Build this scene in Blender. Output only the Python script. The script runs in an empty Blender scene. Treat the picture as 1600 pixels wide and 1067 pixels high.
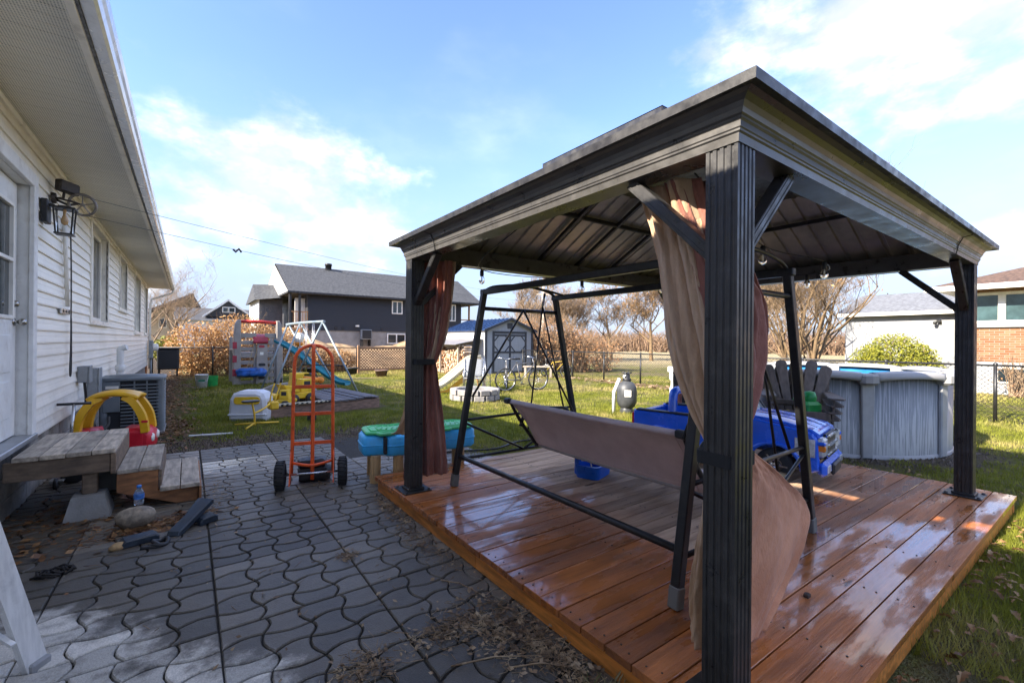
import bpy, math, random
import numpy as np
from mathutils import Matrix, Vector
R = math.radians
random.seed(7); rng = np.random.default_rng(7)
scene = bpy.context.scene
COL = scene.collection

# ------------------------------------------------------------------ camera
cam_d = bpy.data.cameras.new('camera'); cam = bpy.data.objects.new('camera', cam_d); COL.objects.link(cam)
cam_d.sensor_fit = 'HORIZONTAL'; cam_d.sensor_width = 36.0; cam_d.lens = 15.82
cam_d.clip_start = 0.05; cam_d.clip_end = 3000
cam.matrix_world = (Matrix.Translation((0, 0, 1.4)) @ Matrix.Rotation(-0.6241, 4, 'Z')
                    @ Matrix.Rotation(R(90) + 0.0016, 4, 'X') @ Matrix.Rotation(0.0093, 4, 'Z'))
scene.camera = cam
# ------------------------------------------------------------------ sun, sky, exposure
SUN_DIR = Vector((1.0, -0.03, -0.645)).normalized()          # the way the light travels
sun_d = bpy.data.lights.new('sun', 'SUN'); sun = bpy.data.objects.new('sun', sun_d); COL.objects.link(sun)
sun_d.energy = 2.05; sun_d.angle = R(0.53); sun_d.color = (1.0, 0.91, 0.78)
sun.rotation_euler = SUN_DIR.to_track_quat('-Z', 'Y').to_euler()
scene.view_settings.view_transform = 'Standard'; scene.view_settings.look = 'None'
scene.view_settings.exposure = 2.95; scene.view_settings.gamma = 1.0
cy = scene.cycles
cy.max_bounces = 7; cy.diffuse_bounces = 4; cy.glossy_bounces = 3; cy.transmission_bounces = 5; cy.transparent_max_bounces = 6; cy.volume_bounces = 0; cy.volume_step_rate = 3
world = bpy.data.worlds.new('World'); scene.world = world; world.use_nodes = True

class NT:
    """small helper round a node tree"""
    def __init__(s, tree): s.t = tree; s.n = tree.nodes; s.l = tree.links
    def new(s, typ, **kw):
        n = s.n.new(typ)
        for k, v in kw.items(): setattr(n, k, v)
        return n
    def put(s, sock, v):
        if v is None: return
        if isinstance(v, bpy.types.NodeSocket): s.l.new(v, sock)
        else:
            if hasattr(sock, 'default_value'):
                dv = sock.default_value
                if hasattr(dv, '__len__') and not hasattr(v, '__len__'): v = [v] * len(dv)
                if hasattr(dv, '__len__') and len(dv) == 4 and len(v) == 3: v = (*v, 1)
                sock.default_value = v
    def math(s, op, a, b=None, c=None, clamp=False):
        n = s.new('ShaderNodeMath', operation=op); n.use_clamp = clamp
        s.put(n.inputs[0], a); s.put(n.inputs[1], b)
        if c is not None: s.put(n.inputs[2], c)
        return n.outputs[0]
    def vmath(s, op, a, b=None):
        n = s.new('ShaderNodeVectorMath', operation=op); s.put(n.inputs[0], a); s.put(n.inputs[1], b)
        return n.outputs['Value'] if op in ('LENGTH', 'DOT_PRODUCT') else n.outputs[0]
    def mix(s, f, a, b, mode='MIX'):
        n = s.new('ShaderNodeMix', data_type='RGBA', blend_type=mode); n.clamp_factor = True
        s.put(n.inputs[0], f); s.put(n.inputs[6], a); s.put(n.inputs[7], b); return n.outputs[2]
    def noise(s, vec, scale=5, detail=4, rough=.55, dist=0):
        n = s.new('ShaderNodeTexNoise'); s.put(n.inputs['Vector'], vec); n.inputs['Scale'].default_value = scale
        n.inputs['Detail'].default_value = detail; n.inputs['Roughness'].default_value = rough
        n.inputs['Distortion'].default_value = dist; return n.outputs['Fac']
    def step(s, v, a, b, lo=0., hi=1.):
        n = s.new('ShaderNodeMapRange', interpolation_type='SMOOTHSTEP')
        for i, x in enumerate((v, a, b, lo, hi)): s.put(n.inputs[i], x)
        return n.outputs[0]
    def map(s, vec, scale=(1, 1, 1), loc=(0, 0, 0), rot=(0, 0, 0)):
        n = s.new('ShaderNodeMapping'); s.put(n.inputs[0], vec); n.inputs['Scale'].default_value = scale
        n.inputs['Location'].default_value = loc; n.inputs['Rotation'].default_value = rot; return n.outputs[0]
    def sep(s, vec):
        n = s.new('ShaderNodeSeparateXYZ'); s.put(n.inputs[0], vec); return n.outputs

W = NT(world.node_tree); W.n.clear()
sky = W.new('ShaderNodeTexSky', sky_type='NISHITA'); sky.sun_disc = False
sky.sun_elevation = R(32.5); sky.sun_rotation = R(271.7); sky.air_density = 1.0; sky.dust_density = 0.2; sky.ozone_density = 2.5
gen = W.new('ShaderNodeTexCoord').outputs['Generated']
dirv = W.vmath('NORMALIZE', gen)
def lump_dir(az, el): return (math.cos(R(el)) * math.sin(R(az)), math.cos(R(el)) * math.cos(R(az)), math.sin(R(el)))
acc = None
# (compass bearing from +Y, elevation, horizontal and vertical half size as chords): low cumulus banks all round, then added overhead ones
for az, el, hx, hz in ((8, 15.5, .31, .18), (15, 9, .17, .08), (23, 12, .13, .04), (-6, 8, .28, .12), (73, 29, .26, .19), (85, 27, .32, .19),
                       (86, 8, .17, .06), (100, 14, .3, .13), (118, 25, .3, .16), (135, 10, .4, .12), (165, 18, .35, .15), (190, 9, .4, .12),
                       (222, 16, .35, .15), (250, 9, .4, .1), (285, 17, .35, .15), (315, 10, .4, .12), (335, 22, .3, .13),
                       (60, 62, .42, .22), (120, 55, .44, .26), (170, 66, .42, .24), (20, 70, .4, .2), (330, 58, .4, .24), (265, 62, .4, .22), (140, 38, .36, .2), (200, 42, .4, .2), (95, 47, .34, .18)):  # this row: high clouds out of view, added to brighten the shade
    d = W.vmath('SUBTRACT', dirv, lump_dir(az, el))
    d = W.vmath('MULTIPLY', d, (1 / hx, 1 / hx, 1 / hz))
    v = W.math('SUBTRACT', 1.0, W.vmath('LENGTH', d))
    acc = v if acc is None else W.math('SMOOTH_MAX', acc, v, .3)
cn = W.noise(W.map(dirv, (1, 1, 1.7)), 5.5, 9, .58)
cn2 = W.noise(W.map(dirv, (1, 1, 2.2), (3, 1, 2)), 2.2, 5, .5)
val = W.math('ADD', W.math('MULTIPLY', acc, .72), W.math('MULTIPLY', W.math('SUBTRACT', cn, .5), 1.75))
mask = W.step(val, .06, .78, 0, .93)
veil = W.math('MULTIPLY', W.step(cn2, .5, .8), .10)
hz = W.step(W.sep(dirv)[2], .0, .46, .93, 0)          # pale haze near the horizon
mask = W.math('MAXIMUM', mask, veil)
shade = W.step(W.noise(W.map(dirv, (1, 1, 2), (0, 0, .06)), 6.0, 6, .55), .38, .72)
cloud = W.mix(shade, (.86, .90, .98), (2.85, 2.73, 2.52))
skyc = W.mix(1.0, sky.outputs[0], (.335, .335, .42), 'MULTIPLY')
skyc0 = skyc; bg = W.new('ShaderNodeBackground'); skyc = W.mix(hz, skyc, (.54, .64, .84))
W.put(bg.inputs[0], W.mix(mask, skyc, cloud)); bg.inputs[1].default_value = 0.15
wo = W.new('ShaderNodeOutputWorld'); W.l.new(bg.outputs[0], wo.inputs[0])

# ------------------------------------------------------------------ mesh builder
class MB:
    def __init__(s): s.v = []; s.f = []; s.sm = []
    def add(s, vs, fs, smooth=False, M=None):
        n = len(s.v)
        s.v += [tuple(M @ Vector(p)) for p in vs] if M is not None else [tuple(p) for p in vs]
        s.f += [tuple(i + n for i in f) for f in fs]; s.sm += [smooth] * len(fs); return s
    def box(s, x0, x1, y0, y1, z0, z1, b=0.0, M=None):
        if x0 > x1: x0, x1 = x1, x0
        if y0 > y1: y0, y1 = y1, y0
        if z0 > z1: z0, z1 = z1, z0
        b = min(b, .45 * (x1 - x0), .45 * (y1 - y0), .45 * (z1 - z0))
        if b <= 0:
            vs = [(x, y, z) for x in (x0, x1) for y in (y0, y1) for z in (z0, z1)]
            return s.add(vs, [(0, 1, 3, 2), (4, 6, 7, 5), (0, 4, 5, 1), (2, 3, 7, 6), (0, 2, 6, 4), (1, 5, 7, 3)], False, M)
        vs = []; idx = {}
        for i, x in enumerate((x0, x1)):
            for j, y in enumerate((y0, y1)):
                for k, z in enumerate((z0, z1)):
                    xi = x + b * (1 - 2 * i); yi = y + b * (1 - 2 * j); zi = z + b * (1 - 2 * k)
                    for a, p in enumerate(((x, yi, zi), (xi, y, zi), (xi, yi, z))):
                        idx[(i, j, k, a)] = len(vs); vs.append(p)
        fs = []
        q = ((0, 0), (1, 0), (1, 1), (0, 1))
        for i in (0, 1):
            f = [idx[(i, a, b_, 0)] for a, b_ in q]; fs.append(f if i else f[::-1])
            f = [idx[(a, i, b_, 1)] for a, b_ in q]; fs.append(f[::-1] if i else f)
            f = [idx[(a, b_, i, 2)] for a, b_ in q]; fs.append(f if i else f[::-1])
        for i in (0, 1):
            for j in (0, 1):
                e = [idx[(i, j, 0, 0)], idx[(i, j, 0, 1)], idx[(i, j, 1, 1)], idx[(i, j, 1, 0)]]; fs.append(e if (i + j) % 2 == 0 else e[::-1])
                e = [idx[(i, 0, j, 0)], idx[(i, 0, j, 2)], idx[(i, 1, j, 2)], idx[(i, 1, j, 0)]]; fs.append(e[::-1] if (i + j) % 2 == 0 else e)
                e = [idx[(0, i, j, 1)], idx[(0, i, j, 2)], idx[(1, i, j, 2)], idx[(1, i, j, 1)]]; fs.append(e if (i + j) % 2 == 0 else e[::-1])
                for k in (0, 1):
                    t = [idx[(i, j, k, a)] for a in range(3)]; fs.append(t[::-1] if (i + j + k) % 2 == 0 else t)
        return s.add(vs, fs, False, M)
    def bar(s, p0, p1, w, h, b=0.0, up=(0, 0, 1), ext=0.0):
        p0 = Vector(p0); p1 = Vector(p1); d = p1 - p0; L = d.length; d.normalize()
        u = Vector(up)
        if abs(d.dot(u)) > .97: u = Vector((1, 0, 0))
        sx = d.cross(u).normalized(); u = sx.cross(d)
        M = Matrix((sx, d, u)).transposed().to_4x4(); M.translation = p0
        return s.box(-w / 2, w / 2, -ext, L + ext, -h / 2, h / 2, b, M)
    def tube(s, path, r, n=8, closed=False, caps=True, smooth=True):
        P = [Vector(p) for p in path]; m = len(P)
        rs = r if hasattr(r, '__len__') else [r] * m
        vs = []; u = None
        for i in range(m):
            t = (P[(i + 1) % m] - P[i - 1]) if closed else (P[min(i + 1, m - 1)] - P[max(i - 1, 0)])
            if t.length < 1e-9: t = Vector((0, 0, 1))
            t.normalize()
            if u is None: u = t.orthogonal().normalized()
            else:
                u = u - t * u.dot(t)
                u = u.normalized() if u.length > 1e-6 else t.orthogonal().normalized()
            w = t.cross(u)
            for k in range(n):
                a = 2 * math.pi * k / n
                vs.append(P[i] + (u * math.cos(a) + w * math.sin(a)) * rs[i])
        fs = []
        for i in range(m if closed else m - 1):
            j = (i + 1) % m
            for k in range(n):
                k2 = (k + 1) % n; fs.append((i * n + k, i * n + k2, j * n + k2, j * n + k))
        s.add(vs, fs, smooth)
        if caps and not closed:
            o = len(s.v) - len(vs)
            s.f += [tuple(o + k for k in range(n))[::-1], tuple(o + (m - 1) * n + k for k in range(n))]; s.sm += [False, False]
        return s
    def lathe(s, prof, n=24, M=None, smooth=True, a0=0, a1=2 * math.pi):
        full = abs(a1 - a0) > 6.28; m = n if full else n + 1
        vs = [(r * math.cos(a0 + (a1 - a0) * k / n), r * math.sin(a0 + (a1 - a0) * k / n), z) for r, z in prof for k in range(m)]
        fs = []
        for i in range(len(prof) - 1):
            for k in range(n):
                k2 = (k + 1) % m; fs.append((i * m + k, i * m + k2, (i + 1) * m + k2, (i + 1) * m + k))
        return s.add(vs, fs, smooth, M)
    def prism(s, poly, h0, h1, M=None, smooth=False, b=0.0):
        """polygon in local xy pulled along z from h0 to h1, optional chamfer b on both rims"""
        n = len(poly)
        if b <= 0:
            vs = [(x, y, h0) for x, y in poly] + [(x, y, h1) for x, y in poly]
            fs = [tuple(range(n))[::-1], tuple(range(n, 2 * n))]
            s.add(vs, fs, False, M); o = len(s.v) - 2 * n
            s.f += [(o + i, o + (i + 1) % n, o + n + (i + 1) % n, o + n + i) for i in range(n)]; s.sm += [smooth] * n
            return s
        ins = inset(poly, b)
        rings = [(ins, h0), (poly, h0 + b), (poly, h1 - b), (ins, h1)]
        vs = [(x, y, h) for P, h in rings for x, y in P]
        o = len(s.v); s.add(vs, [tuple(range(n))[::-1], tuple(range(3 * n, 4 * n))], False, M)
        for k in range(3):
            s.f += [(o + k * n + i, o + k * n + (i + 1) % n, o + (k + 1) * n + (i + 1) % n, o + (k + 1) * n + i) for i in range(n)]; s.sm += [smooth] * n
        return s
    def grid(s, fn, nu, nv, smooth=True, thick=0.0):
        P = [[Vector(fn(i / nu, j / nv)) for j in range(nv + 1)] for i in range(nu + 1)]
        vs = [p for row in P for p in row]; m = nv + 1
        fs = [(i * m + j, (i + 1) * m + j, (i + 1) * m + j + 1, i * m + j + 1) for i in range(nu) for j in range(nv)]
        if thick:
            N = []
            for i in range(nu + 1):
                for j in range(nv + 1):
                    a = P[min(i + 1, nu)][j] - P[max(i - 1, 0)][j]; b = P[i][min(j + 1, nv)] - P[i][max(j - 1, 0)]
                    c = a.cross(b); N.append(c.normalized() if c.length > 1e-9 else Vector((0, 0, 1)))
            k = len(vs); vs2 = [vs[i] - N[i] * thick for i in range(k)]
            fs2 = [tuple(a + k for a in f[::-1]) for f in fs]
            rim = [i * m for i in range(nu + 1)] + [nu * m + j for j in range(1, m)] + [i * m + nv for i in range(nu - 1, -1, -1)] + [j for j in range(nv - 1, 0, -1)]
            side = [(rim[(i + 1) % len(rim)], rim[i], rim[i] + k, rim[(i + 1) % len(rim)] + k) for i in range(len(rim))]
            return s.add(vs + vs2, fs + fs2 + side, smooth)
        return s.add(vs, fs, smooth)
    def mesh(s, name, mat):
        me = bpy.data.meshes.new(name); me.from_pydata(s.v, [], s.f)
        me.polygons.foreach_set('use_smooth', s.sm); me.update()
        if mat is not None: me.materials.append(mat)
        return me
    def build(s, name, mat, parent=None): return obj(name, s.mesh(name, mat), parent)
def inset(poly, b):
    n = len(poly); out = []
    area = sum(poly[i][0] * poly[(i + 1) % n][1] - poly[(i + 1) % n][0] * poly[i][1] for i in range(n)); sg = 1 if area > 0 else -1
    for i in range(n):
        p = Vector(poly[i - 1]); q = Vector(poly[i]); r = Vector(poly[(i + 1) % n])
        d1 = (q - p).normalized(); d2 = (r - q).normalized()
        n1 = Vector((-d1.y, d1.x)) * sg; n2 = Vector((-d2.y, d2.x)) * sg
        m = n1 + n2; m = m / max(.35, m.dot(m) / 2) if m.length > 1e-6 else n1
        out.append((q.x + m.x * b, q.y + m.y * b))
    return out
def obj(name, me, parent=None, loc=None, rz=0):
    o = bpy.data.objects.new(name, me); COL.objects.link(o)
    if parent is not None: o.parent = parent
    if loc is not None: o.location = loc
    if rz: o.rotation_euler = (0, 0, rz)
    return o
def tag(o, label=None, cat=None, group=None, kind=None):
    for k, v in (('label', label), ('category', cat), ('group', group), ('kind', kind)):
        if v: o[k] = v
    return o
def thing(name, label, cat, loc=(0, 0, 0), rz=0, group=None):
    return tag(obj(name, None, None, loc, rz), label, cat, group)
def copy_tree(o, parent=None):
    c_ = o.copy(); COL.objects.link(c_); c_.parent = parent
    for ch in list(o.children): copy_tree(ch, c_)
    return c_
def rrect(w, h, r, n=4, cx=0, cy=0):
    out = []
    for sx, sy, a0 in ((1, 1, 0), (-1, 1, 90), (-1, -1, 180), (1, -1, 270)):
        for k in range(n + 1):
            a = R(a0 + 90 * k / n); out.append((cx + sx * (w / 2 - r) + r * math.cos(a), cy + sy * (h / 2 - r) + r * math.sin(a)))
    return out
def circ(r, n=20, cx=0, cy=0): return [(cx + r * math.cos(2 * math.pi * k / n), cy + r * math.sin(2 * math.pi * k / n)) for k in range(n)]
def frame(o, x, y):
    """matrix with local x, y axes given (z = x cross y) and origin o"""
    x = Vector(x).normalized(); y = Vector(y).normalized(); z = x.cross(y)
    M = Matrix((x, y, z)).transposed().to_4x4(); M.translation = Vector(o); return M
def smoothpath(P, k=6):
    P = [Vector(p) for p in P]; out = []
    for i in range(len(P) - 1):
        a = P[max(i - 1, 0)]; b = P[i]; c_ = P[i + 1]; d = P[min(i + 2, len(P) - 1)]
        for t in range(k):
            u = t / k
            out.append(.5 * ((2 * b) + (c_ - a) * u + (2 * a - 5 * b + 4 * c_ - d) * u * u + (3 * b - a - 3 * c_ + d) * u ** 3))
    out.append(P[-1]); return out

# ------------------------------------------------------------------ materials
MATS = {}
def newmat(name):
    m = bpy.data.materials.new(name); m.use_nodes = True; t = NT(m.node_tree); t.n.clear()
    b = t.new('ShaderNodeBsdfPrincipled'); o = t.new('ShaderNodeOutputMaterial'); t.l.new(b.outputs[0], o.inputs[0])
    MATS[name] = m; return m, t, b
def bump(t, b, h, strength=.3, dist=.01):
    n = t.new('ShaderNodeBump'); n.inputs['Strength'].default_value = strength; n.inputs['Distance'].default_value = dist
    t.put(n.inputs['Height'], h); t.l.new(n.outputs[0], b.inputs['Normal'])
def mat(name, col, rough=.5, metal=0., var=.15, scale=6, bmp=0., bscale=60, rnd=0., stretch=(1, 1, 1), dirt=0., dcol=(.06, .045, .03), dscale=3, spec=.5, rvar=.1, trans=0., coat=0.):
    m, t, b = newmat(name)
    co = t.new('ShaderNodeTexCoord').outputs['Object']
    v = t.map(co, stretch) if stretch != (1, 1, 1) else co
    n1 = t.noise(v, scale, 5, .6)
    lo = tuple(x * (1 - var) for x in col); hi = tuple(min(1, x * (1 + var)) for x in col)
    c_ = t.mix(t.step(n1, .3, .7), lo, hi)
    if rnd:
        rn = t.new('ShaderNodeObjectInfo').outputs['Random']
        c_ = t.mix(1.0, c_, t.mix(rn, (1 - rnd,) * 3, (1 + rnd, 1 + rnd * .9, 1 + rnd * .8)), 'MULTIPLY')
    if dirt:
        dn = t.noise(co, dscale, 7, .68)
        c_ = t.mix(t.math('MULTIPLY', t.step(dn, .48, .72), dirt), c_, dcol)
    t.put(b.inputs['Base Color'], c_)
    t.put(b.inputs['Roughness'], t.step(n1, .25, .75, max(.02, rough - rvar), min(1, rough + rvar)))
    b.inputs['Metallic'].default_value = metal; b.inputs['Specular IOR Level'].default_value = spec
    if coat: b.inputs['Coat Weight'].default_value = coat; b.inputs['Coat Roughness'].default_value = .08
    if trans: b.inputs['Transmission Weight'].default_value = trans
    if bmp: bump(t, b, t.noise(v, bscale, 4, .6), bmp)
    return m
def glassmat(name, col=(.02, .03, .035), rough=.03):
    m = mat(name, col, rough, 0, .3, 1.5, rvar=.02, spec=.8); return m
def leafmat(name, cols, scale=9, trans=.25, rough=.65):
    m, t, b = newmat(name)
    pos = t.new('ShaderNodeNewGeometry').outputs['Position']
    n1 = t.noise(pos, scale, 3, .6); n2 = t.new('ShaderNodeTexWhiteNoise'); n2.noise_dimensions = '3D'
    t.put(n2.inputs['Vector'], t.vmath('SNAP', pos, (.07, .07, .07)))
    f = t.math('ADD', t.math('MULTIPLY', n1, .6), t.math('MULTIPLY', n2.outputs['Value'], .45))
    r = t.new('ShaderNodeValToRGB'); e = r.color_ramp.elements
    e[0].position = .25; e[0].color = (*cols[0], 1); e[1].position = .8; e[1].color = (*cols[-1], 1)
    for i, cc in enumerate(cols[1:-1]): x = e.new(.25 + .55 * (i + 1) / (len(cols) - 1)); x.color = (*cc, 1)
    t.put(r.inputs[0], f); t.put(b.inputs['Base Color'], r.outputs[0]); b.inputs['Roughness'].default_value = rough
    tr = t.new('ShaderNodeBsdfTranslucent'); t.l.new(r.outputs[0], tr.inputs[0])
    mx = t.new('ShaderNodeMixShader'); mx.inputs[0].default_value = trans
    out = [n for n in t.n if n.type == 'OUTPUT_MATERIAL'][0]
    t.l.new(b.outputs[0], mx.inputs[1]); t.l.new(tr.outputs[0], mx.inputs[2]); t.l.new(mx.outputs[0], out.inputs[0])
    return m
WHITE = mat('white_vinyl', (.86, .82, .73), .45, 0, .05, 3, dirt=.35, dcol=(.33, .31, .26), dscale=2.5)
TRIM = mat('white_trim', (.86, .82, .72), .4, 0, .06, 4, dirt=.5, dcol=(.25, .22, .18), dscale=5)
BLACKM = mat('black_metal', (.016, .015, .014), .42, .0, .25, 20, bmp=.05, bscale=200, dirt=.25, dcol=(.05, .05, .05), dscale=30)
BLACKP = mat('black_plastic', (.018, .018, .02), .5, 0, .2, 12)
RUBBER = mat('black_rubber', (.015, .015, .016), .75, 0, .3, 25, bmp=.2, bscale=80, dirt=.4, dcol=(.06, .055, .05), dscale=12)
STEEL = mat('steel', (.55, .56, .57), .3, 1, .1, 10)
GLASS = glassmat('dark_window_glass')
GREYWOOD = mat('weathered_wood', (.40, .34, .265), .75, 0, .35, 3.5, .25, 60, rnd=.22, stretch=(9, 1.2, 9), dirt=.55, dcol=(.075, .062, .05), dscale=6)
CONC = mat('concrete', (.27, .265, .25), .85, 0, .2, 8, .35, 70, dirt=.5, dcol=(.12, .11, .095), dscale=4)
# ------------------------------------------------------------------ ground
def lawn_nodes(t, blades=False):
    pos = t.new('ShaderNodeNewGeometry').outputs['Position']
    x, y, z = t.sep(pos)
    n = t.noise(pos, .55, 6, .62); n2 = t.noise(pos, 3.2, 6, .65); n3 = t.noise(pos, 38, 3, .7)
    green = t.mix(t.step(n2, .3, .7), (.095, .112, .015), (.225, .24, .036))
    straw = t.mix(n3, (.26, .21, .085), (.46, .385, .19))
    f = t.math('ADD', t.math('MULTIPLY', n, .75), t.math('MULTIPLY', n2, .45))
    far = t.step(t.math('ADD', t.math('MULTIPLY', x, .55), t.math('MULTIPLY', y, .5)), 6, 14, 0, .10)
    c_ = t.mix(t.math('MULTIPLY', t.step(t.math('ADD', f, far), .60, .80), .85), green, straw)
    return pos, x, y, n, n2, n3, c_
m, t, b = newmat('lawn')
pos, x, y, n, n2, n3, c_ = lawn_nodes(t)
soil = t.mix(t.step(n3, .3, .7), (.07, .052, .040), (.17, .135, .10))
bare = t.step(t.math('ADD', n2, t.math('MULTIPLY', n, .5)), .62, .88, 0, .75)
# bare soil along the patio, along the house wall and round the pool
e1 = t.math('MULTIPLY', t.step(t.math('ADD', y, t.math('MULTIPLY', n2, 1.6)), 8.3, 7.5), t.step(t.math('ADD', x, n2), 3.6, 2.4))
e2 = t.step(t.math('ADD', x, t.math('MULTIPLY', n2, 1.1)), .50, .12)
dp = t.vmath('LENGTH', t.vmath('SUBTRACT', t.map(pos, (1, 1, 0)), (8.1, 3.1, 0)))
e3 = t.math('MULTIPLY', t.step(t.math('ADD', dp, t.math('MULTIPLY', n2, 1.0)), 3.0, 2.4), .9)
bare = t.math('MAXIMUM', bare, t.math('MAXIMUM', t.math('MAXIMUM', e1, e2), e3))
field = t.step(t.math('ADD', t.math('MULTIPLY', x, .8), t.math('MULTIPLY', y, .6)), 25, 36)
c_ = t.mix(bare, c_, soil); c_ = t.mix(field, c_, t.mix(n2, (.34, .27, .14), (.48, .4, .25)))
t.put(b.inputs['Base Color'], c_); b.inputs['Roughness'].default_value = .9; b.inputs['Specular IOR Level'].default_value = .08
bump(t, b, t.math('ADD', t.math('MULTIPLY', n3, 1.6), t.math('ADD', t.math('MULTIPLY', n2, 1.5), t.noise(pos, 14, 5, .7))), 1.0, .05)
gx = sorted(set([-900, -300, -100, -40] + [i * 1.0 for i in range(-6, 31)] + [45, 70, 110, 200, 500, 1200]))
gy = sorted(set([-900, -300, -100, -30] + [i * 1.0 for i in range(-8, 31)] + [45, 70, 110, 200, 500, 1200]))
gb = MB()
def gh(X, Y):
    d = max(0, min(1, (math.hypot(X - 3, Y - 3) - 5) / 6))
    return -.012 + d * .05 * (math.sin(X * .7 + Y * .3) * math.sin(Y * .55 - X * .2)) * (1 if math.hypot(X, Y) < 40 else 0)
gv = [(X, Y, gh(X, Y)) for X in gx for Y in gy]; ny = len(gy)
gb.add(gv, [(i * ny + j, (i + 1) * ny + j, (i + 1) * ny + j + 1, i * ny + j + 1) for i in range(len(gx) - 1) for j in range(ny - 1)], True)
tag(gb.build('ground', m), 'lawn of short green grass with bare soil patches behind the houses', kind='structure')

# grass blades: one uncountable mass
mg, t, b = newmat('grass_blades')
pos, x, y, n, n2, n3, c_ = lawn_nodes(t, True)
c_ = t.mix(1.0, c_, t.mix(t.noise(pos, 90, 1, .5), (.75, .75, .7), (1.9, 1.8, 1.5)), 'MULTIPLY')
t.put(b.inputs['Base Color'], c_); b.inputs['Roughness'].default_value = .6; b.inputs['Specular IOR Level'].default_value = .2
tr = t.new('ShaderNodeBsdfTranslucent'); t.l.new(c_, tr.inputs[0]); mx = t.new('ShaderNodeMixShader'); mx.inputs[0].default_value = .3
out = [q for q in t.n if q.type == 'OUTPUT_MATERIAL'][0]
t.l.new(b.outputs[0], mx.inputs[1]); t.l.new(tr.outputs[0], mx.inputs[2]); t.l.new(mx.outputs[0], out.inputs[0])
def vnoise(x, y, seed=0):
    r = np.random.default_rng(seed); a = np.zeros_like(x)
    for k in range(10):
        f = .5 + 2.2 * r.random(); th = r.random() * 6.28; ph = r.random() * 6.28
        a += np.sin((x * math.cos(th) + y * math.sin(th)) * f + ph)
    return a / 10 ** .5
def on_lawn(x, y):
    k = (x > .08 + .2 * vnoise(x * 3, y * 3, 5)) | (y < .4)
    k &= ~((x > 1.3) & (x < 5.75) & (y > .60) & (y < 4.2))              # deck
    k &= ~((x > -2) & (x < 2.7) & (y > .3) & (y < 7.6 + .3 * vnoise(x * 4, y * 4, 6) - .25 * np.maximum(0, x - .6)))  # patio and its soil edge
    k &= ~((x < 1.42) & (y < .45) & (y > -9))
    k &= np.hypot(x - 8.1, y - 3.1) > 1.95 + .25 * vnoise(x * 5, y * 5, 8)
    k &= ~((x > 1.25) & (x < 3.5) & (y > 8.9) & (y < 11.5) & (x - 1.2 < 2.4))
    k &= ~((x > 9.2) & (x < 13.2) & (y > 16.4))
    k &= np.hypot(x - 5.7, y - 9.45) > .62
    return k & (x < 19.5) & (y < 21.5)
def blades(regs):
    V = []; 
    for (x0, x1, y0, y1, dens, h, w) in regs:
        N = int((x1 - x0) * (y1 - y0) * dens); x = rng.uniform(x0, x1, N); y = rng.uniform(y0, y1, N)
        k = on_lawn(x, y) & (vnoise(x * 2.3, y * 2.3, 3) + .8 * rng.standard_normal(N) > -1.15); x = x[k]; y = y[k]; N = len(x)
        a = rng.uniform(0, 6.28, N); hh = h * rng.uniform(.5, 1.35, N) * (1 + .3 * vnoise(x * 1.7, y * 1.7, 11)); le = rng.uniform(.15, .9, N) * hh; la = rng.uniform(0, 6.28, N)
        ww = w * rng.uniform(.7, 1.3, N) / 2
        p0 = np.stack([x - ww * np.cos(a), y - ww * np.sin(a), np.full(N, -.015)], 1); p1 = np.stack([x + ww * np.cos(a), y + ww * np.sin(a), np.full(N, -.015)], 1)
        p2 = np.stack([x + le * np.cos(la), y + le * np.sin(la), hh], 1)
        V.append(np.stack([p0, p1, p2], 1).reshape(-1, 3))
    V = np.concatenate(V); n_ = len(V) // 3
    me = bpy.data.meshes.new('grass'); me.vertices.add(len(V)); me.vertices.foreach_set('co', V.astype(np.float32).ravel())
    me.loops.add(len(V)); me.loops.foreach_set('vertex_index', np.arange(len(V), dtype=np.int32))
    me.polygons.add(n_); me.polygons.foreach_set('loop_start', np.arange(0, len(V), 3, dtype=np.int32)); me.update(calc_edges=True); me.validate()
    me.materials.append(mg); return obj('grass', me)
tag(blades([(1.42, 7, -1.6, .60, 5600, .05, .005), (5.7, 12, -1, 7, 1500, .04, .008), (-.3, 9, 4.1, 12, 1300, .045, .010), (-.3, 14, 12, 21.5, 480, .055, .018),
            (9, 16, 4, 12, 520, .05, .016), (12, 19.5, -1, 8, 320, .055, .02), (3, 7, -4, -1.6, 600, .05, .01)]),
    'short green and straw coloured grass of the lawn', 'grass', kind='stuff')

# ------------------------------------------------------------------ paved patio of dog-bone pavers in square slabs
m, t, b = newmat('paver_stone')
pos = t.new('ShaderNodeNewGeometry').outputs['Position']; px_, py_, _ = t.sep(pos)
n = t.noise(pos, 1.3, 6, .62); n3 = t.noise(pos, 160, 2, .6); n4 = t.noise(pos, 9, 5, .7)
wl = t.math('ADD', t.math('MULTIPLY', t.math('SUBTRACT', n, .5), 2.6), t.math('MULTIPLY', t.math('SUBTRACT', n4, .5), 1.0))
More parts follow.
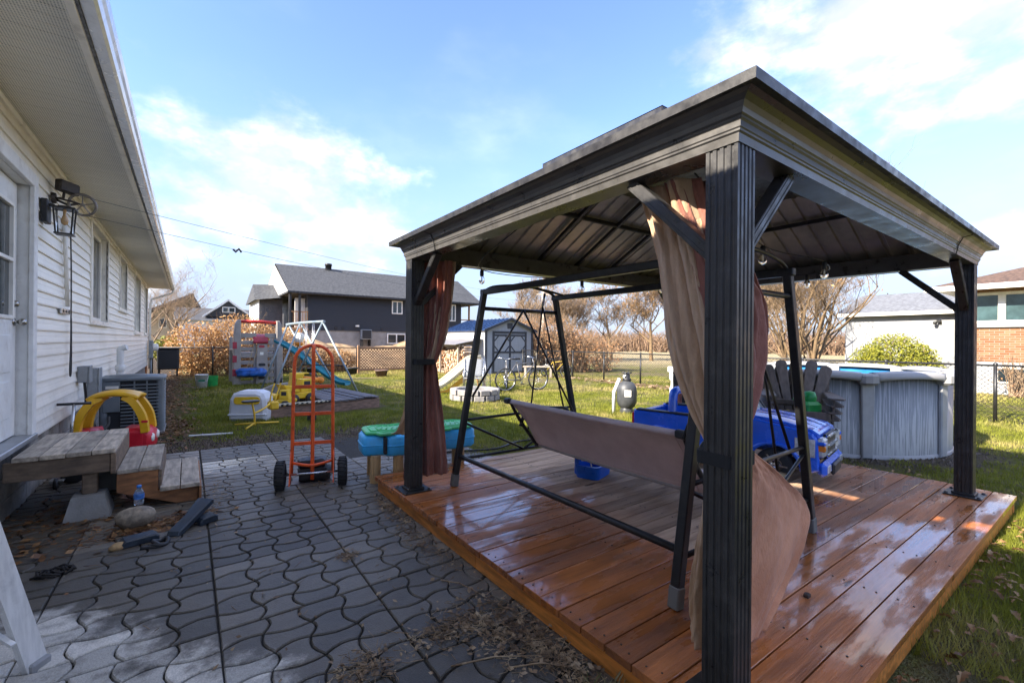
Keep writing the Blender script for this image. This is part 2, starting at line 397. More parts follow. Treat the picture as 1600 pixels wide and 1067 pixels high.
# the slabs by the ladder have dried to pale grey, the rest is damp; standing water further back
dry = t.step(t.math('ADD', wl, t.math('MULTIPLY', t.math('ADD', t.math('ADD', px_, .22), t.math('MULTIPLY', t.math('SUBTRACT', py_, 2.75), .75)), -1.5)), -.15, .35)
film = t.step(t.math('ADD', t.math('ADD', wl, t.math('MULTIPLY', t.math('SUBTRACT', py_, 4.4), .50)), -.25), .0, .8)
wsn = t.new('ShaderNodeTexWhiteNoise'); wsn.noise_dimensions = '2D'
sx0 = t.math('FLOOR', t.math('DIVIDE', t.math('SUBTRACT', px_, .13), .72)); sy0 = t.math('FLOOR', t.math('DIVIDE', t.math('SUBTRACT', py_, 2.54), .72))
cxy = t.new('ShaderNodeCombineXYZ'); t.put(cxy.inputs[0], sx0); t.put(cxy.inputs[1], sy0); t.l.new(cxy.outputs[0], wsn.inputs['Vector'])
slab = wsn.outputs['Value']
film = t.math('MULTIPLY', film, t.step(t.math('ADD', slab, t.math('MULTIPLY', t.math('SUBTRACT', n, .5), .8)), .25, .75, .15, 1.0))
rn = t.new('ShaderNodeObjectInfo').outputs['Random']
damp = t.mix(n4, (.054, .047, .037), (.128, .112, .086))
damp = t.mix(1.0, damp, t.mix(slab, (.62, .60, .58), (1.5, 1.5, 1.52)), 'MULTIPLY')
c_ = t.mix(dry, damp, t.mix(n4, (.42, .40, .36), (.60, .575, .52)))
c_ = t.mix(1.0, c_, t.mix(n3, (.5, .5, .5), (1.55, 1.55, 1.55)), 'MULTIPLY')
c_ = t.mix(1.0, c_, t.mix(rn, (.74, .74, .74), (1.25, 1.23, 1.2)), 'MULTIPLY')
t.put(b.inputs['Base Color'], c_)
rg = t.mix(dry, t.mix(film, (.5, .5, .5), (.16, .16, .16)), (.85, .85, .85)); t.put(b.inputs['Roughness'], t.math('ADD', t.sep(rg)[0], t.math('MULTIPLY', t.math('SUBTRACT', n3, .5), .25)))
bn = t.new('ShaderNodeBump'); t.put(bn.inputs['Height'], t.math('ADD', n3, t.math('MULTIPLY', n4, 2)))
t.put(bn.inputs['Strength'], t.step(film, 0, 1, .45, .12)); bn.inputs['Distance'].default_value = .006; t.l.new(bn.outputs[0], b.inputs['Normal'])
PAVER = m
SAND = mat('joint_sand', (.024, .020, .016), .9, 0, .4, 14, .5, 90, dirt=.8, dcol=(.06, .06, .025), dscale=4)
S0X, S0Y, SL = .13, 2.54, .72
NC, NR = 4, 5; CA, CB = (SL - .001) / NC, (SL - .001) / NR
def bone(i, j):
    """outline of cell i, j: edges bow out of one cell and into its neighbour"""
    def edge(ax, k, other, s0):      # returns bow offset sign
        return 0
    even = (i + j) % 2 == 0
    def cv(p, q, nrm, amp):
        pts = []
        for k in range(4):
            u = k / 4; w = math.sin(math.pi * u) ** 1.0
            pts.append((p[0] + (q[0] - p[0]) * u + nrm[0] * amp * w, p[1] + (q[1] - p[1]) * u + nrm[1] * amp * w))
        return pts
    def corner(a, c_):   # lattice corners are swung so that the bones get flared ends
        s = .016 if (a + c_) % 2 == 0 else -.011
        fx = 0 if a in (0, NC) else s; fy = 0 if c_ in (0, NR) else -s
        return (a * CA + fx, c_ * CB + fy)
    P = [corner(i, j), corner(i + 1, j), corner(i + 1, j + 1), corner(i, j + 1)]
    A = .024; sg = -1 if even else 1
    out = []
    out += cv(P[0], P[1], (0, -1), 0 if j == 0 else A * sg)
    out += cv(P[1], P[2], (1, 0), 0 if i == NC - 1 else -A * sg)
    out += cv(P[2], P[3], (0, 1), 0 if j == NR - 1 else A * sg)
    out += cv(P[3], P[0], (-1, 0), 0 if i == 0 else -A * sg)
    q = inset(out, .0040); ym = sum(p[1] for p in q) / len(q)
    return [(p[0], ym + (p[1] - ym) * (1 - .0080 / CB)) for p in q]
cells = {}
for i in range(NC):
    for j in range(NR):
        P = bone(i, j); mb = MB(); Q = inset(P, .0045); nP = len(P)
        cx_ = sum(p[0] for p in P) / nP; cy_ = sum(p[1] for p in P) / nP
        vs = [(a - cx_, c_ - cy_, -.012) for a, c_ in P] + [(a - cx_, c_ - cy_, .009) for a, c_ in P] + [(a - cx_, c_ - cy_, .015) for a, c_ in Q]
        fs = [tuple(range(2 * nP, 3 * nP))] + [(k * nP + a, k * nP + (a + 1) % nP, (k + 1) * nP + (a + 1) % nP, (k + 1) * nP + a) for k in (0, 1) for a in range(nP)]
        mb.add(vs, fs); cells[(i, j)] = (mb, cx_, cy_, mb.mesh('paver', PAVER))
pat = MB(); pat.add([(-1.15, -4, .0), (1.57, -4, .0), (1.57, 4.2, .0), (3.02, 4.2, .0), (3.02, 6.16, .0), (1.5, 6.9, 0), (-1.15, 6.9, .0)], [tuple(range(7))])
patio = tag(pat.build('patio', SAND), 'damp grey patio of wavy bone-shaped pavers in square slabs', kind='structure')
todo = []
for a in range(-2, 4):
    for r_ in range(-3, 6):
        X0 = S0X + a * SL; Y0 = S0Y + r_ * SL
        if a >= 2 and not (3.3 < Y0 < 5.4): continue
        tz = random.uniform(-.003, .003); sx = random.uniform(-.006, .006); sy = random.uniform(-.006, .006); off = random.uniform(-.003, .003)
        for (i, j), (mb, cx_, cy_, me) in cells.items():
            X = X0 + .0005 + cx_ + off; Y = Y0 + .0005 + cy_ + off
            if X < -1.12: continue
            Z = tz + sx * (cx_ - SL / 2) + sy * (cy_ - SL / 2) + random.uniform(-.0012, .0012)
            fx, fy = math.sin(.6241), math.cos(.6241); dep = X * fx + Y * fy
            lat = X * fy - Y * fx
            vis = dep > 1.6 and abs(lat) < dep * 1.18 and not (X > 1.42 and Y < 4.1)
            todo.append((dep if vis else 99 + dep, X, Y, Z, sx, sy, mb, me))
todo.sort(key=lambda q: q[0])
rest = MB()
for k, (dep, X, Y, Z, sx, sy, mb, me) in enumerate(todo):
    if k < 300:
        o = obj('paver', me, patio, (X, Y, Z)); o.rotation_euler = (sy, -sx, random.uniform(-.006, .006))
    elif dep < 99 or Y > .2:
        rest.add([(p[0] + X, p[1] + Y, p[2] + Z) for p in mb.v], mb.f)
tag(rest.build('distant_pavers', PAVER, patio), kind='stuff')

# ------------------------------------------------------------------ deck
m, t, b = newmat('wet_deck_wood')
pos = t.new('ShaderNodeNewGeometry').outputs['Position']; px_, py_, _ = t.sep(pos)
rn = t.new('ShaderNodeObjectInfo').outputs['Random']
off = t.new('ShaderNodeCombineXYZ'); t.put(off.inputs[0], t.math('MULTIPLY', rn, 37)); t.put(off.inputs[2], t.math('MULTIPLY', rn, 11))
v = t.vmath('ADD', pos, off.outputs[0])
gr = t.noise(t.map(v, (1.1, 30, 30)), 2.4, 8, .72, 1.1); gr2 = t.noise(t.map(v, (.8, 7, 7)), 2.5, 4, .6)
kn = t.noise(t.map(v, (2.4, 9, 1)), 1.6, 2, .5)
wn = t.noise(pos, 1.05, 5, .6); wn2 = t.noise(t.map(pos, (.7, 3.4, 1)), 2.0, 5, .58)
# dry under the middle of the roof, wet towards the rain side and the open corners
wf = t.math('MAXIMUM', t.math('SUBTRACT', 2.72, px_), t.math('SUBTRACT', 1.75, py_))
wet = t.step(t.math('ADD', t.math('MULTIPLY', wf, .9), t.math('MULTIPLY', t.math('SUBTRACT', wn, .5), 2.0)), -.15, .3)
pud = t.math('MULTIPLY', wet, t.step(t.math('ADD', wn2, t.math('MULTIPLY', t.math('SUBTRACT', wn, .5), .5)), .41, .59))
dryc = t.mix(gr, (.42, .275, .175), (.74, .55, .39)); wetc = t.mix(gr, (.24, .062, .012), (.62, .225, .06))
gr = t.step(gr, .28, .72)
c_ = t.mix(wet, dryc, wetc); c_ = t.mix(t.math('MULTIPLY', t.step(gr2, .35, .75), .55), c_, (.06, .02, .008))
c_ = t.mix(t.step(kn, .68, .76, 0, .75), c_, (.03, .012, .006))
c_ = t.mix(1.0, c_, t.mix(rn, (.68, .66, .64), (1.28, 1.26, 1.22)), 'MULTIPLY')
t.put(b.inputs['Base Color'], c_)
t.put(b.inputs['Roughness'], t.sep(t.mix(wet, (.85,) * 3, t.mix(pud, (.48,) * 3, (.12,) * 3)))[0])
t.put(b.inputs['Specular IOR Level'], t.step(wet, 0, 1, .08, .5))
t.put(b.inputs['Coat Weight'], t.math('MULTIPLY', pud, .75)); b.inputs['Coat Roughness'].default_value = .05
bn = t.new('ShaderNodeBump'); t.put(bn.inputs['Height'], gr); t.put(bn.inputs['Strength'], t.step(pud, 0, 1, .6, .06)); bn.inputs['Distance'].default_value = .004; t.l.new(bn.outputs[0], b.inputs['Normal'])
DECK = m
RIMW = mat('orange_rim_wood', (.56, .21, .045), .42, 0, .35, 3, .2, 50, rnd=.1, stretch=(10, 1.2, 10), dirt=.35, dcol=(.09, .03, .012), dscale=5)
DX0, DX1, DY0, DY1, DZ = 1.42, 5.66, .58, 4.12, .15
deck = thing('deck', 'low wet red-brown wooden deck platform under the gazebo', 'deck', (0, 0, 0))
nb = 25; pw = (DY1 - DY0) / nb
for k in range(nb):
    y0 = DY0 + k * pw + .0035; y1 = DY0 + (k + 1) * pw - .0035
    e0 = DX0 - random.uniform(0, .008); e1 = DX1 + random.uniform(-.01, .012); dz = random.uniform(-.0018, .0018)
    MB().box(e0, e1, y0, y1, DZ - .036, DZ + dz, .0018).build('plank', DECK, deck)
for (a, c_) in ((DY0 + .015, 2.36), (2.363, DY1 - .015)):
    MB().box(DX0 + .02, DX0 + .056, a, c_, .012, DZ - .038, .004).build('rim_board', RIMW, deck)
MB().box(DX1 - .06, DX1 - .022, DY0 + .015, DY1 - .015, .012, DZ - .038, .004).build('rim_board', RIMW, deck)
MB().box(DX0 + .057, DX1 - .061, DY0 + .022, DY0 + .058, .0, DZ - .038, .004).build('joist', RIMW, deck)
MB().box(DX0 + .057, DX1 - .061, DY1 - .066, DY1 - .03, .012, DZ - .038, .004).build('joist', RIMW, deck)
for k in range(1, 6):
    xx = DX0 + k * (DX1 - DX0) / 6; MB().box(xx - .019, xx + .019, DY0 + .067, DY1 - .067, .012, DZ - .038).build('joist', RIMW, deck)

sc_h = MB()
for k in range(nb):
    for q in range(7):
        xx = DX0 + .04 + q * (DX1 - DX0 - .08) / 6
        for e in (.3, .7): sc_h.prism(circ(.0045, 7, xx + random.uniform(-.012, .012), DY0 + (k + e) * pw + random.uniform(-.006, .006)), DZ - .004, DZ + .0026)
tag(sc_h.build('screw_heads', mat('dull_screw', (.05, .045, .04), .5, .5), deck), kind='stuff')
# ------------------------------------------------------------------ white bungalow on the left
WX = -1.1; Z0, Z1 = .53, 3.12; HY0, HY1 = -4.0, 19.3
house = thing('white_house', 'long white vinyl-sided bungalow with deep eave along the left side', 'house', (0, 0, 0))
m, t, b = newmat('vinyl_siding')
pos = t.new('ShaderNodeNewGeometry').outputs['Position']; sx_, sy_, sz_ = t.sep(pos)
n = t.noise(t.map(pos, (1, .7, 2.2)), 1.6, 7, .68); n2 = t.noise(t.map(pos, (1, 4, .5)), 5, 5, .7)
c_ = t.mix(t.step(n, .42, .75), (.92, .87, .76), (.80, .75, .64))
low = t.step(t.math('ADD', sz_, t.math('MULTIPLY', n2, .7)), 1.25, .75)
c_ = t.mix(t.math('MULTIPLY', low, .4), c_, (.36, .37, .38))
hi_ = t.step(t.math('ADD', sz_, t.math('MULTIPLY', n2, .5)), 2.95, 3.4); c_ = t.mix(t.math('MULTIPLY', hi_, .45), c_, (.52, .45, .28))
t.put(b.inputs['Base Color'], c_); b.inputs['Roughness'].default_value = .42
bump(t, b, t.noise(t.map(pos, (1, 3, 40)), 6, 3, .6), .12, .003); SIDING = m
m, t, b = newmat('perforated_soffit')
pos = t.new('ShaderNodeNewGeometry').outputs['Position']
vo = t.new('ShaderNodeTexVoronoi'); vo.inputs['Randomness'].default_value = 0.0; vo.inputs['Scale'].default_value = 70; t.put(vo.inputs['Vector'], t.map(pos, (1, 1, 0)))
hole = t.step(vo.outputs['Distance'], .30, .22)
c_ = t.mix(t.noise(pos, 3, 5, .6), (.88, .84, .73), (.78, .74, .62)); c_ = t.mix(t.math('MULTIPLY', hole, .8), c_, (.10, .10, .10))
t.put(b.inputs['Base Color'], c_); b.inputs['Roughness'].default_value = .5; SOFF = m
GUTTER = mat('gutter_metal', (.75, .75, .73), .22, .35, .1, 6, dirt=.3, dcol=(.2, .19, .17), dscale=9)
DIRTYM = mat('grimy_fascia', (.16, .16, .16), .5, .3, .5, 24, .2, 80, dirt=.6, dcol=(.04, .04, .04), dscale=25)
PAINT = mat('chipped_white_paint', (.76, .75, .71), .5, 0, .08, 5, .15, 40, dirt=.35, dcol=(.42, .36, .28), dscale=9)
BLOCK = mat('foundation_block', (.26, .24, .21), .85, 0, .3, 6, .4, 60, dirt=.6, dcol=(.07, .06, .05), dscale=5)
BRICKO = mat('orange_brick', (.36, .13, .045), .8, 0, .3, 14, .3, 60)
SHING = mat('grey_shingle', (.09, .09, .095), .9, 0, .4, 30, .5, 120)
def cmu(x0, x1, y0, y1, z0, z1, mat_, parent, ny, nz, name='block'):
    for a in range(nz):
        for k in range(ny):
            w = (y1 - y0) / ny; h = (z1 - z0) / nz
            MB().box(x0, x1 + random.uniform(-.003, .003), y0 + k * w + .004 + (w / 2 if a % 2 else 0), y0 + (k + 1) * w - .004 + (w / 2 if a % 2 else 0), z0 + a * h + .004, z0 + (a + 1) * h - .004, .006).build(name, mat_, parent)
fd = MB().box(WX - .30, WX - .045, HY0, HY1 - .02, -.1, Z0 - .003).build('foundation', BLOCK, house)
cmu(WX - .044, WX - .022, 3.6, 18.8, -.02, Z0 - .02, BLOCK, fd, 38, 3)
MB().box(WX - .10, WX + .004, 18.9, HY1 - .03, .05, Z0 - .005, .01).build('brick_pier', BRICKO, fd)
# openings (y0, y1, z0, z1)
WINS = [(8.36, 9.92, 1.66, 3.0), (11.5, 12.75, 2.0, 3.0), (14.55, 16.15, 1.58, 3.02), (17.75, 18.75, 1.58, 3.02)]
DOOR = (4.42, 5.62, Z0, 2.80)
holes = WINS + [DOOR]
nC = 22; ch = (Z1 - Z0) / nC
prof = [(0, 0), (.020, -.004), (.021, .010), (.011, ch * .5), (.012, ch * .52), (.003, ch + .006), (0, ch + .006)]
for k in range(nC):
    za = Z0 + k * ch; seg = [(HY0, HY1)]
    for (a, c_, z0, z1) in holes:
        if za + ch * .6 > z0 and za + ch * .4 < z1:
            seg = [q for (p0, p1) in seg for q in ((p0, min(p1, a)), (max(p0, c_), p1)) if q[1] - q[0] > .02]
    for (p0, p1) in seg:
        M_ = frame((WX, p1, za), (1, 0, 0), (0, 0, 1))       # local z = -y
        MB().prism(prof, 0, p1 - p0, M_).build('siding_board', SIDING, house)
# house core behind the boards, gable end and roof
core = MB(); core.box(-9.2, WX - .25, HY0, HY1 - .05, 0, Z1)
core.prism([(-9.2, Z1), (WX - .02, Z1), (-5.15, 4.45)], 0, .1, frame((0, HY1 - .06, 0), (1, 0, 0), (0, 0, 1)))
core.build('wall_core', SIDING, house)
roof = MB()
for s_ in (1, -1):
    e = (-.47 if s_ > 0 else -9.83); rx = -5.15
    roof.add([(e, HY0 - .4, 3.20), (rx, HY0 - .4, 4.62), (rx, HY1 + .35, 4.62), (e, HY1 + .35, 3.20), (e, HY0 - .4, 3.16), (rx, HY0 - .4, 4.56), (rx, HY1 + .35, 4.56), (e, HY1 + .35, 3.16)],
             [(0, 3, 2, 1), (4, 5, 6, 7), (0, 4, 7, 3), (3, 7, 6, 2), (0, 1, 5, 4)] if s_ > 0 else [(0, 1, 2, 3), (4, 7, 6, 5), (0, 3, 7, 4), (3, 2, 6, 7), (0, 4, 5, 1)])
roof = roof.build('roof', SHING, house)
# soffit panels
k = 0; yy = HY0 - .4
while yy < HY1 + .3:
    p = MB(); w = .30
    poly = [(0, 0), (w - .004, 0), (w - .004, .014), (w * .68, .014), (w * .67, .009), (w * .65, .009), (w * .64, .014), (w * .35, .014), (w * .34, .009), (w * .32, .009), (w * .31, .014), (0, .014)]
    poly = [(a, .014 - c_) for a, c_ in poly][::-1]
    p.prism(poly, 0, .555, frame((WX + .02, yy, Z1), (0, 1, 0), (0, 0, 1)))
    p.build('soffit_panel', SOFF, house); yy += w; k += 1
MB().box(WX + .004, WX + .034, HY0, HY1, Z1 - .05, Z1 - .004, .004).build('frieze_trim', TRIM, house)
MB().box(-.520, -.478, HY0 - .4, HY1 + .34, 3.085, 3.125, .004).build('soffit_edge_trim', TRIM, house)
MB().box(-.476, -.462, HY0 - .4, HY1 + .34, 3.09, 3.19).build('fascia', DIRTYM, house)
g = MB(); gp = [(-.460, 3.10), (-.40, 3.093), (-.385, 3.105), (-.375, 3.135), (-.362, 3.155), (-.355, 3.20), (-.368, 3.205), (-.368, 3.195), (-.38, 3.15), (-.395, 3.115), (-.445, 3.115), (-.447, 3.2), (-.460, 3.2)]
g.prism([(a, c_) for a, c_ in gp], 0, HY1 - HY0 + .75, frame((0, HY1 + .35, 0), (1, 0, 0), (0, 0, 1)))
g.build('gutter', GUTTER, house)
MB().tube([(-.42, HY1 + .2, 3.1), (-.46, HY1 + .25, 2.98), (-1.0, HY1 + .02, 2.72), (-1.04, HY1 + .03, 2.5), (-1.04, HY1 + .03, .4)], .035, 8).build('downspout', TRIM, house)
# windows
def house_window(y0, y1, z0, z1):
    w = MB()
    for (a, c_, e, f) in ((y0 - .05, y0, z0 - .05, z1 + .05), (y1, y1 + .05, z0 - .05, z1 + .05), (y0, y1, z1, z1 + .05), (y0, y1, z0 - .05, z0)):
        w.box(WX - .12, WX + .032, a, c_, e, f, .004)
    w = w.build('window', TRIM, house)
    s_ = MB(); x = WX - .10
    for (a, c_, e, f) in ((y0, y0 + .06, z0, z1), (y1 - .06, y1, z0, z1), (y0 + .06, y1 - .06, z1 - .06, z1), (y0 + .06, y1 - .06, z0, z0 + .06), ((y0 + y1) / 2 - .03, (y0 + y1) / 2 + .03, z0 + .06, z1 - .06)):
        s_.box(x - .01, x + .04, a, c_, e, f, .004)
    s_.build('sash', WHITE, w)
    mid = (y0 + y1) / 2
    for a, c_ in ((y0 + .06, mid - .03), (mid + .03, y1 - .06)): MB().box(x, x + .012, a, c_, z0 + .06, z1 - .06).build('pane', GLASS, w)
    MB().box(WX - .02, WX + .06, y0 - .06, y1 + .06, z0 - .075, z0 - .052, .004).build('sill', TRIM, w)
for w in WINS: house_window(*w)
# door
d = MB(); y0, y1, z0, z1 = DOOR
for (a, c_, e, f) in ((y1 - .11, y1, z0, z1), (y0, y0 + .11, z0, z1), (y0 + .11, y1 - .11, z1 - .11, z1)):
    d.box(WX - .005, WX + .03, a, c_, e, f, .005)
    d.box(WX - .17, WX - .006, a + (.02 if a > 5 else 0), c_ - (.02 if a < 5 else 0), e, f - .02, .004)
dframe = d.build('door_frame', PAINT, house)
dl = MB(); dx = WX - .075
dl.box(dx - .04, dx, y0 + .14, y1 - .115, z0 + .055, 1.55, .004); dl.box(dx - .04, dx, y0 + .14, y1 - .115, 2.5, z1 - .12, .004)
dl.box(dx - .04, dx, y0 + .14, y0 + .28, 1.55, 2.5, .004); dl.box(dx - .04, dx, y1 - .21, y1 - .115, 1.55, 2.5, .004)
door = dl.build('door', PAINT, house)
gl = MB()
for (a, c_, e, f) in ((y0 + .28, y0 + .31, 1.55, 2.5), (y1 - .24, y1 - .21, 1.55, 2.5), (y0 + .31, y1 - .24, 1.55, 1.58), (y0 + .31, y1 - .24, 2.47, 2.5), (y0 + .31, y1 - .24, 2.02, 2.05)): gl.box(dx - .03, dx + .012, a, c_, e, f, .003)
gl.build('glazing_bead', WHITE, door)
for z_ in (1.58, 2.05): MB().box(dx - .025, dx - .015, y0 + .31, y1 - .24, z_, z_ + (.44 if z_ < 2 else .42)).build('pane', GLASS, door)
for (e, f) in ((.75, 1.05), (1.12, 1.42)): MB().box(dx, dx + .008, y0 + .30, y1 - .28, e, f, .007).build('raised_panel', PAINT, door)
BRASS = mat('brushed_nickel', (.42, .40, .36), .25, 1, .1, 10)
MB().lathe([(0, .075), (.018, .075), (.028, .06), (.03, .045), (.022, .03), (.012, .024), (.012, .006), (.032, .006), (.034, 0)], 20, frame((dx + .002, y1 - .18, 1.53), (0, 1, 0), (0, 0, 1))).build('knob', BRASS, door)
MB().lathe([(0, .03), (.022, .028), (.026, .02), (.028, 0)], 20, frame((dx + .002, y1 - .18, 1.68), (0, 1, 0), (0, 0, 1))).build('deadbolt', BRASS, door)
MB().box(WX - .19, WX + .045, y0 + .02, y1 - .02, Z0 - .0, Z0 + .045, .006).build('sill', mat('sill_metal', (.36, .37, .38), .4, .6, .2, 8), house)
# ------------------------------------------------------------------ fittings on the wall
lan = thing('wall_lantern', 'black square wall lantern with clear glass beside the back door', 'lantern', (WX + .024, 5.78, 2.38))
MB().box(0, .045, -.075, .075, .06, .27, .006).build('wall_box', BLACKP, lan)
MB().box(.045, .08, -.012, .012, .215, .24, .003).build('arm', BLACKM, lan)
LX = .145
lf = MB()
for a in (-1, 1):
    for c_ in (-1, 1): lf.bar((LX + a * .052, c_ * .052, -.02), (LX + a * .066, c_ * .066, .20), .012, .012)
lf.box(LX - .065, LX + .065, -.065, .065, -.032, -.02, .003); lf.box(LX - .082, LX + .082, -.082, .082, .20, .216, .003); lf.box(LX - .04, LX + .04, -.04, .04, .216, .232, .003)
lf.build('cage', BLACKM, lan)
CLEAR, t, b = newmat('clear_glass'); b.inputs['Base Color'].default_value = (.95, .97, 1, 1); b.inputs['Roughness'].default_value = .02; b.inputs['Transmission Weight'].default_value = 1; b.inputs['IOR'].default_value = 1.1
for s_, nm in ((0, 'x'), (1, 'y')):
    for a in (-1, 1):
        (MB().box(LX + a * .054, LX + a * .056, -.048, .048, -.018, .198) if s_ == 0 else MB().box(LX - .048, LX + .048, a * .054, a * .056, -.018, .198)).build('glass_pane', CLEAR, lan)
MB().lathe([(.012, .20), (.012, .15), (.016, .14), (.028, .10), (.022, .07), (0, .055)], 14, Matrix.Translation((LX, 0, 0))).build('bulb', mat('amber_bulb', (.75, .45, .2), .15, 0, .2, 30), lan)
fl = thing('flood_light', 'small rusty flood lamp head mounted under the eave above the lantern', 'lamp', (WX + .024, 6.12, 2.80))
OLDM = mat('old_dark_metal', (.05, .042, .036), .6, .4, .4, 30, .2, 90)
MB().lathe([(0, .03), (.05, .028), (.055, 0)], 16, frame((0, 0, -.05), (0, 1, 0), (0, 0, 1))).build('mount', OLDM, fl)
MB().tube([(.02, 0, -.05), (.08, -.01, -.04), (.09, -.02, .03)], .012, 8).build('swivel_arm', OLDM, fl)
MB().bar((.05, -.09, .07), (.17, .06, .06), .07, .11, .012).build('lamp_head', OLDM, fl)
MB().tube([(.03, .02, -.06), (.10, .10, -.08), (.16, .12, -.05)], .012, 8).build('hook', OLDM, fl)
pul = thing('clothesline_pulley', 'round grey clothesline pulley wheel under the eave', 'pulley', (WX + .24, 6.12, 2.72))
PUL = mat('pulley_metal', (.22, .20, .18), .45, .5, .3, 20)
ax_ = frame((0, 0, 0), (1, 0, 0), Vector((0, -.25, 1)))
MB().tube([ax_ @ Vector((.10 * math.cos(a * math.pi / 14), .10 * math.sin(a * math.pi / 14), 0)) for a in range(28)], .012, 8, True).build('wheel_rim', PUL, pul)
for k in range(5):
    a = k * 2 * math.pi / 5 + .3; MB().bar(ax_ @ Vector((.014 * math.cos(a), .014 * math.sin(a), 0)), ax_ @ Vector((.094 * math.cos(a), .094 * math.sin(a), 0)), .012, .008).build('spoke', PUL, pul)
MB().tube([ax_ @ Vector((0, 0, -.03)), ax_ @ Vector((0, 0, .03))], .016, 10).build('hub', PUL, pul)
MB().tube([(-.2, -.03, .03), (-.1, -.02, .02), (0, 0, 0)], .009, 8).build('bracket', OLDM, pul)
LINE = mat('clothesline_wire', (.10, .11, .12), .5, .3)
def sag(p, q, s_, n_=24): return [Vector(p).lerp(Vector(q), k / n_) - Vector((0, 0, 4 * s_ * (k / n_) * (1 - k / n_))) for k in range(n_ + 1)]
cl = thing('clothesline', 'pair of thin clothesline wires running out from the eave pulley', 'line', (0, 0, 0))
MB().tube(sag((-.86, 6.2, 2.82), (15.9, 19.2, 4.0), .25), .0028, 4).build('wire', LINE, cl)
MB().tube(sag((-.86, 6.1, 2.62), (15.9, 19.1, 3.75), .30), .0028, 4).build('wire', LINE, cl)
q = sag((-.86, 6.1, 2.62), (15.9, 19.1, 3.75), .30)[2]
MB().tube([q + Vector((-.05, -.02, .0)), q + Vector((-.02, -.01, -.03)), q + Vector((.02, .01, .02)), q + Vector((.05, .03, -.02))], .014, 6).build('tensioner', OLDM, cl)
cp = thing('conduit_pipe', 'white vertical conduit pipe running down the siding beside the lantern', 'pipe', (WX + .04, 6.70, 0))
MB().tube([(0, -.13, 2.62), (0, -.06, 2.3), (0, .06, 1.74)], .018, 8).build('pipe', WHITE, cp)
MB().box(-.015, .004, -.22, .16, 1.655, 1.71, .004).build('bracket_plate', STEEL, cp)
for a in (-.15, -.02, .10): MB().lathe([(0, .006), (.012, .006), (.014, 0)], 12, frame((.004, a, 1.682), (0, 1, 0), (0, 0, 1))).build('bolt', OLDM, cp)
cab = thing('hanging_cable', 'black looped cable hanging down the white siding', 'cable', (WX + .05, 6.86, 0))
MB().tube(smoothpath([(0, -.05, 2.56), (.0, 0, 2.2), (0, .02, 1.7), (0, .02, 1.3), (0, -.02, 1.05), (0, .02, .98), (0, .06, 1.06), (0, .05, 1.4), (0, .03, 1.62)]), .007, 6).build('cord', BLACKP, cab)
eb = thing('electrical_box', 'grey electrical outlet box low on the white siding', 'box', (WX + .02, 7.55, .86))
GREYP = mat('grey_enclosure', (.26, .28, .29), .5, .2, .15, 8, dirt=.3, dcol=(.12, .11, .1))
MB().box(0, .10, -.09, .09, 0, .20, .008).build('body', GREYP, eb); MB().box(.10, .115, -.095, .095, -.005, .205, .006).build('cover', GREYP, eb)
MB().tube(smoothpath([(.05, .02, 0), (.06, .06, -.2), (.05, .12, -.35), (.06, .2, -.62)]), .014, 8).build('conduit', BLACKP, eb)
ds = thing('disconnect_box', 'taller grey disconnect box with pipe next to the air conditioner', 'box', (WX + .02, 8.22, .62))
MB().box(0, .11, -.12, .12, 0, .38, .008).build('body', GREYP, ds); MB().box(.11, .125, -.125, .125, .02, .385, .006).build('cover', GREYP, ds)
MB().tube([(.06, -.05, 0), (.06, -.05, -.6)], .025, 8).build('conduit', STEEL, ds)
pv = thing('vent_pipe', 'white plastic vent pipe with elbow above the air conditioner', 'pipe', (WX + .02, 10.3, .72))
PVC = mat('pvc', (.68, .68, .66), .4, 0, .05, 5)
MB().tube(smoothpath([(.0, 0, 0), (.10, 0, .02), (.13, 0, .10), (.13, 0, .42), (.135, 0, .50), (.22, -.02, .53)]), .05, 12).build('pipe', PVC, pv)
MB().lathe([(.065, 0), (.07, .01), (.07, .09), (.065, .1), (.05, .1)], 14, Matrix.Translation((.13, 0, .12))).build('coupling', PVC, pv)
# meter and dark heater box at the far corner
mt = thing('utility_meter', 'round white utility meter at the far corner of the bungalow', 'meter', (WX + .05, 19.05, 1.0))
MB().box(0, .12, -.14, .14, -.25, .35, .02).build('housing', GREYP, mt); MB().lathe([(0, .14), (.10, .13), (.125, .09), (.13, 0)], 18, frame((.12, 0, .12), (0, 1, 0), (0, 0, 1))).build('dial_cover', WHITE, mt)
MB().tube([(.06, 0, -.25), (.06, 0, -.95)], .03, 8).build('pipe', GREYP, mt)
bk = thing('black_bin', 'dark square bin beside the far corner of the bungalow', 'bin', (-.55, 19.75, 0))
MB().prism(rrect(.62, .55, .06), .35, 1.05, None, b=.03).build('body', BLACKP, bk); MB().prism(rrect(.68, .6, .06), 1.05, 1.10, None, b=.015).build('lid', BLACKP, bk)
for a in (-1, 1):
    for c_ in (-1, 1): MB().bar((a * .25, c_ * .2, 0), (a * .25, c_ * .2, .36), .05, .05).build('leg', BLACKM, bk)

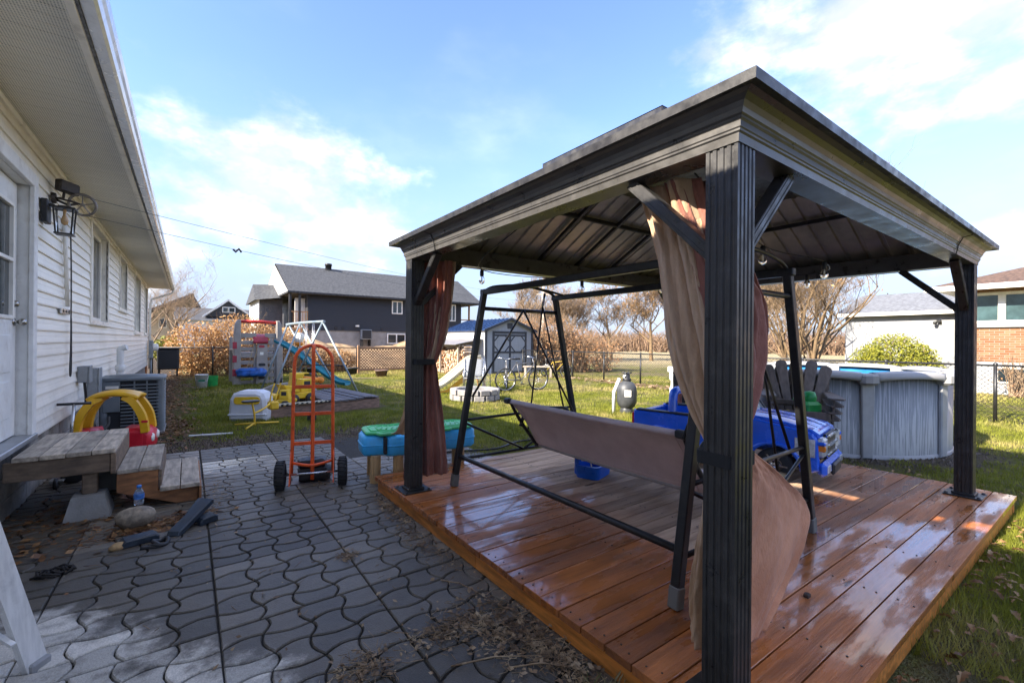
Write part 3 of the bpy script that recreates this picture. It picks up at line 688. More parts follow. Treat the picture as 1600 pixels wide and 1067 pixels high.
# ------------------------------------------------------------------ air conditioner
ACG = mat('ac_paint', (.16, .185, .20), .45, .2, .12, 5, dirt=.3, dcol=(.09, .09, .09)); ACD = mat('ac_coil', (.018, .02, .022), .7)
ac = thing('air_conditioner', 'grey louvred air conditioner unit standing against the bungalow wall', 'air conditioner', (-.64, 8.78, 0))
MB().box(-.37, .37, -.37, .37, 0, .05, .01).build('pad', CONC, ac)
MB().prism(rrect(.66, .66, .05), .06, .80, None).build('coil', ACD, ac)
for a in (-1, 1):
    for c_ in (-1, 1): MB().prism(rrect(.09, .09, .035, 4, a * .315, c_ * .315), .05, .80).build('corner_post', ACG, ac)
tp = MB(); tp.prism(rrect(.75, .75, .09), .79, .845, None, b=.015); tp.lathe([(.30, .845), (.28, .86), (.05, .87), (0, .87)], 24); tp.build('top', ACG, ac)
for k in range(14):
    z_ = .10 + k * .048
    MB().box(-.13, .30, -.362, -.338, z_, z_ + .02, .004).build('louvre', ACG, ac)
    MB().box(.338, .362, -.30, .30, z_, z_ + .02, .004).build('louvre', ACG, ac)
for xx in (.02, .16): MB().box(xx - .008, xx + .008, -.368, -.340, .07, .79).build('grille_bar', ACG, ac)
MB().box(-.32, -.135, -.366, -.335, .36, .79, .006).build('service_panel', ACG, ac)
MB().box(-.29, -.15, -.370, -.367, .69, .73).build('nameplate', WHITE, ac)
MB().tube(smoothpath([(-.25, -.36, .30), (-.25, -.48, .2), (-.33, -.55, .15), (-.42, -.5, .3)]), .018, 8).build('refrigerant_line', mat('pipe_foam', (.06, .06, .06), .8), ac)

# ------------------------------------------------------------------ wooden steps
st = thing('wooden_steps', 'weathered grey wooden back steps with landing at the white door', 'steps', (0, 0, 0))
STRW = mat('step_stringer', (.17, .12, .08), .75, 0, .35, 4, .25, 60, rnd=.15, stretch=(2, 6, 8), dirt=.5, dcol=(.06, .045, .035), dscale=5)
STRO = mat('orange_stringer', (.30, .13, .05), .7, 0, .35, 4, .25, 60, stretch=(2, 6, 8), dirt=.5, dcol=(.10, .05, .025), dscale=5)
LY0, LY1 = 4.72, 5.74
for k in range(4):
    x1 = -.46 - k * .142
    MB().box(x1 - .137, x1, LY0 + random.uniform(-.008, .008), LY1, .495, .53 + random.uniform(-.002, .002), .004).build('landing_board', GREYWOOD, st)
MB().box(-1.07, -.49, LY0 + .02, LY0 + .058, .35, .494, .004).build('rim_joist', STRW, st)
MB().box(-1.07, -.49, LY1 - .06, LY1 - .02, .35, .494, .004).build('rim_joist', STRW, st)
MB().box(-.488, -.455, LY0 + .01, LY1 - .01, .33, .494, .004).build('end_joist', STRW, st)
for k, (x0, z_) in enumerate(((-.455, .35), (-.182, .18))):
    for q in range(2):
        MB().box(x0 + q * .138 + .004, x0 + q * .138 + .136, LY0 + .02 - .06 * k + random.uniform(-.006, .006), LY1 - .02, z_ - .034, z_ + random.uniform(-.002, .002), .004).build('tread', GREYWOOD, st)
    MB().box(x0 - .001 + .27, x0 + .27 + .018, LY0 + .03 - .06 * k, LY1 - .03, z_ - .18 + .002, z_ - .036 if k else z_ - .036, .003).build('riser', STRO if k else STRW, st)
for yy in (LY0 + .03, LY1 - .068):
    P = [(-.454, .0), (-.454, .315), (-.186, .315), (-.186, .145), (.085, .145), (.085, .01), (-.05, .01), (-.38, .19), (-.454, .19)]
    P = [(-.453, .17), (-.453, .315), (-.19, .315), (-.19, .145), (.083, .145), (.083, .012), (-.06, .012)]
    MB().prism(P, 0, .036, frame((0, yy + .036, 0), (1, 0, 0), (0, 0, 1)), b=.003).build('stringer', STRO if yy < 5 else STRW, st)
for yy in (LY0 + .06, LY1 - .15): MB().box(-.66, -.57, yy, yy + .09, .185, .349, .006).build('post', STRW, st)
for j_, yy in enumerate((LY0 + .105, LY1 - .105)):
    cb = MB(); s_ = .14; tps = .095
    cb.add([(-s_, -s_, 0), (s_, -s_, 0), (s_, s_, 0), (-s_, s_, 0), (-tps, -tps, .19), (tps, -tps, .19), (tps, tps, .19), (-tps, tps, .19)], [(3, 2, 1, 0), (4, 5, 6, 7), (0, 1, 5, 4), (1, 2, 6, 5), (2, 3, 7, 6), (3, 0, 4, 7)])
    o = cb.build('pier_block', CONC); o.location = (-.615, yy - .02, -.004)
    tag(o, ('front' if j_ == 0 else 'rear') + ' concrete pier block under the landing post' + (' nearest the camera' if j_ == 0 else ' farther back by the toys'), 'concrete block')
# things lying by the steps
def rock(r, seed, sc=(1, 1, .8)):
    rr = random.Random(seed); mb = MB(); n_ = 12; prof = []
    ph = [rr.uniform(0, 6.28) for _ in range(6)]
    def f(u, v):
        th = u * math.pi; a = v * 2 * math.pi
        d = r * (1 + .10 * math.sin(2 * a + ph[0]) * math.sin(th) + .08 * math.sin(3 * a + ph[1] + 2 * th) * math.sin(th) + .06 * math.cos(3 * th + ph[2]))
        return (d * math.sin(th) * math.cos(a) * sc[0], d * math.sin(th) * math.sin(a) * sc[1], d * math.cos(th) * sc[2])
    mb.grid(f, 10, 14); return mb
STONE = mat('tan_stone', (.26, .215, .16), .85, 0, .4, 22, .5, 70, dirt=.3, dcol=(.12, .1, .08))
o = rock(.10, 3, (1.05, .9, .85)).build('field_stone', STONE); o.location = (-.30, 4.30, .085); tag(o, 'rounded tan field stone in front of the wooden steps', 'stone')
o = rock(.035, 8, (1.3, 1, .8)).build('stone_chip', mat('ochre_stone', (.38, .25, .12), .8, 0, .3, 20, .4, 60)); o.location = (-.36, 3.92, .03); tag(o, 'small ochre stone chip on the pavers left of the black edging pieces', 'stone')
wb = thing('water_bottle', 'small clear plastic water bottle with blue cap on the field stone', 'bottle', (-.29, 4.40, .15))
BOT, t, b = newmat('bottle_plastic'); b.inputs['Base Color'].default_value = (.75, .85, .95, 1); b.inputs['Roughness'].default_value = .06; b.inputs['Transmission Weight'].default_value = .85; b.inputs['IOR'].default_value = 1.25
MB().lathe([(0, 0), (.028, .002), (.031, .012), (.028, .05), (.031, .06), (.031, .085), (.024, .108), (.012, .124), (.012, .132)], 18).build('body', BOT, wb)
MB().lathe([(.032, .045), (.0325, .047), (.0325, .083), (.032, .085)], 18).build('sleeve', mat('blue_label', (.05, .16, .45), .4, 0, .4, 40), wb)
MB().lathe([(.014, .128), (.015, .129), (.015, .143), (.013, .145), (0, .145)], 14).build('cap', mat('blue_cap', (.03, .2, .6), .4), wb)
EDG = mat('blue_black_plastic', (.022, .034, .05), .45, 0, .3, 14, .2, 60, dirt=.45, dcol=(.07, .07, .07), dscale=9)
def wedge(name, label, x, y, rz, L, w, h, tilt=0, zz=.012, ry=0):
    mb = MB(); mb.prism([(-L / 2, 0), (L / 2, 0), (L / 2, h * .7), (L / 2 - .02, h), (-L / 2 + .02, h), (-L / 2, h * .6)], 0, w, None, b=.008)
    o = mb.build(name, EDG); o.matrix_world = Matrix.Translation((x, y, zz)) @ Matrix.Rotation(rz, 4, 'Z') @ Matrix.Rotation(tilt, 4, 'Y') @ Matrix.Rotation(R(90) + ry, 4, 'X')
    return tag(o, label, 'edging piece', 'broken black edging pieces')
wedge('edging_piece', 'flat black edging piece lying in front of the field stone', -.27, 4.02, .25, .20, .11, .05)
wedge('edging_piece', 'long tilted black edging piece leaning up beside the steps', .0, 4.14, .95, .40, .09, .05, -.32, .055)
wedge('edging_piece', 'black edging piece on edge behind the long tilted one', .045, 4.27, 1.15, .22, .05, .10, -.25, .03)
wedge('edging_piece', 'short black edging block at the right end of the pile', .10, 4.17, .5, .13, .10, .055, -.08, .012)
rg_ = MB().tube(smoothpath([(-.20, 3.84, .02), (-.15, 3.80, .03), (-.11, 3.82, .02), (-.10, 3.88, .035), (-.14, 3.90, .02), (-.18, 3.86, .04), (-.14, 3.80, .02), (-.24, 3.83, .02)]), .014, 6).build('black_rag', BLACKP); tag(rg_, 'crumpled black strap on the pavers below the edging pieces', 'strap')
rg_ = MB()
for k in range(26):
    a = random.uniform(0, 6.28); r_ = random.uniform(0, .07); rg_.tube([(r_ * math.cos(a) * 1.5, r_ * math.sin(a), .005), (r_ * math.cos(a + .6) * 1.3, r_ * math.sin(a + .6), random.uniform(.01, .03)), (r_ * math.cos(a + 1.5) * 1.2, r_ * math.sin(a + 1.5), .006)], .007, 4)
rg_ = rg_.build('burnt_debris', mat('charred', (.018, .015, .013), .9, 0, .4, 40, .4, 60)); rg_.location = (-.62, 3.72, .012); tag(rg_, 'small patch of charred black debris on the pale pavers by the ladder', 'debris')

# ------------------------------------------------------------------ aluminium step ladder at the left edge
ALU = mat('aluminium', (.74, .73, .70), .45, .15, .1, 8, .12, 60, stretch=(6, 6, 1), dirt=.3, dcol=(.25, .25, .25), dscale=12)
lad = thing('step_ladder', 'aluminium step ladder standing on the pavers at the left edge', 'ladder', (-.50, 2.70, .012))
lad.rotation_euler = (0, 0, R(146.0))       # local x runs along the rungs, away from the view, local y = towards the back legs
# local frame: x along the rungs, y back, z up
def rail(x0, x1, y0, y1, nm='front_rail', w=.085):
    mb = MB(); p0 = Vector((x0, y0, 0)); p1 = Vector((x1, y1, 1.75))
    mb.bar(p0, p1, .006, w, up=(0, 1, 0)); 
    for s_ in (-1, 1):
        off_ = Vector((.011, s_ * (w / 2 - .003), 0)); mb.bar(p0 + off_, p1 + off_, .024, .006, up=(0, 1, 0))
    return mb.build(nm, ALU, lad)
rail(0, .16, 0, .38); rail(.60, .44, 0, .38)
rail(0.02, .17, 1.05, .45, 'rear_rail', .04); rail(.58, .43, 1.05, .45, 'rear_rail', .04)
for k in range(1, 6):
    z_ = k * .29; f_ = z_ / 1.75
    sp = MB(); sp.box(.16 * f_ + .004, .60 - .16 * f_ - .004, .38 * f_ - .035, .38 * f_ + .045, z_ - .004, z_ + .002); sp.box(.16 * f_ + .004, .60 - .16 * f_ - .004, .38 * f_ - .038, .38 * f_ - .033, z_ - .03, z_ + .002)
    sp.build('step', ALU, lad)
for k in (1, 3): 
    f_ = k * .29 / 1.75; MB().bar((.06 * f_ + .02, 1.05 - .6 * f_, k * .29), (.58 - .1 * f_, 1.05 - .6 * f_, k * .29), .03, .02).build('rear_brace', ALU, lad)
MB().bar((0, .10, .16), (.27, .08, .30), .02, .012).build('knee_brace', ALU, lad)
MB().box(.13, .47, .28, .52, 1.75, 1.785, .008).build('top_cap', ALU, lad)
for xx, yy in ((0, 0), (.60, 0), (.02, 1.05), (.58, 1.05)): MB().box(xx - .02, xx + .03, yy - .04, yy + .04, -.008, .035, .006).build('foot', mat('ladder_foot', (.3, .3, .3), .7) if 'ladder_foot' not in MATS else MATS['ladder_foot'], lad)
# ------------------------------------------------------------------ gazebo
GX0, GX1, GY0, GY1 = 1.555, 5.33, .845, 3.57; PH = .058
ZB, ZE = 2.082, 2.218; OV = .145
GAZ = mat('gazebo_metal', (.030, .028, .026), .40, .1, .2, 14, .04, 150, dirt=.5, dcol=(.085, .08, .072), dscale=11, rvar=.16)
GAZB = mat('gazebo_cornice_metal', (.105, .098, .088), .34, .4, .15, 9, dirt=.25, dcol=(.05, .048, .045), dscale=14)
m, t, b = newmat('gazebo_roof_sheet')
pos = t.new('ShaderNodeNewGeometry').outputs['Position']
n = t.noise(pos, 2.4, 6, .65); c_ = t.mix(t.step(n, .3, .7), (.30, .27, .22), (.52, .46, .38))
t.put(b.inputs['Base Color'], c_); b.inputs['Roughness'].default_value = .38; b.inputs['Metallic'].default_value = .35; RSHEET = m
gaz = thing('gazebo', 'black metal hardtop gazebo with fluted posts standing on the deck', 'gazebo', (0, 0, 0))
def fluted(w, n_=4):
    P = []
    for (dx, dy, ox, oy) in ((1, 0, -1, -1), (0, 1, 1, -1), (-1, 0, 1, 1), (0, -1, -1, 1)):
        nx, ny = dy, -dx; L = 2 * w; st = L / (n_ * 2 + 1)
        P.append((ox * w, oy * w))
        for k in range(n_):
            a = st * (2 * k + 1); d_ = .0045
            for (s1, dp) in ((a, 0), (a + .003, d_), (a + st - .003, d_), (a + st, 0)):
                P.append((ox * w + dx * s1 - nx * dp, oy * w + dy * s1 - ny * dp))
    return P
STRAP = mat('black_webbing', (.012, .012, .012), .85, 0, .2, 60)
for (X, Y) in ((GX0, GY0), (GX0, GY1), (GX1, GY0), (GX1, GY1)):
    p = MB().prism(fluted(PH), DZ + .012, ZB + .03).build('post', GAZ, gaz); p.location = (X, Y, 0)
    bp = MB(); bp.box(-.12, .12, -.12, .12, DZ + .003, DZ + .011, .003); bp.box(-.072, .072, -.072, .072, DZ + .011, DZ + .03, .004)
    for a in (-1, 1):
        for c_ in (-1, 1): bp.lathe([(0, DZ + .024), (.011, DZ + .022), (.013, DZ + .011)], 8, Matrix.Translation((a * .098, c_ * .098, 0)))
    bp.build('base_plate', GAZ, p)
# crown moulding beams: profile (outward offset from post centre line, z)
cpf = [(-PH, ZB), (PH + .004, ZB), (PH + .006, ZB + .028), (PH + .012, ZB + .033), (PH + .012, ZB + .040), (PH + .016, ZB + .044), (PH + .016, ZB + .064), (PH + .022, ZB + .070), (PH + .022, ZB + .077), (PH + .028, ZB + .082),
       (PH + .032, ZB + .098), (PH + .042, ZB + .114), (PH + .060, ZB + .126), (PH + .078, ZB + .131), (OV - .002, ZB + .133), (OV, ZE + .001), (OV - .02, ZE + .004), (-PH, ZE + .004)]
def mould(a, c_, nrm):
    """beam from corner a to corner c_ with mitred ends"""
    a = Vector(a); c_ = Vector(c_); d = (c_ - a).normalized(); nrm = Vector(nrm); n_ = len(cpf)
    V = [(a + nrm * o - d * o + Vector((0, 0, z))) for o, z in cpf] + [(c_ + nrm * o + d * o + Vector((0, 0, z))) for o, z in cpf]
    mb = MB(); mb.add(V, [(i, (i + 1) % n_, n_ + (i + 1) % n_, n_ + i) for i in range(n_)] + [tuple(range(n_))[::-1], tuple(range(n_, 2 * n_))])
    return mb.build('beam', GAZB, gaz)
mould((GX0, GY1, 0), (GX0, GY0, 0), (-1, 0, 0)); mould((GX0, GY0, 0), (GX1, GY0, 0), (0, -1, 0))
mould((GX1, GY0, 0), (GX1, GY1, 0), (1, 0, 0)); mould((GX1, GY1, 0), (GX0, GY1, 0), (0, 1, 0))
# joint seams of the cornice (thin dark wire ties)
for a in (.62,):
    yy = GY1 + OV - (GY1 - GY0) * .24
    MB().tube([(GX0 - OV - .004, yy, ZE + .01), (GX0 - OV - .004, yy, ZE - .016), (GX0 - PH - .045, yy, ZB + .112), (GX0 - PH - .02, yy, ZB + .06), (GX0 - PH - .008, yy, ZB - .004), (GX0 - .04, yy, ZB - .01)], .0035, 5).build('wire_tie', BLACKP, gaz)
    xx = GX0 + (GX1 - GX0) * .80
    MB().tube([(xx, GY0 - OV - .004, ZE + .01), (xx, GY0 - OV - .004, ZE - .016), (xx, GY0 - PH - .045, ZB + .112), (xx, GY0 - PH - .02, ZB + .06), (xx, GY0 - PH - .008, ZB - .004), (xx, GY0 - .04, ZB - .01)], .0035, 5).build('wire_tie', BLACKP, gaz)
# braces
def brace(X, Y, dx, dy):
    mb = MB(); L = .36
    p0 = Vector((X + dx * (PH - .003), Y + dy * (PH - .003), ZB - L)); p1 = Vector((X + dx * (PH + L), Y + dy * (PH + L), ZB - .005)); sd = Vector((-dy, dx, 0))
    mb.bar(p0, p1, .058, .05, .003, ext=.012)
    br = mb.build('brace', GAZ if dx == 0 else GAZB if False else GAZ, gaz)
    for s_ in (-1, 1):
        for q in (-.012, .012):
            up_ = (p1 - p0).cross(sd).normalized()
            MB().bar(p0 + sd * s_ * .0285 + up_ * q, p1 + sd * s_ * .0285 + up_ * q, .006, .006).build('ridge', GAZ, br)
for (X, Y, sx, sy) in ((GX0, GY0, 1, 1), (GX0, GY1, 1, -1), (GX1, GY0, -1, 1), (GX1, GY1, -1, -1)):
    brace(X, Y, sx, 0); brace(X, Y, 0, sy)
# hipped roof of ribbed sheets, with a small raised cap
EX0, EX1, EY0, EY1 = GX0 - OV, GX1 + OV, GY0 - OV, GY1 + OV
CYm = (EY0 + EY1) / 2; pitch = .54
def rz_(X, Y): return ZE + .006 + pitch * min(X - EX0, EX1 - X, Y - EY0, EY1 - Y)
def slope(side):
    L = (EY1 - EY0) if side in 'LR' else (EX1 - EX0); n_ = int(round(L / .155)); w = L / n_; half = (EY1 - EY0) / 2
    for k in range(n_):
        s0, s1 = k * w, (k + 1) * w
        def pt(s, u, dz=0):
            u = max(0, u); z = ZE + .006 + pitch * u + dz
            return {'L': (EX0 + u, EY0 + s, z), 'R': (EX1 - u, EY0 + s, z), 'N': (EX0 + s, EY0 + u, z), 'F': (EX0 + s, EY1 - u, z)}[side]
        um = lambda s: min(s, L - s, half) if side in 'NF' else min(s, L - s)
        mb = MB(); prof = [(0, 0), (.10, 0), (.16, .018), (.30, .018), (.36, 0), (1, 0)]
        V = []
        for f_, dz in prof:
            s = s0 + (s1 - s0) * f_; V += [pt(s, 0, dz), pt(s, um(s), dz), pt(s, 0, dz - .004), pt(s, um(s), dz - .004)]
        F = []
        for q in range(len(prof) - 1):
            a = q * 4; F += [(a, a + 4, a + 5, a + 1), (a + 2, a + 3, a + 7, a + 6), (a, a + 2, a + 6, a + 4), (a + 1, a + 5, a + 7, a + 3)]
        if side in 'RN' : pass
        mb.add(V, F); mb.build('roof_panel', RSHEET, gaz)
for s_ in 'LRNF': slope(s_)
dpf = [(OV - .004, ZE - .006), (OV + .024, ZE - .010), (OV + .026, ZE + .024), (OV + .012, ZE + .032), (OV - .004, ZE + .030)]
for a, c_, nr in (((GX0, GY1, 0), (GX0, GY0, 0), (-1, 0, 0)), ((GX0, GY0, 0), (GX1, GY0, 0), (0, -1, 0)), ((GX1, GY0, 0), (GX1, GY1, 0), (1, 0, 0)), ((GX1, GY1, 0), (GX0, GY1, 0), (0, 1, 0))):
    a = Vector(a); c_ = Vector(c_); d = (c_ - a).normalized(); nr = Vector(nr); n_ = len(dpf)
    V = [a + nr * o - d * o + Vector((0, 0, z)) for o, z in dpf] + [c_ + nr * o + d * o + Vector((0, 0, z)) for o, z in dpf]
    MB().add(V, [(i, (i + 1) % n_, n_ + (i + 1) % n_, n_ + i) for i in range(n_)] + [tuple(range(n_))[::-1], tuple(range(n_, 2 * n_))]).build('drip_edge', GAZ, gaz)
half = (EY1 - EY0) / 2; RZ = ZE + .006 + pitch * half
for (a, c_) in (((EX0 + .2, EY0 + .2), (EX0 + half, CYm)), ((EX0 + .2, EY1 - .2), (EX0 + half, CYm)), ((EX1 - .2, EY0 + .2), (EX1 - half, CYm)), ((EX1 - .2, EY1 - .2), (EX1 - half, CYm))):
    MB().bar((a[0], a[1], ZE - .035 + .2 * pitch), (c_[0], c_[1], RZ - .045), .045, .05, .004).build('hip_rafter', GAZ, gaz)
MB().bar((EX0 + half, CYm, RZ - .05), (EX1 - half, CYm, RZ - .05), .05, .05, .004).build('ridge_beam', GAZ, gaz)
for (p, q) in (((EX0 + .7, EY0 + .7), (EX0 + .7, EY1 - .7)), ((EX1 - .7, EY0 + .7), (EX1 - .7, EY1 - .7)), ((EX0 + .7, EY0 + .7), (EX1 - .7, EY0 + .7)), ((EX0 + .7, EY1 - .7), (EX1 - .7, EY1 - .7))):
    z_ = ZE + pitch * .7 - .035; MB().bar((*p, z_), (*q, z_), .035, .035, .003).build('purlin', GAZ, gaz)
for X in (EX0 + half, (EX0 + EX1) / 2, EX1 - half):
    for s_ in (-1, 1): MB().bar((X, CYm, RZ - .04), (X, CYm + s_ * (half - .1), ZE + .01), .035, .035, .003).build('rafter', GAZ, gaz)
cz = ZE + pitch * .86 - .005
cap = MB(); c0x, c1x, c0y, c1y = EX0 + .86, EX1 - .86, EY0 + .95, EY1 - .95
cap.box(c0x, c1x, c0y, c1y, cz + .07, cz + .135, .006); hh = (c1y - c0y) / 2
cap.add([(c0x, c0y, cz + .136), (c1x, c0y, cz + .136), (c1x, c1y, cz + .136), (c0x, c1y, cz + .136), (c0x + hh, CYm, cz + .136 + pitch * hh), (c1x - hh, CYm, cz + .136 + pitch * hh)], [(0, 1, 5, 4), (1, 2, 5), (2, 3, 4, 5), (3, 0, 4)])
cap.build('vent_cap', GAZ, gaz)

# ------------------------------------------------------------------ string lights
sl = thing('string_lights', 'string of clear bulbs draped under the gazebo roof', 'string lights', (0, 0, 0))
bul = [(2.05, 3.30, 2.02), (3.05, 3.1, 2.0), (3.02, 1.42, 2.04), (3.72, 1.32, 2.0), (4.55, 1.75, 2.04), (4.0, 2.9, 2.05)]
anc = [(1.62, 3.5, 2.08)] + bul + [(1.7, 1.0, 2.08)]
P = [anc[0]]
cabp = smoothpath([(1.62, 2.2, 2.09), bul[0], bul[1], bul[5], bul[4], bul[3], bul[2], (1.66, 1.05, 2.09)], 6)
MB().tube(cabp, .004, 5).build('cable', BLACKP, sl)
for (a, c_, e) in bul:
    s_ = MB().lathe([(.0, .0), (.012, 0), (.017, -.012), (.017, -.05), (.013, -.055)], 10, Matrix.Translation((a, c_, e))).build('socket', BLACKP, sl)
    MB().lathe([(.012, -.05), (.022, -.07), (.027, -.09), (.022, -.11), (.008, -.122), (0, -.124)], 12, Matrix.Translation((a, c_, e))).build('bulb', CLEAR, sl)
    MB().lathe([(.003, -.05), (.007, -.07), (.006, -.1), (0, -.105)], 6, Matrix.Translation((a, c_, e))).build('filament', mat('filament', (.8, .7, .5), .3) if 'filament' not in MATS else MATS['filament'], sl)

# ------------------------------------------------------------------ curtains
def clothmat(name, lo, hi):
    m, t, b = newmat(name)
    pos = t.new('ShaderNodeNewGeometry').outputs['Position']
    n = t.noise(pos, 3.5, 6, .6); wv = t.noise(t.map(pos, (1, 1, .1)), 260, 2, .5); wr = t.noise(pos, 22, 4, .6, .8)
    c_ = t.mix(t.step(n, .3, .75), lo, hi); c_ = t.mix(1.0, c_, t.mix(wv, (.85,) * 3, (1.12,) * 3), 'MULTIPLY')
    t.put(b.inputs['Base Color'], c_); b.inputs['Roughness'].default_value = .8; b.inputs['Sheen Weight'].default_value = .25
    wr2 = t.noise(t.map(pos, (1, 1, .45), rot=(.5, .4, 0)), 55, 3, .6, 1.2)
    bump(t, b, t.math('ADD', t.math('MULTIPLY', wv, .3), t.math('ADD', wr, t.math('MULTIPLY', wr2, .6))), .55, .010)
    tr = t.new('ShaderNodeBsdfTranslucent'); t.l.new(c_, tr.inputs[0]); mx = t.new('ShaderNodeMixShader'); mx.inputs[0].default_value = .22
    out = [q for q in t.n if q.type == 'OUTPUT_MATERIAL'][0]
    t.l.new(b.outputs[0], mx.inputs[1]); t.l.new(tr.outputs[0], mx.inputs[2]); t.l.new(mx.outputs[0], out.inputs[0])
    return m
LITBROWN = clothmat('sunlit_brown_curtain_cloth', (.56, .37, .22), (.70, .49, .31)); MAROON = clothmat('maroon_curtain_cloth', (.28, .10, .066), (.42, .17, .115))  # beige is the brown cloth with its sunlit tone put into the colour
RUST = clothmat('rust_curtain_cloth', (.52, .21, .10), (.74, .355, .195))
def curtain(levels, pleats, mat_, name='cloth', parent=None, nu=96, nv=70, ph=0.0, seed=1, hem=True):
    """levels: (z, left xy, right xy, pleat depth); a pleated sheet lofted through them"""
    L = sorted(levels, key=lambda q: -q[0]); Zs = [q[0] for q in L]
    def samp(v):
        f = v * (len(L) - 1); i = min(int(f), len(L) - 2); u = f - i
        def cr(g):
            a, b_, c_, d_ = (g(L[max(i - 1, 0)]), g(L[i]), g(L[i + 1]), g(L[min(i + 2, len(L) - 1)]))
            return .5 * ((2 * b_) + (c_ - a) * u + (2 * a - 5 * b_ + 4 * c_ - d_) * u * u + (3 * b_ - a - 3 * c_ + d_) * u ** 3)
        zl = cr(lambda q: Vector((q[1][0], q[1][1], q[1][2] if len(q[1]) > 2 else q[0])))
        zr = cr(lambda q: Vector((q[2][0], q[2][1], q[2][2] if len(q[2]) > 2 else q[0])))
        am = cr(lambda q: Vector((q[3], 0, 0))).x
        return zl, zr, am
    rr = random.Random(seed); k1, k2 = rr.uniform(.7, 1.3), rr.uniform(1.6, 2.4)
    def fn(u, v):
        a, c_, am = samp(v); d = c_ - a; nrm = Vector((-d.y, d.x, 0))
        nrm = nrm.normalized() if nrm.length > 1e-6 else Vector((0, 1, 0))
        w = math.sin(2 * math.pi * pleats * u + ph + .5 * math.sin(v * 5)) + .45 * math.sin(2 * math.pi * pleats * k2 * u + 2 * v * k1 + 1)
        fl = .25 * math.sin(9 * v + 7 * u) * am
        fl += am * (.16 * math.sin(31 * v + 19 * u + k1 * 4) * math.sin(13 * u + 5 * v) + .10 * math.sin(57 * v - 41 * u + k2 * 9) * math.sin(23 * v + 3) + .07 * math.sin(83 * u + 61 * v))
        return a + d * (u + .012 * math.sin(2 * math.pi * pleats * u * 2)) + nrm * (am * w + fl)
    cl0 = MB().grid(fn, nu, nv, True, .003).build(name, mat_, parent)
    if hem:
        for v0, v1 in ((.955, .958), (.999, 1.0)):
            MB().tube([fn(k / 60, v0) + Vector((0, 0, 0)) for k in range(61)], .0026, 5).build('hem_stitch', mat_, cl0)
        MB().tube([fn(.995, k / 40) for k in range(41)], .003, 5).build('hem_stitch', mat_, cl0)
    return cl0
ca = thing('curtain', 'sunlit-toned brown curtain sweeping down from the left beam to the near post', 'curtain', (0, 0, 0))
curtain([(2.085, (1.66, 1.34), (1.66, 1.08), .026), (1.79, (1.66, 1.25), (1.655, 1.02), .026), (1.39, (1.665, 1.18), (1.66, .93), .020), (1.18, (1.67, 1.10), (1.66, .91), .016), (1.01, (1.672, 1.0), (1.64, .915), .010), (.985, (1.672, .99), (1.64, .915), .010)], 2.2, LITBROWN, 'upper_drape', ca, seed=2)
curtain([(.985, (1.672, .99), (1.64, .915), .010), (.74, (1.67, 1.02), (1.65, .90), .016), (.40, (1.665, 1.065), (1.66, .92), .022), (.20, (1.665, 1.045), (1.66, .93), .022)], 2.5, LITBROWN, 'lower_drape', ca, seed=4)
cb_ = thing('curtain', 'rust maroon curtain tied to the near post and billowing out to its right', 'curtain', (0, 0, 0))
curtain([(2.085, (1.62, 1.16), (1.86, .93), .022), (1.75, (1.635, 1.03), (1.90, .945), .022), (1.56, (1.64, .97), (2.045, .95), .020), (1.28, (1.64, .93), (2.03, .95), .018), (1.06, (1.64, .92), (1.86, .925), .012), (.985, (1.64, .915), (1.80, .91), .010)], 4.2, MAROON, 'upper_drape', cb_, seed=3, ph=1.2)
curtain([(1.01, (1.66, .905, 1.0), (1.78, .905, 1.01), .010), (.93, (1.66, .89, .94), (2.02, .93, .90), .012), (.84, (1.665, .89, .86), (2.32, .98, .76), .012), (.74, (1.67, .89, .75), (2.56, 1.0, .62), .013), (.60, (1.68, .90, .60), (2.63, .99, .50), .014), (.47, (1.69, .91, .46), (2.50, .97, .36), .014), (.34, (1.70, .92, .33), (2.28, .95, .25), .014), (.22, (1.72, .93, .20), (2.04, .93, .165), .012)], 1.4, RUST, 'lower_drape', cb_, seed=6, ph=.5)
sp = MB(); sp.prism(rrect(.165, .15, .03), .975, 1.02)
o = sp.build('tie_strap', STRAP, cb_); o.location = (GX0 + .02, GY0 + .02, 0)
cc = thing('curtain', 'brown curtain bundled and tied beside the left gazebo post', 'curtain', (0, 0, 0))
curtain([(2.085, (1.64, 3.66), (1.80, 3.40), .022), (1.6, (1.645, 3.65), (1.80, 3.46), .024), (1.22, (1.635, 3.64), (1.73, 3.52), .014)], 4.2, MAROON, 'upper_drape', cc, seed=8)
curtain([(2.085, (1.70, 3.60), (1.86, 3.42), .014), (1.75, (1.70, 3.60), (1.85, 3.46), .018), (1.45, (1.68, 3.58), (1.81, 3.48), .018), (1.23, (1.66, 3.58), (1.74, 3.52), .010)], 1.6, LITBROWN, 'outer_drape', cc, seed=9)
curtain([(1.22, (1.63, 3.64), (1.73, 3.52), .012), (.92, (1.57, 3.66), (1.79, 3.53), .026), (.60, (1.53, 3.66), (1.84, 3.54), .030), (.24, (1.50, 3.66), (1.88, 3.54), .032)], 3.4, MAROON, 'lower_drape', cc, seed=10)
curtain([(.95, (1.54, 3.68), (1.60, 3.64), .008), (.74, (1.53, 3.78), (1.61, 3.66), .010), (.59, (1.54, 3.92), (1.64, 3.74), .012), (.53, (1.56, 4.10), (1.70, 3.92), .010)], 1.2, LITBROWN, 'loose_corner', cc, seed=11)
o = MB().prism(rrect(.19, .17, .03), 1.205, 1.25).build('tie_strap', STRAP, cc); o.location = (GX0 + .06, GY1 - .01, 0)
cd_ = thing('curtain', 'dark curtain bundle at the far corner post of the gazebo', 'curtain', (0, 0, 0))
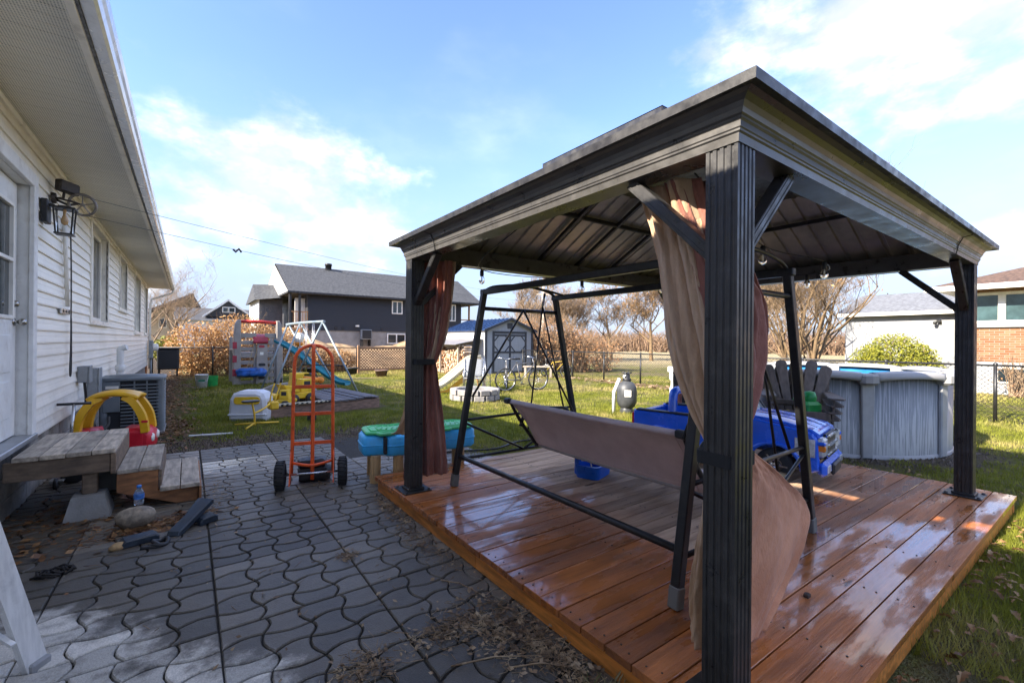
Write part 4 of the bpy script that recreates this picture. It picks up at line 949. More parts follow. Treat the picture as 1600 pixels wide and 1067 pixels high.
curtain([(2.085, (5.12, 3.40), (5.28, 3.56), .015), (1.4, (5.16, 3.42), (5.27, 3.53), .015), (.25, (5.10, 3.40), (5.29, 3.55), .02)], 3, MAROON, 'drape', cd_, 40, 30, seed=12)

# ------------------------------------------------------------------ patio swing under the gazebo
sw = thing('patio_swing', 'dark metal patio swing frame with mauve fabric seat under the gazebo', 'swing', (0, 0, 0))
SWM = mat('swing_frame_metal', (.020, .020, .021), .38, .3, .2, 12, dirt=.3, dcol=(.10, .085, .07), dscale=10)
FAB = clothmat('mauve_sling_fabric', (.58, .45, .42), (.72, .58, .545))
YA, YB = 3.45, 1.27; XT0, XT1 = 2.17, 3.02; ZT = 1.85
for Y in (YA, YB):
    legs = (((1.88, Y, DZ + .02), (XT0, Y, ZT)), ((3.40, Y, DZ + .02), (XT1, Y, ZT)))
    for p0, p1 in legs:
        lg = MB().bar(p0, p1, .05, .05, .005, up=(0, 1, 0)).build('leg', SWM, sw)
        MB().bar(Vector(p0) - Vector((0, 0, .018)), Vector(p0).lerp(Vector(p1), .05), .058, .058, .006, up=(0, 1, 0)).build('foot_cap', mat('grey_foot_cap', (.13, .13, .12), .6) if 'grey_foot_cap' not in MATS else MATS['grey_foot_cap'], lg)
    at = lambda z, w: Vector(legs[w][0]).lerp(Vector(legs[w][1]), (z - DZ) / (ZT - DZ))
    MB().tube([at(1.70, 0), at(1.70, 1)], .018, 8).build('upper_crossbar', SWM, sw)
    MB().tube([at(.70, 0), at(.72, 1)], .013, 8).build('side_rail', SWM, sw)
    MB().tube([at(.36, 0), at(.36, 1)], .013, 8).build('side_rail', SWM, sw)
    mid = (at(.36, 0) + at(.36, 1)) / 2
    for w in (0, 1): MB().tube([at(.68, w), mid], .011, 8).build('diagonal_brace', SWM, sw)
    c1 = at(1.70, 0).lerp(at(1.70, 1), .47); c2 = at(1.70, 0).lerp(at(1.70, 1), .70)
    yo = -.06 if Y == YA else .06
    MB().tube([c1 + Vector((0, yo, 0)), Vector((2.02, Y + yo, .92))], .010, 6).build('hanger_rod', SWM, sw)
    MB().tube([c1 + Vector((0, yo, 0)), Vector((3.22, Y + yo, .70))], .010, 6).build('hanger_rod', SWM, sw)
    MB().tube([c2 + Vector((0, yo * 1.5, .05)), Vector((2.62, Y + yo * 1.5, .58))], .009, 6).build('hanger_rod', SWM, sw)
    MB().tube([c2 + Vector((0, yo * 1.5, .05)), Vector((3.13, Y + yo * 1.5, .52))], .009, 6).build('hanger_rod', SWM, sw)
    MB().tube(smoothpath([(XT0, Y, ZT + .01), (XT0 + .12, Y, ZT + .06), ((XT0 + XT1) / 2, Y, ZT + .09), (XT1 - .12, Y, ZT + .06), (XT1, Y, ZT + .01)]), .013, 6).build('arched_bar', SWM, sw)
    MB().tube(smoothpath([(XT0 + .1, Y + yo * 4, ZT), (XT0 + .3, Y + yo * 3, ZT + .045), ((XT0 + XT1) / 2, Y + yo * 2.6, ZT + .06), (XT1 - .3, Y + yo * 3, ZT + .045), (XT1 - .1, Y + yo * 4, ZT)]), .010, 6).build('arched_bar', SWM, sw)
    MB().tube([c2 + Vector((0, yo * 2, .17)), c2 + Vector((0, yo * 1.5, .05))], .014, 6).build('spring_hook', STEEL, sw)
for X in (XT0, XT1): MB().bar((X, YA + .04, ZT), (X, YB - .04, ZT), .045, .05, .006).build('top_beam', SWM, sw)
MB().tube([(1.92, YA, .41), (1.925, YB, .41)], .020, 10).build('ground_bar', SWM, sw)
MB().tube([(3.36, YA, .36), (3.36, YB, .36)], .020, 10).build('ground_bar', SWM, sw)
# sling seat: back leaning towards the camera side, seat pan behind it
def seatback(u, v):
    Y = 3.33 - 1.75 * u + .06 * v * (1 - 2 * u) * 0; X = 2.40 + .33 * v; Z = .855 - .43 * v
    return (X + .035 * math.sin(math.pi * v), Y + .03 * v, Z - .012 * math.sin(math.pi * v) - .010 * math.sin(math.pi * u))
back = MB().grid(lambda u, v: Vector(seatback(u, v)) + Vector((.5, 0, .6)) * (.004 * math.sin(23 * u + 6 * v) * math.sin(math.pi * v) + .003 * math.sin(61 * u - 9 * v) * (1 - abs(2 * v - 1))), 80, 20, True, .006).build('seat_back', FAB, sw)
for v_ in (.09, .90): MB().tube([Vector(seatback(k / 24, v_)) + Vector((-.004, 0, -.004)) for k in range(25)], .004, 5).build('seam', MATS['mauve_sling_fabric'], back)
for u_ in (.035, .965): MB().tube([Vector(seatback(u_, k / 12)) + Vector((-.005, 0, -.005)) for k in range(13)], .0045, 5).build('seam', MATS['mauve_sling_fabric'], back)
MB().grid(lambda u, v: (2.74 + .42 * v, 3.36 - 1.75 * u, .425 - .04 * math.sin(math.pi * v) + .03 * v), 30, 12, True, .006).build('seat_pan', FAB, sw)
MB().tube([(2.395, 3.36, .86), (2.395, 2.4, .85), (2.395, 1.55, .86)], .022, 10).build('top_sleeve', FAB, back)
MB().tube([(2.735, 3.38, .425), (2.735, 2.4, .418), (2.735, 1.58, .425)], .020, 10).build('bottom_sleeve', mat('pale_seat_piping', (.33, .30, .27), .8) , back)
for Y in (3.355, 1.575):
    MB().tube(smoothpath([(2.395, Y, .87), (2.50, Y, .70), (2.64, Y, .52), (2.735, Y + .01, .43), (2.95, Y + .01, .40), (3.16, Y, .46)]), .017, 8).build('seat_side_tube', SWM, sw)
    MB().bar((2.375, Y - .035, .865), (2.375, Y + .035, .865), .05, .05, .01).build('corner_cap', BLACKP, back)
    MB().bar((2.735, Y - .03, .425), (2.735, Y + .03, .425), .05, .05, .01).build('corner_cap', BLACKP, back)
    MB().tube(smoothpath([(2.52, Y, .62), (2.62, Y, .78), (2.9, Y, .76), (3.12, Y, .72), (3.14, Y, .48)]), .016, 8).build('armrest', SWM, sw)
# blue toddler swing seat on the deck
BLUEP = mat('blue_plastic', (.012, .12, .62), .35, 0, .12, 6, dirt=.15, dcol=(.1, .12, .2))
bt = thing('toddler_seat', 'small blue plastic toddler swing seat lying on the deck under the swing', 'toddler seat', (3.12, 3.0, DZ + .004), R(20))
def tub(w, d, h, wall, r):
    mb = MB(); o = rrect(w, d, r); o2 = rrect(w * .86, d * .86, r * .8); i2 = rrect(w - 2 * wall, d - 2 * wall, r * .8); i1 = rrect(w * .80, d * .80, r * .7); n_ = len(o)
    rings = [(o2, 0), (o, h - .01), (o, h), (i2, h), (i1, wall)]
    V = [(x, y, z) for P, z in rings for x, y in P]; F = [tuple(range(n_))[::-1], tuple(range(4 * n_, 5 * n_))]
    F += [(k * n_ + i, k * n_ + (i + 1) % n_, (k + 1) * n_ + (i + 1) % n_, (k + 1) * n_ + i) for k in range(4) for i in range(n_)]
    mb.add(V, F); return mb
tub(.36, .26, .12, .02, .06).build('tray', BLUEP, bt)
MB().prism(rrect(.30, .06, .025), 0, .20, frame((0, .10, .02), (1, 0, 0), (0, 1, 0)), b=.01).build('back_lip', BLUEP, bt)
for s_ in (-1, 1): MB().tube([(s_ * .16, -.06, .10), (s_ * .155, -.04, .17), (s_ * .15, .05, .16)], .006, 6).build('rope', WHITE, bt)

# ------------------------------------------------------------------ ride-on toy truck
TB = mat('truck_blue', (.018, .13, .72), .22, 0, .1, 4, coat=.6); TD = mat('truck_dark_plastic', (.015, .016, .018), .5, 0, .2, 12)
CHROME = mat('chrome', (.75, .76, .78), .14, 1, .05, 8); LENS = mat('headlight_lens', (.60, .62, .62), .12, .2, .3, 25); REDL = mat('tail_lens', (.55, .02, .01), .2); AMB = mat('amber_lens', (.7, .22, .03), .2)
trk = thing('toy_truck', 'blue plastic ride-on toy pickup truck parked on the deck', 'toy truck', (4.63, 2.53, DZ + .004)); trk.scale = (1.18, 1.08, 1.10)
hd = Vector((.17, -.985, 0)).normalized(); trk.rotation_euler = (0, 0, math.atan2(hd.y, hd.x))        # local +x = forward
# body side outline (x forward, z up)
def body_side():
    P = [(-.74, .20), (-.74, .46), (-.22, .46), (-.18, .45), (.16, .45), (.22, .50), (.34, .50), (.62, .455), (.71, .43), (.745, .38), (.755, .15), (.70, .12), (.66, .12)]
    for k in range(9): a = R(0 + 180 * k / 8); P.append((.46 + .175 * math.cos(a), .13 + .175 * math.sin(a)))
    P += [(.27, .12), (-.28, .12)]
    for k in range(9): a = R(180 * k / 8); P.append((-.46 + .175 * math.cos(a), .13 + .175 * math.sin(a)))
    P += [(-.66, .14)]
    return P
SIDE = body_side()
for s_ in (-1, 1): MB().prism(SIDE, -.03, .03, frame((0, s_ * .335 + (.0), 0), (1, 0, 0), (0, 0, 1)), b=.012).build('body_side', TB, trk)
hood = MB(); hood.grid(lambda u, v: (.20 + .53 * u, -.305 + .61 * v, .515 - .02 * u - .075 * u ** 3 + .035 * (1 - (2 * v - 1) ** 2) - .012 * (1 if .3 < v < .7 else 0)), 14, 16, True, .02); hood.build('hood', TB, trk)
MB().box(.65, .70, -.30, .30, .14, .42, .02).build('front_panel', TD, trk)
MB().prism([(.60, .36), (.752, .36), (.745, .425), (.70, .455), (.60, .475)], -.305, .305, frame((0, 0, 0), (1, 0, 0), (0, 0, 1)), b=.012).build('nose_panel', TB, trk)
MB().box(-.735, -.70, -.305, .305, .18, .45, .012).build('tailgate', TB, trk)
MB().box(-.70, -.20, -.305, .305, .20, .24).build('bed_floor', TD, trk)
MB().box(-.20, -.16, -.305, .305, .20, .45, .01).build('bed_wall', TB, trk)
MB().box(-.15, .22, -.305, .305, .16, .20).build('cabin_floor', TD, trk)
for s_ in (-1, 1): MB().prism([(-.72, .455), (-.20, .455), (-.20, .475), (-.70, .475)], -.035, .035, frame((0, s_ * .335, 0), (1, 0, 0), (0, 0, 1)), b=.008).build('bed_rail', TD, trk)
gr_ = MB(); gr_.box(.745, .775, -.19, .19, .22, .415, .012); gr_ = gr_.build('grille', TD, trk)
for z_ in (.235, .31, .385): MB().box(.768, .792, -.20, .20, z_, z_ + .03, .008).build('grille_bar', CHROME, gr_)
for s_ in (-1, 1):
    h_ = MB().box(.73, .785, s_ * .21, s_ * .345, .25, .40, .015).build('headlight', LENS, trk)
    MB().box(.735, .79, s_ * .315, s_ * .352, .30, .345, .006).build('turn_signal', AMB, h_)
    MB().box(.735, .792, s_ * .30, s_ * .36, .345, .375, .01).build('lamp_clip', TB, h_)
    MB().box(.60, .73, s_ * .366, s_ * .371, .25, .39, .004).build('side_lamp', LENS, h_)
    MB().box(-.765, -.735, s_ * .27, s_ * .355, .31, .43, .01).build('tail_light', REDL, trk)
    for cx_ in (.46, -.46):
        ar = MB(); ar.tube([(cx_ + .19 * math.cos(R(a)), s_ * .37, .13 + .19 * math.sin(R(a))) for a in range(0, 181, 15)], .017, 8)
        ar.build('fender_flare', TB, trk)
    MB().box(-.26, .26, s_ * .345, s_ * .405, .10, .125, .01).build('running_board', TD, trk)
    MB().prism([(-.12, .2), (.19, .2), (.19, .44), (-.12, .44)], 0, .006, frame((0, s_ * .3665 + (.006 if s_ > 0 else 0), 0), (1, 0, 0), (0, 0, 1)), b=.002).build('door', TB, trk)
bm_ = MB(); bm_.box(.74, .80, -.36, .36, .10, .215, .03); bm_ = bm_.build('bumper', TB, trk)
MB().box(.79, .82, -.15, .15, .09, .18, .015).build('lower_grille', TD, bm_)
for s_ in (-1, 1): MB().box(.795, .806, s_ * .20, s_ * .31, .13, .185, .005).build('fog_lamp', LENS, bm_)
for cx_ in (.46, -.46):
    for s_ in (-1, 1):
        w_ = MB().lathe([(.06, -.05), (.12, -.05), (.135, -.035), (.137, 0), (.135, .035), (.12, .05), (.06, .05)], 22, frame((cx_, s_ * .315, .137), (1, 0, 0), (0, 0, 1))).build('wheel', RUBBER, trk)
        rm = MB(); Mw = frame((cx_, s_ * .315, .137), (1, 0, 0), (0, 0, 1)); rm.lathe([(0, -.042), (.03, -.042), (.03, .042), (0, .042)], 12, Mw); rm.lathe([(.085, -.045), (.098, -.05), (.098, .05), (.085, .045)], 20, Mw)
        for k in range(6): a = R(60 * k); rm.bar(Mw @ Vector((.02 * math.cos(a), .02 * math.sin(a), -s_ * .04)), Mw @ Vector((.095 * math.cos(a), .095 * math.sin(a), -s_ * .044)), .018, .012)
        rm.build('rim', CHROME, w_)
ws = MB(); ws.grid(lambda u, v: (.24 - .10 * u, -.26 + .52 * v, .51 + .15 * u), 3, 6, True, .008); ws.build('windshield', mat('tinted_screen', (.40, .42, .43), .15, 0, .2, 5), trk)
for y_ in (-.27, .27): MB().bar((.25, y_, .50), (.13, y_, .68), .03, .03, .006).build('pillar', TD, trk)
MB().bar((.13, -.27, .68), (.13, .27, .68), .03, .03, .006).build('screen_frame', TD, trk)
for y_ in (-.15, .15):
    MB().prism(rrect(.22, .30, .06), 0, .06, frame((-.10, y_, .30), (0, 1, 0), (-.25, 0, 1)), b=.02).build('seat_back', TD, trk)
    MB().prism(rrect(.24, .24, .04), .20, .27, Matrix.Translation((.0, y_, 0)), b=.02).build('seat', TD, trk)
rb = MB()
rb.tube(smoothpath([(-.37, -.31, .44), (-.38, -.28, .62), (-.38, -.20, .67), (-.38, .20, .67), (-.38, .28, .62), (-.37, .31, .44)]), .04, 10); rb.build('roll_bar', TB, trk)
MB().tube([(.12 + .0, .15 + .075 * math.cos(R(a)), .50 + .075 * math.sin(R(a))) for a in range(0, 360, 20)], .012, 6, True).build('steering_wheel', TD, trk)

# ------------------------------------------------------------------ stacked garden chairs
CHW = mat('dark_plastic_lumber', (.12, .095, .078), .6, 0, .35, 3.5, .25, 60, rnd=.15, stretch=(6, 6, 1.2), dirt=.3, dcol=(.10, .09, .08), dscale=8)
def adirondack():
    r = thing('garden_chair', 'chair', 'chair', (0, 0, 0), 0, 'stacked dark garden chairs')
    # local: x sideways, -y front
    for k in range(5):
        a = (k - 2) * R(8.5); L = .74 - .05 * abs(k - 2); b0 = Vector(((k - 2) * .072, .20, .26)); dr = Vector((math.sin(a), .36, 1)).normalized(); sd = Vector((math.cos(a), 0, -math.sin(a)))
        Mx = frame(b0, sd, dr); wb_, wt_ = .062, .125
        P = [(-wb_ / 2, 0), (wb_ / 2, 0), (wt_ / 2, L * .93), (wt_ * .38, L * .985), (0, L + .006), (-wt_ * .38, L * .985), (-wt_ / 2, L * .93)]
        MB().prism(P, -.009, .009, Mx, b=.003).build('back_slat', CHW, r)
    MB().bar((-.24, .24, .42), (.24, .24, .42), .03, .06, .004).build('back_rail', CHW, r)
    MB().bar((-.33, .36, .60), (.33, .36, .60), .03, .06, .004).build('back_rail', CHW, r)
    for k in range(5): MB().bar((-.25, -.28 + k * .105, .355 - k * .026), (.25, -.28 + k * .105, .355 - k * .026), .09, .018, .004).build('seat_slat', CHW, r)
    MB().bar((-.26, -.345, .335), (.26, -.345, .335), .02, .12, .004).build('front_apron', CHW, r)
    for s_ in (-1, 1):
        MB().bar((s_ * .27, -.30, 0), (s_ * .285, -.30, .53), .085, .022, .004, up=(1, 0, 0)).build('front_leg', CHW, r)
        MB().bar((s_ * .25, -.34, .34), (s_ * .25, .52, .03), .022, .10, .004).build('side_rail', CHW, r)
        P = [(-.05, -.42), (.05, -.42), (.075, -.36), (.07, 0), (.04, .42), (-.04, .42), (-.06, 0), (-.075, -.36)]
        MB().prism(P, 0, .02, Matrix.Translation((s_ * .31, 0, .53)), b=.004).build('armrest', CHW, r)
    return r
ch0 = adirondack(); lab = ['bottom dark garden chair of the stack of four by the pool', 'second dark garden chair from the bottom of the stack by the pool', 'third dark garden chair from the bottom of the stack by the pool', 'topmost dark garden chair of the stack, its fan back fully visible']
chs = [ch0] + [copy_tree(ch0) for _ in range(3)]
for k, c_ in enumerate(chs):
    c_.location = (5.99 - .018 * k, 2.42 - .020 * k, k * .078); c_.scale = (1.04, 1.04, 1.07); c_.rotation_euler = (0, 0, R(-64)); c_['label'] = lab[k]
GRN = mat('green_plastic', (.015, .30, .06), .4, 0, .2, 8)
gt = thing('green_toy', 'green plastic toy lying on the seat of the top garden chair', 'toy', (5.80, 2.20, .61), R(-30)); gt.scale = (1.25, 1.25, 1.3)
MB().prism(rrect(.17, .15, .04), 0, .11, None, b=.025).build('body', GRN, gt); MB().lathe([(0, .10), (.045, .09), (.06, .04), (.05, 0)], 14, Matrix.Translation((.02, .02, .10))).build('dome', GRN, gt)
MB().tube([(-.08, 0, .08), (-.13, .01, .13), (-.10, .0, .17)], .02, 8).build('handle', GRN, gt)
yt = MB().prism(rrect(.09, .06, .02), 0, .06, None, b=.015).build('yellow_toy', mat('yellow_plastic', (.75, .48, .02), .4, 0, .12, 8, dirt=.15, dcol=(.3, .2, .05))); yt.location = (5.72, 2.40, .575); tag(yt, 'small yellow toy block beside the green toy on the chair seat', 'toy')

# ------------------------------------------------------------------ above-ground pool
PCX, PCY, PR = 8.1, 3.1, 1.68
m, t, b = newmat('pool_wall')
pos = t.new('ShaderNodeNewGeometry').outputs['Position']; x_, y_, z_ = t.sep(pos)
st_ = t.noise(t.map(pos, (60, 60, 1.6)), 1.0, 4, .65)
n = t.noise(pos, 1.5, 4, .6); f = t.step(t.math('SUBTRACT', st_, t.math('MULTIPLY', t.step(z_, .75, .1), .09)), .40, .52)
c_ = t.mix(f, (.40, .40, .385), (.185, .195, .195)); t.put(b.inputs['Base Color'], t.mix(t.step(n, .35, .7, 0, .25), c_, (.28, .285, .28))); b.inputs['Roughness'].default_value = .45; POOLW = m
POOLC = mat('pool_trim', (.31, .30, .285), .45, 0, .08, 4, dirt=.2, dcol=(.25, .26, .27)); POOLU = mat('pool_upright', (.33, .33, .32), .45, 0, .1, 5, dirt=.25, dcol=(.15, .17, .18))
pool = thing('above_ground_pool', 'round grey above-ground swimming pool behind the deck', 'pool', (PCX, PCY, 0))
NS = 10; HW = 1.0
MB().lathe([(PR, -.02), (PR, HW), (PR - .02, HW), (PR - .02, .05)], 96).build('wall', POOLW, pool)
MB().lathe([(PR + .012, -.01), (PR + .012, .035), (PR, .04)], 80).build('bottom_rail', POOLC, pool)
a0 = R(222.5)
for k in range(NS):
    a = a0 + 2 * math.pi * k / NS
    Mx = frame((PR * math.cos(a), PR * math.sin(a), 0), (-math.sin(a), math.cos(a), 0), (0, 0, 1))
    u_ = MB(); u_.prism([(-.062, 0), (.062, 0), (.075, HW - .02), (-.075, HW - .02)], 0, .045, Mx, b=.012); u_.build('upright', POOLU, pool)
    # cap rail section: bowed top ledge
    rl = MB(); a1 = a + 2 * math.pi / NS; dA = .04
    def fn(u, v, a=a, a1=a1):
        th = a + dA + (a1 - a - 2 * dA) * u; bow = .035 * math.sin(math.pi * u)
        prof = [(PR - .10, HW + .02), (PR - .09, HW + .055), (PR, HW + .068 + bow * .6), (PR + .085, HW + .05 + bow * .3), (PR + .10, HW + .0), (PR + .085, HW - .045 + bow)]
        f_ = v * (len(prof) - 1); i = min(int(f_), len(prof) - 2); q = f_ - i
        r_ = prof[i][0] + (prof[i + 1][0] - prof[i][0]) * q; z = prof[i][1] + (prof[i + 1][1] - prof[i][1]) * q
        return (r_ * math.cos(th), r_ * math.sin(th), z)
    rl.grid(lambda u, v: fn(u, 1 - v), 14, 10, True, .01); rl.build('top_rail', POOLC, pool)
    cpn = MB(); Mc = frame(((PR + .005) * math.cos(a), (PR + .005) * math.sin(a), HW), (-math.sin(a), math.cos(a), 0), (math.cos(a), math.sin(a), 0))
    cpn.prism([(-.09, -.11), (.09, -.11), (.11, .06), (.07, .125), (0, .14), (-.07, .125), (-.11, .06)], -.05, .085, Mc, b=.025); cpn.build('seat_cap', POOLC, pool)
MB().lathe([(0, .70), (PR - .03, .70)], 48).build('cover', mat('pool_cover', (.25, .30, .34), .35, 0, .3, 3, .3, 6), pool)
MB().lathe([(PR - .021, .70), (PR - .025, HW + .03), (PR - .03, .70)], 64).build('liner', mat('pool_liner', (.03, .22, .50), .4, 0, .2, 6), pool)

# sand filter and skimmer stand
sf = thing('sand_filter', 'dark grey round pool sand filter tank on the lawn', 'pool filter', (7.18, 6.0, -.01))
TANK = mat('filter_tank', (.055, .058, .06), .45, 0, .15, 6, dirt=.2, dcol=(.12, .11, .1))
MB().lathe([(.0, 0), (.13, 0), (.14, .02), (.12, .10), (.11, .13)], 24).build('base', TANK, sf)
MB().lathe([(.10, .10), (.16, .15), (.195, .24), (.20, .34), (.20, .46), (.185, .54), (.14, .61), (.08, .645), (.07, .66)], 32).build('tank', TANK, sf)
MB().lathe([(.07, .65), (.085, .66), (.085, .70), (.06, .72), (.06, .78), (.045, .80), (0, .80)], 20).build('valve_body', BLACKP, sf)
for k in range(6): a = R(60 * k + 20); MB().tube([(0, 0, .80), (.10 * math.cos(a), .10 * math.sin(a), .82)], .014, 6).build('valve_spoke', BLACKP, sf)
MB().lathe([(.035, 0), (.04, .005), (.04, .05), (0, .06)], 12, frame((-.06, -.03, .74), (0, 0, 1), (1, 0, 0))).build('gauge', LENS, sf)
al = math.atan2(-6.0, -7.18)
MB().prism(rrect(.13, .13, .01), 0, .003, frame((.201 * math.cos(al + .1), .201 * math.sin(al + .1), .42), (-math.sin(al + .1), math.cos(al + .1), 0), (0, 0, 1))).build('label', WHITE, sf)
MB().tube([(-.20, .16, 0), (-.20, .16, .42), (-.1, .1, .70)], .035, 10).build('hose', PVC, sf)
for k, (xx, yy, rr_) in enumerate(((7.4, 5.7, .2), (7.0, 5.65, .14))): pass
sk = thing('white_bench', 'white plastic pump stand on the grass beyond the sand filter', 'stand', (10.95, 7.35, -.01), R(-30))
MB().prism(rrect(.52, .34, .05), .62, .78, None, b=.02).build('top', PVC, sk); MB().prism(rrect(.13, .13, .02), 0, .62, Matrix.Translation((.18, 0, 0))).build('leg', PVC, sk)
MB().lathe([(0, .0), (.10, 0), (.12, .04), (.11, .2), (.08, .24), (.08, .40), (.12, .43), (.12, .62)], 18, Matrix.Translation((-.14, 0, 0))).build('pump_body', PVC, sk)
# ------------------------------------------------------------------ orange hand truck
ORG = mat('orange_paint', (.80, .105, .015), .42, 0, .2, 9, .06, 80, dirt=.4, dcol=(.20, .035, .015), dscale=12)
ht = thing('hand_truck', 'orange steel hand truck with two black wheels standing on the pavers', 'hand truck', (.98, 4.62, .012), R(-15))
lean = .10
def hp(x, z): return (x, .02 + lean * z * .35, z)
# bent side rails and round top
rl = MB(); P = [hp(-.185, .12), hp(-.18, .3), hp(-.175, .9), hp(-.17, 1.15)]
P += [hp(-.17 + .17 * (1 - math.cos(R(a))), 1.18 + .17 * math.sin(R(a)) * .95) for a in range(15, 180, 15)] + [hp(.17, 1.15), hp(.175, .9), hp(.18, .3), hp(.185, .12)]
rl.tube(P, .016, 10); rl.build('side_rail', ORG, ht)
MB().tube(smoothpath([(0, .065, 1.34), (0, .02, 1.33), (0, .0, 1.25), (0, .01, 1.0), (0, -.02, .06)]), .017, 10).build('centre_rail', ORG, ht)
for z_ in (.94, .68, .40): MB().bar(hp(-.172, z_), hp(.172, z_), .012, .034, .003).build('crossbar', ORG, ht)
MB().tube(smoothpath([hp(-.18, .22), (0, -.04, .20), hp(.18, .22)]), .014, 8).build('crossbar', ORG, ht)
for s_ in (-1, 1):
    MB().prism([(-.02, 0), (.15, .02), (.03, .26), (-.02, .30)], -.004, .004, frame((s_ * .188, 0, .03), (0, -1, 0), (0, 0, 1))).build('axle_bracket', ORG, ht)
    w_ = MB(); Mw = frame((s_ * .27, -.06, .132), (0, 1, 0), (0, 0, 1)); w_.lathe([(.065, -.035), (.10, -.044), (.122, -.036), (.132, -.015), (.132, .015), (.122, .036), (.10, .044), (.065, .035)], 26, Mw)
    for k in range(22):
        a = 2 * math.pi * k / 22; w_.bar(Mw @ Vector((.128 * math.cos(a), .128 * math.sin(a), -.034)), Mw @ Vector((.131 * math.cos(a + .12), .131 * math.sin(a + .12), .034)), .012, .012)
    w_ = w_.build('wheel', RUBBER, ht); MB().lathe([(0, -.03), (.06, -.03), (.068, -.036), (.068, .036), (.06, .03), (0, .03)], 20, Mw).build('rim', mat('dull_rim', (.10, .10, .11), .45, .5) if 'dull_rim' not in MATS else MATS['dull_rim'], w_)
MB().tube([(-.30, -.06, .132), (.30, -.06, .132)], .010, 8).build('axle', STEEL, ht)
MB().box(-.19, .19, .03, .24, .004, .012, .002).build('toe_plate', mat('scuffed_plate', (.10, .09, .085), .5, .5, .4, 15, dirt=.5, dcol=(.25, .06, .02)), ht)
bg_ = thing('black_case', 'black folded bag resting on the plate of the orange hand truck', 'bag', (1.03, 4.76, .026), R(-12))
def lumpy(w, d, h, seed=0):
    mb = MB(); rr = random.Random(seed); p = [rr.uniform(0, 6) for _ in range(4)]
    def f(u, v):
        a = 2 * math.pi * v; th = math.pi * u; sq = lambda q: math.copysign(abs(q) ** .45, q)
        k = 1 + .05 * math.sin(5 * a + p[0]) + .05 * math.sin(7 * th + p[1] + 2 * a)
        return (w / 2 * sq(math.sin(th)) * sq(math.cos(a)) * k, d / 2 * sq(math.sin(th)) * sq(math.sin(a)) * k, h / 2 + h / 2 * sq(math.cos(th)) * k)
    mb.grid(f, 14, 28); return mb
lumpy(.30, .20, .13, 1).build('lower_fold', RUBBER, bg_); o = lumpy(.26, .18, .09, 2).build('upper_fold', BLACKP, bg_); o.location = (-.02, .02, .12)

# ------------------------------------------------------------------ blue sand and water table
SKYB = mat('sky_blue_plastic', (.05, .46, .88), .42, 0, .12, 6, .1, 60, dirt=.2, dcol=(.25, .4, .5), dscale=14); LG = mat('lid_green', (.07, .52, .17), .4, 0, .2, 9, dirt=.35, dcol=(.30, .55, .40), dscale=7); TAN = mat('tan_plastic', (.50, .32, .15), .55, 0, .1, 6, dirt=.2, dcol=(.3, .2, .1))
tb = thing('sand_table', 'blue plastic sand table with green lid and tan legs beside the left post', 'sand table', (1.98, 4.43, .006), R(-9))
def lobed(w, d, k=1.0):
    P = []
    pts = [(-.5, -.30), (-.36, -.34), (-.33, -.42), (-.28, -.5), (-.05, -.5), (0, -.42), (.12, -.40), (.30, -.42), (.42, -.36), (.5, -.26), (.5, .26), (.42, .40), (.28, .48), (.1, .44), (0, .40), (-.1, .44), (-.28, .48), (-.42, .42), (-.5, .28)]
    return [(q.x, q.y) for q in smoothpath([(a * w * k, c_ * d * k, 0) for a, c_ in pts] + [(pts[0][0] * w * k, pts[0][1] * d * k, 0)], 3)[:-1]]
T_ = lobed(1.16, .52); MB().prism(T_, .27, .47, None, True, .025).build('tray', SKYB, tb)
MB().prism(lobed(1.175, .53), .36, .385, None, True, .008).build('rim_band', SKYB, tb)
def lid(cx_, w, d, nm):
    L_ = MB().prism([(a + cx_, c_) for a, c_ in (lobed(w, d, .95))], .472, .505, None, True, .012).build('lid', LG, tb)
    for q in (.8, .55): MB().tube([(a * q + cx_, c_ * q, .506) for a, c_ in lobed(w, d, .95)][::3], .009, 6, True).build('raised_ring', LG, L_)
    for k in range(-2, 3): MB().tube([(cx_ + k * .055 - .03, -d * .18, .507), (cx_ + k * .055 + .03, d * .18, .507)], .008, 6).build('raised_rib', LG, L_)
lid(-.27, .60, .52, 'a'); lid(.30, .56, .52, 'b')
for (a, c_) in ((-.46, -.14), (-.25, -.20), (.40, -.17), (.47, .12), (-.44, .16)):
    lg = MB(); P = []
    for k in range(4):
        an = R(90 * k)
        for q in (-25, 0, 25): P.append((.052 * math.cos(an + R(q)), .052 * math.sin(an + R(q))))
        P.append((.040 * math.cos(an + R(45)), .040 * math.sin(an + R(45))))
    lg.prism(P, 0, .275, Matrix.Translation((a, c_, 0)), False, .006); lg.build('leg', TAN, tb)
MB().box(-.40, -.37, -.262, -.20, .30, .46, .006).build('buckle', BLACKP, tb)

# ------------------------------------------------------------------ red and yellow ride-in toy car
YEL = MATS['yellow_plastic']; RED = mat('red_plastic', (.62, .012, .03), .38, 0, .12, 6, dirt=.15, dcol=(.3, .02, .03))
YELO = mat('golden_plastic', (.78, .42, .012), .38, 0, .1, 6, dirt=.12, dcol=(.4, .22, .02))
cz_ = thing('toy_car', 'red toy car with yellow roof parked behind the wooden steps', 'toy car', (-.66, 6.85, .0), R(-8))
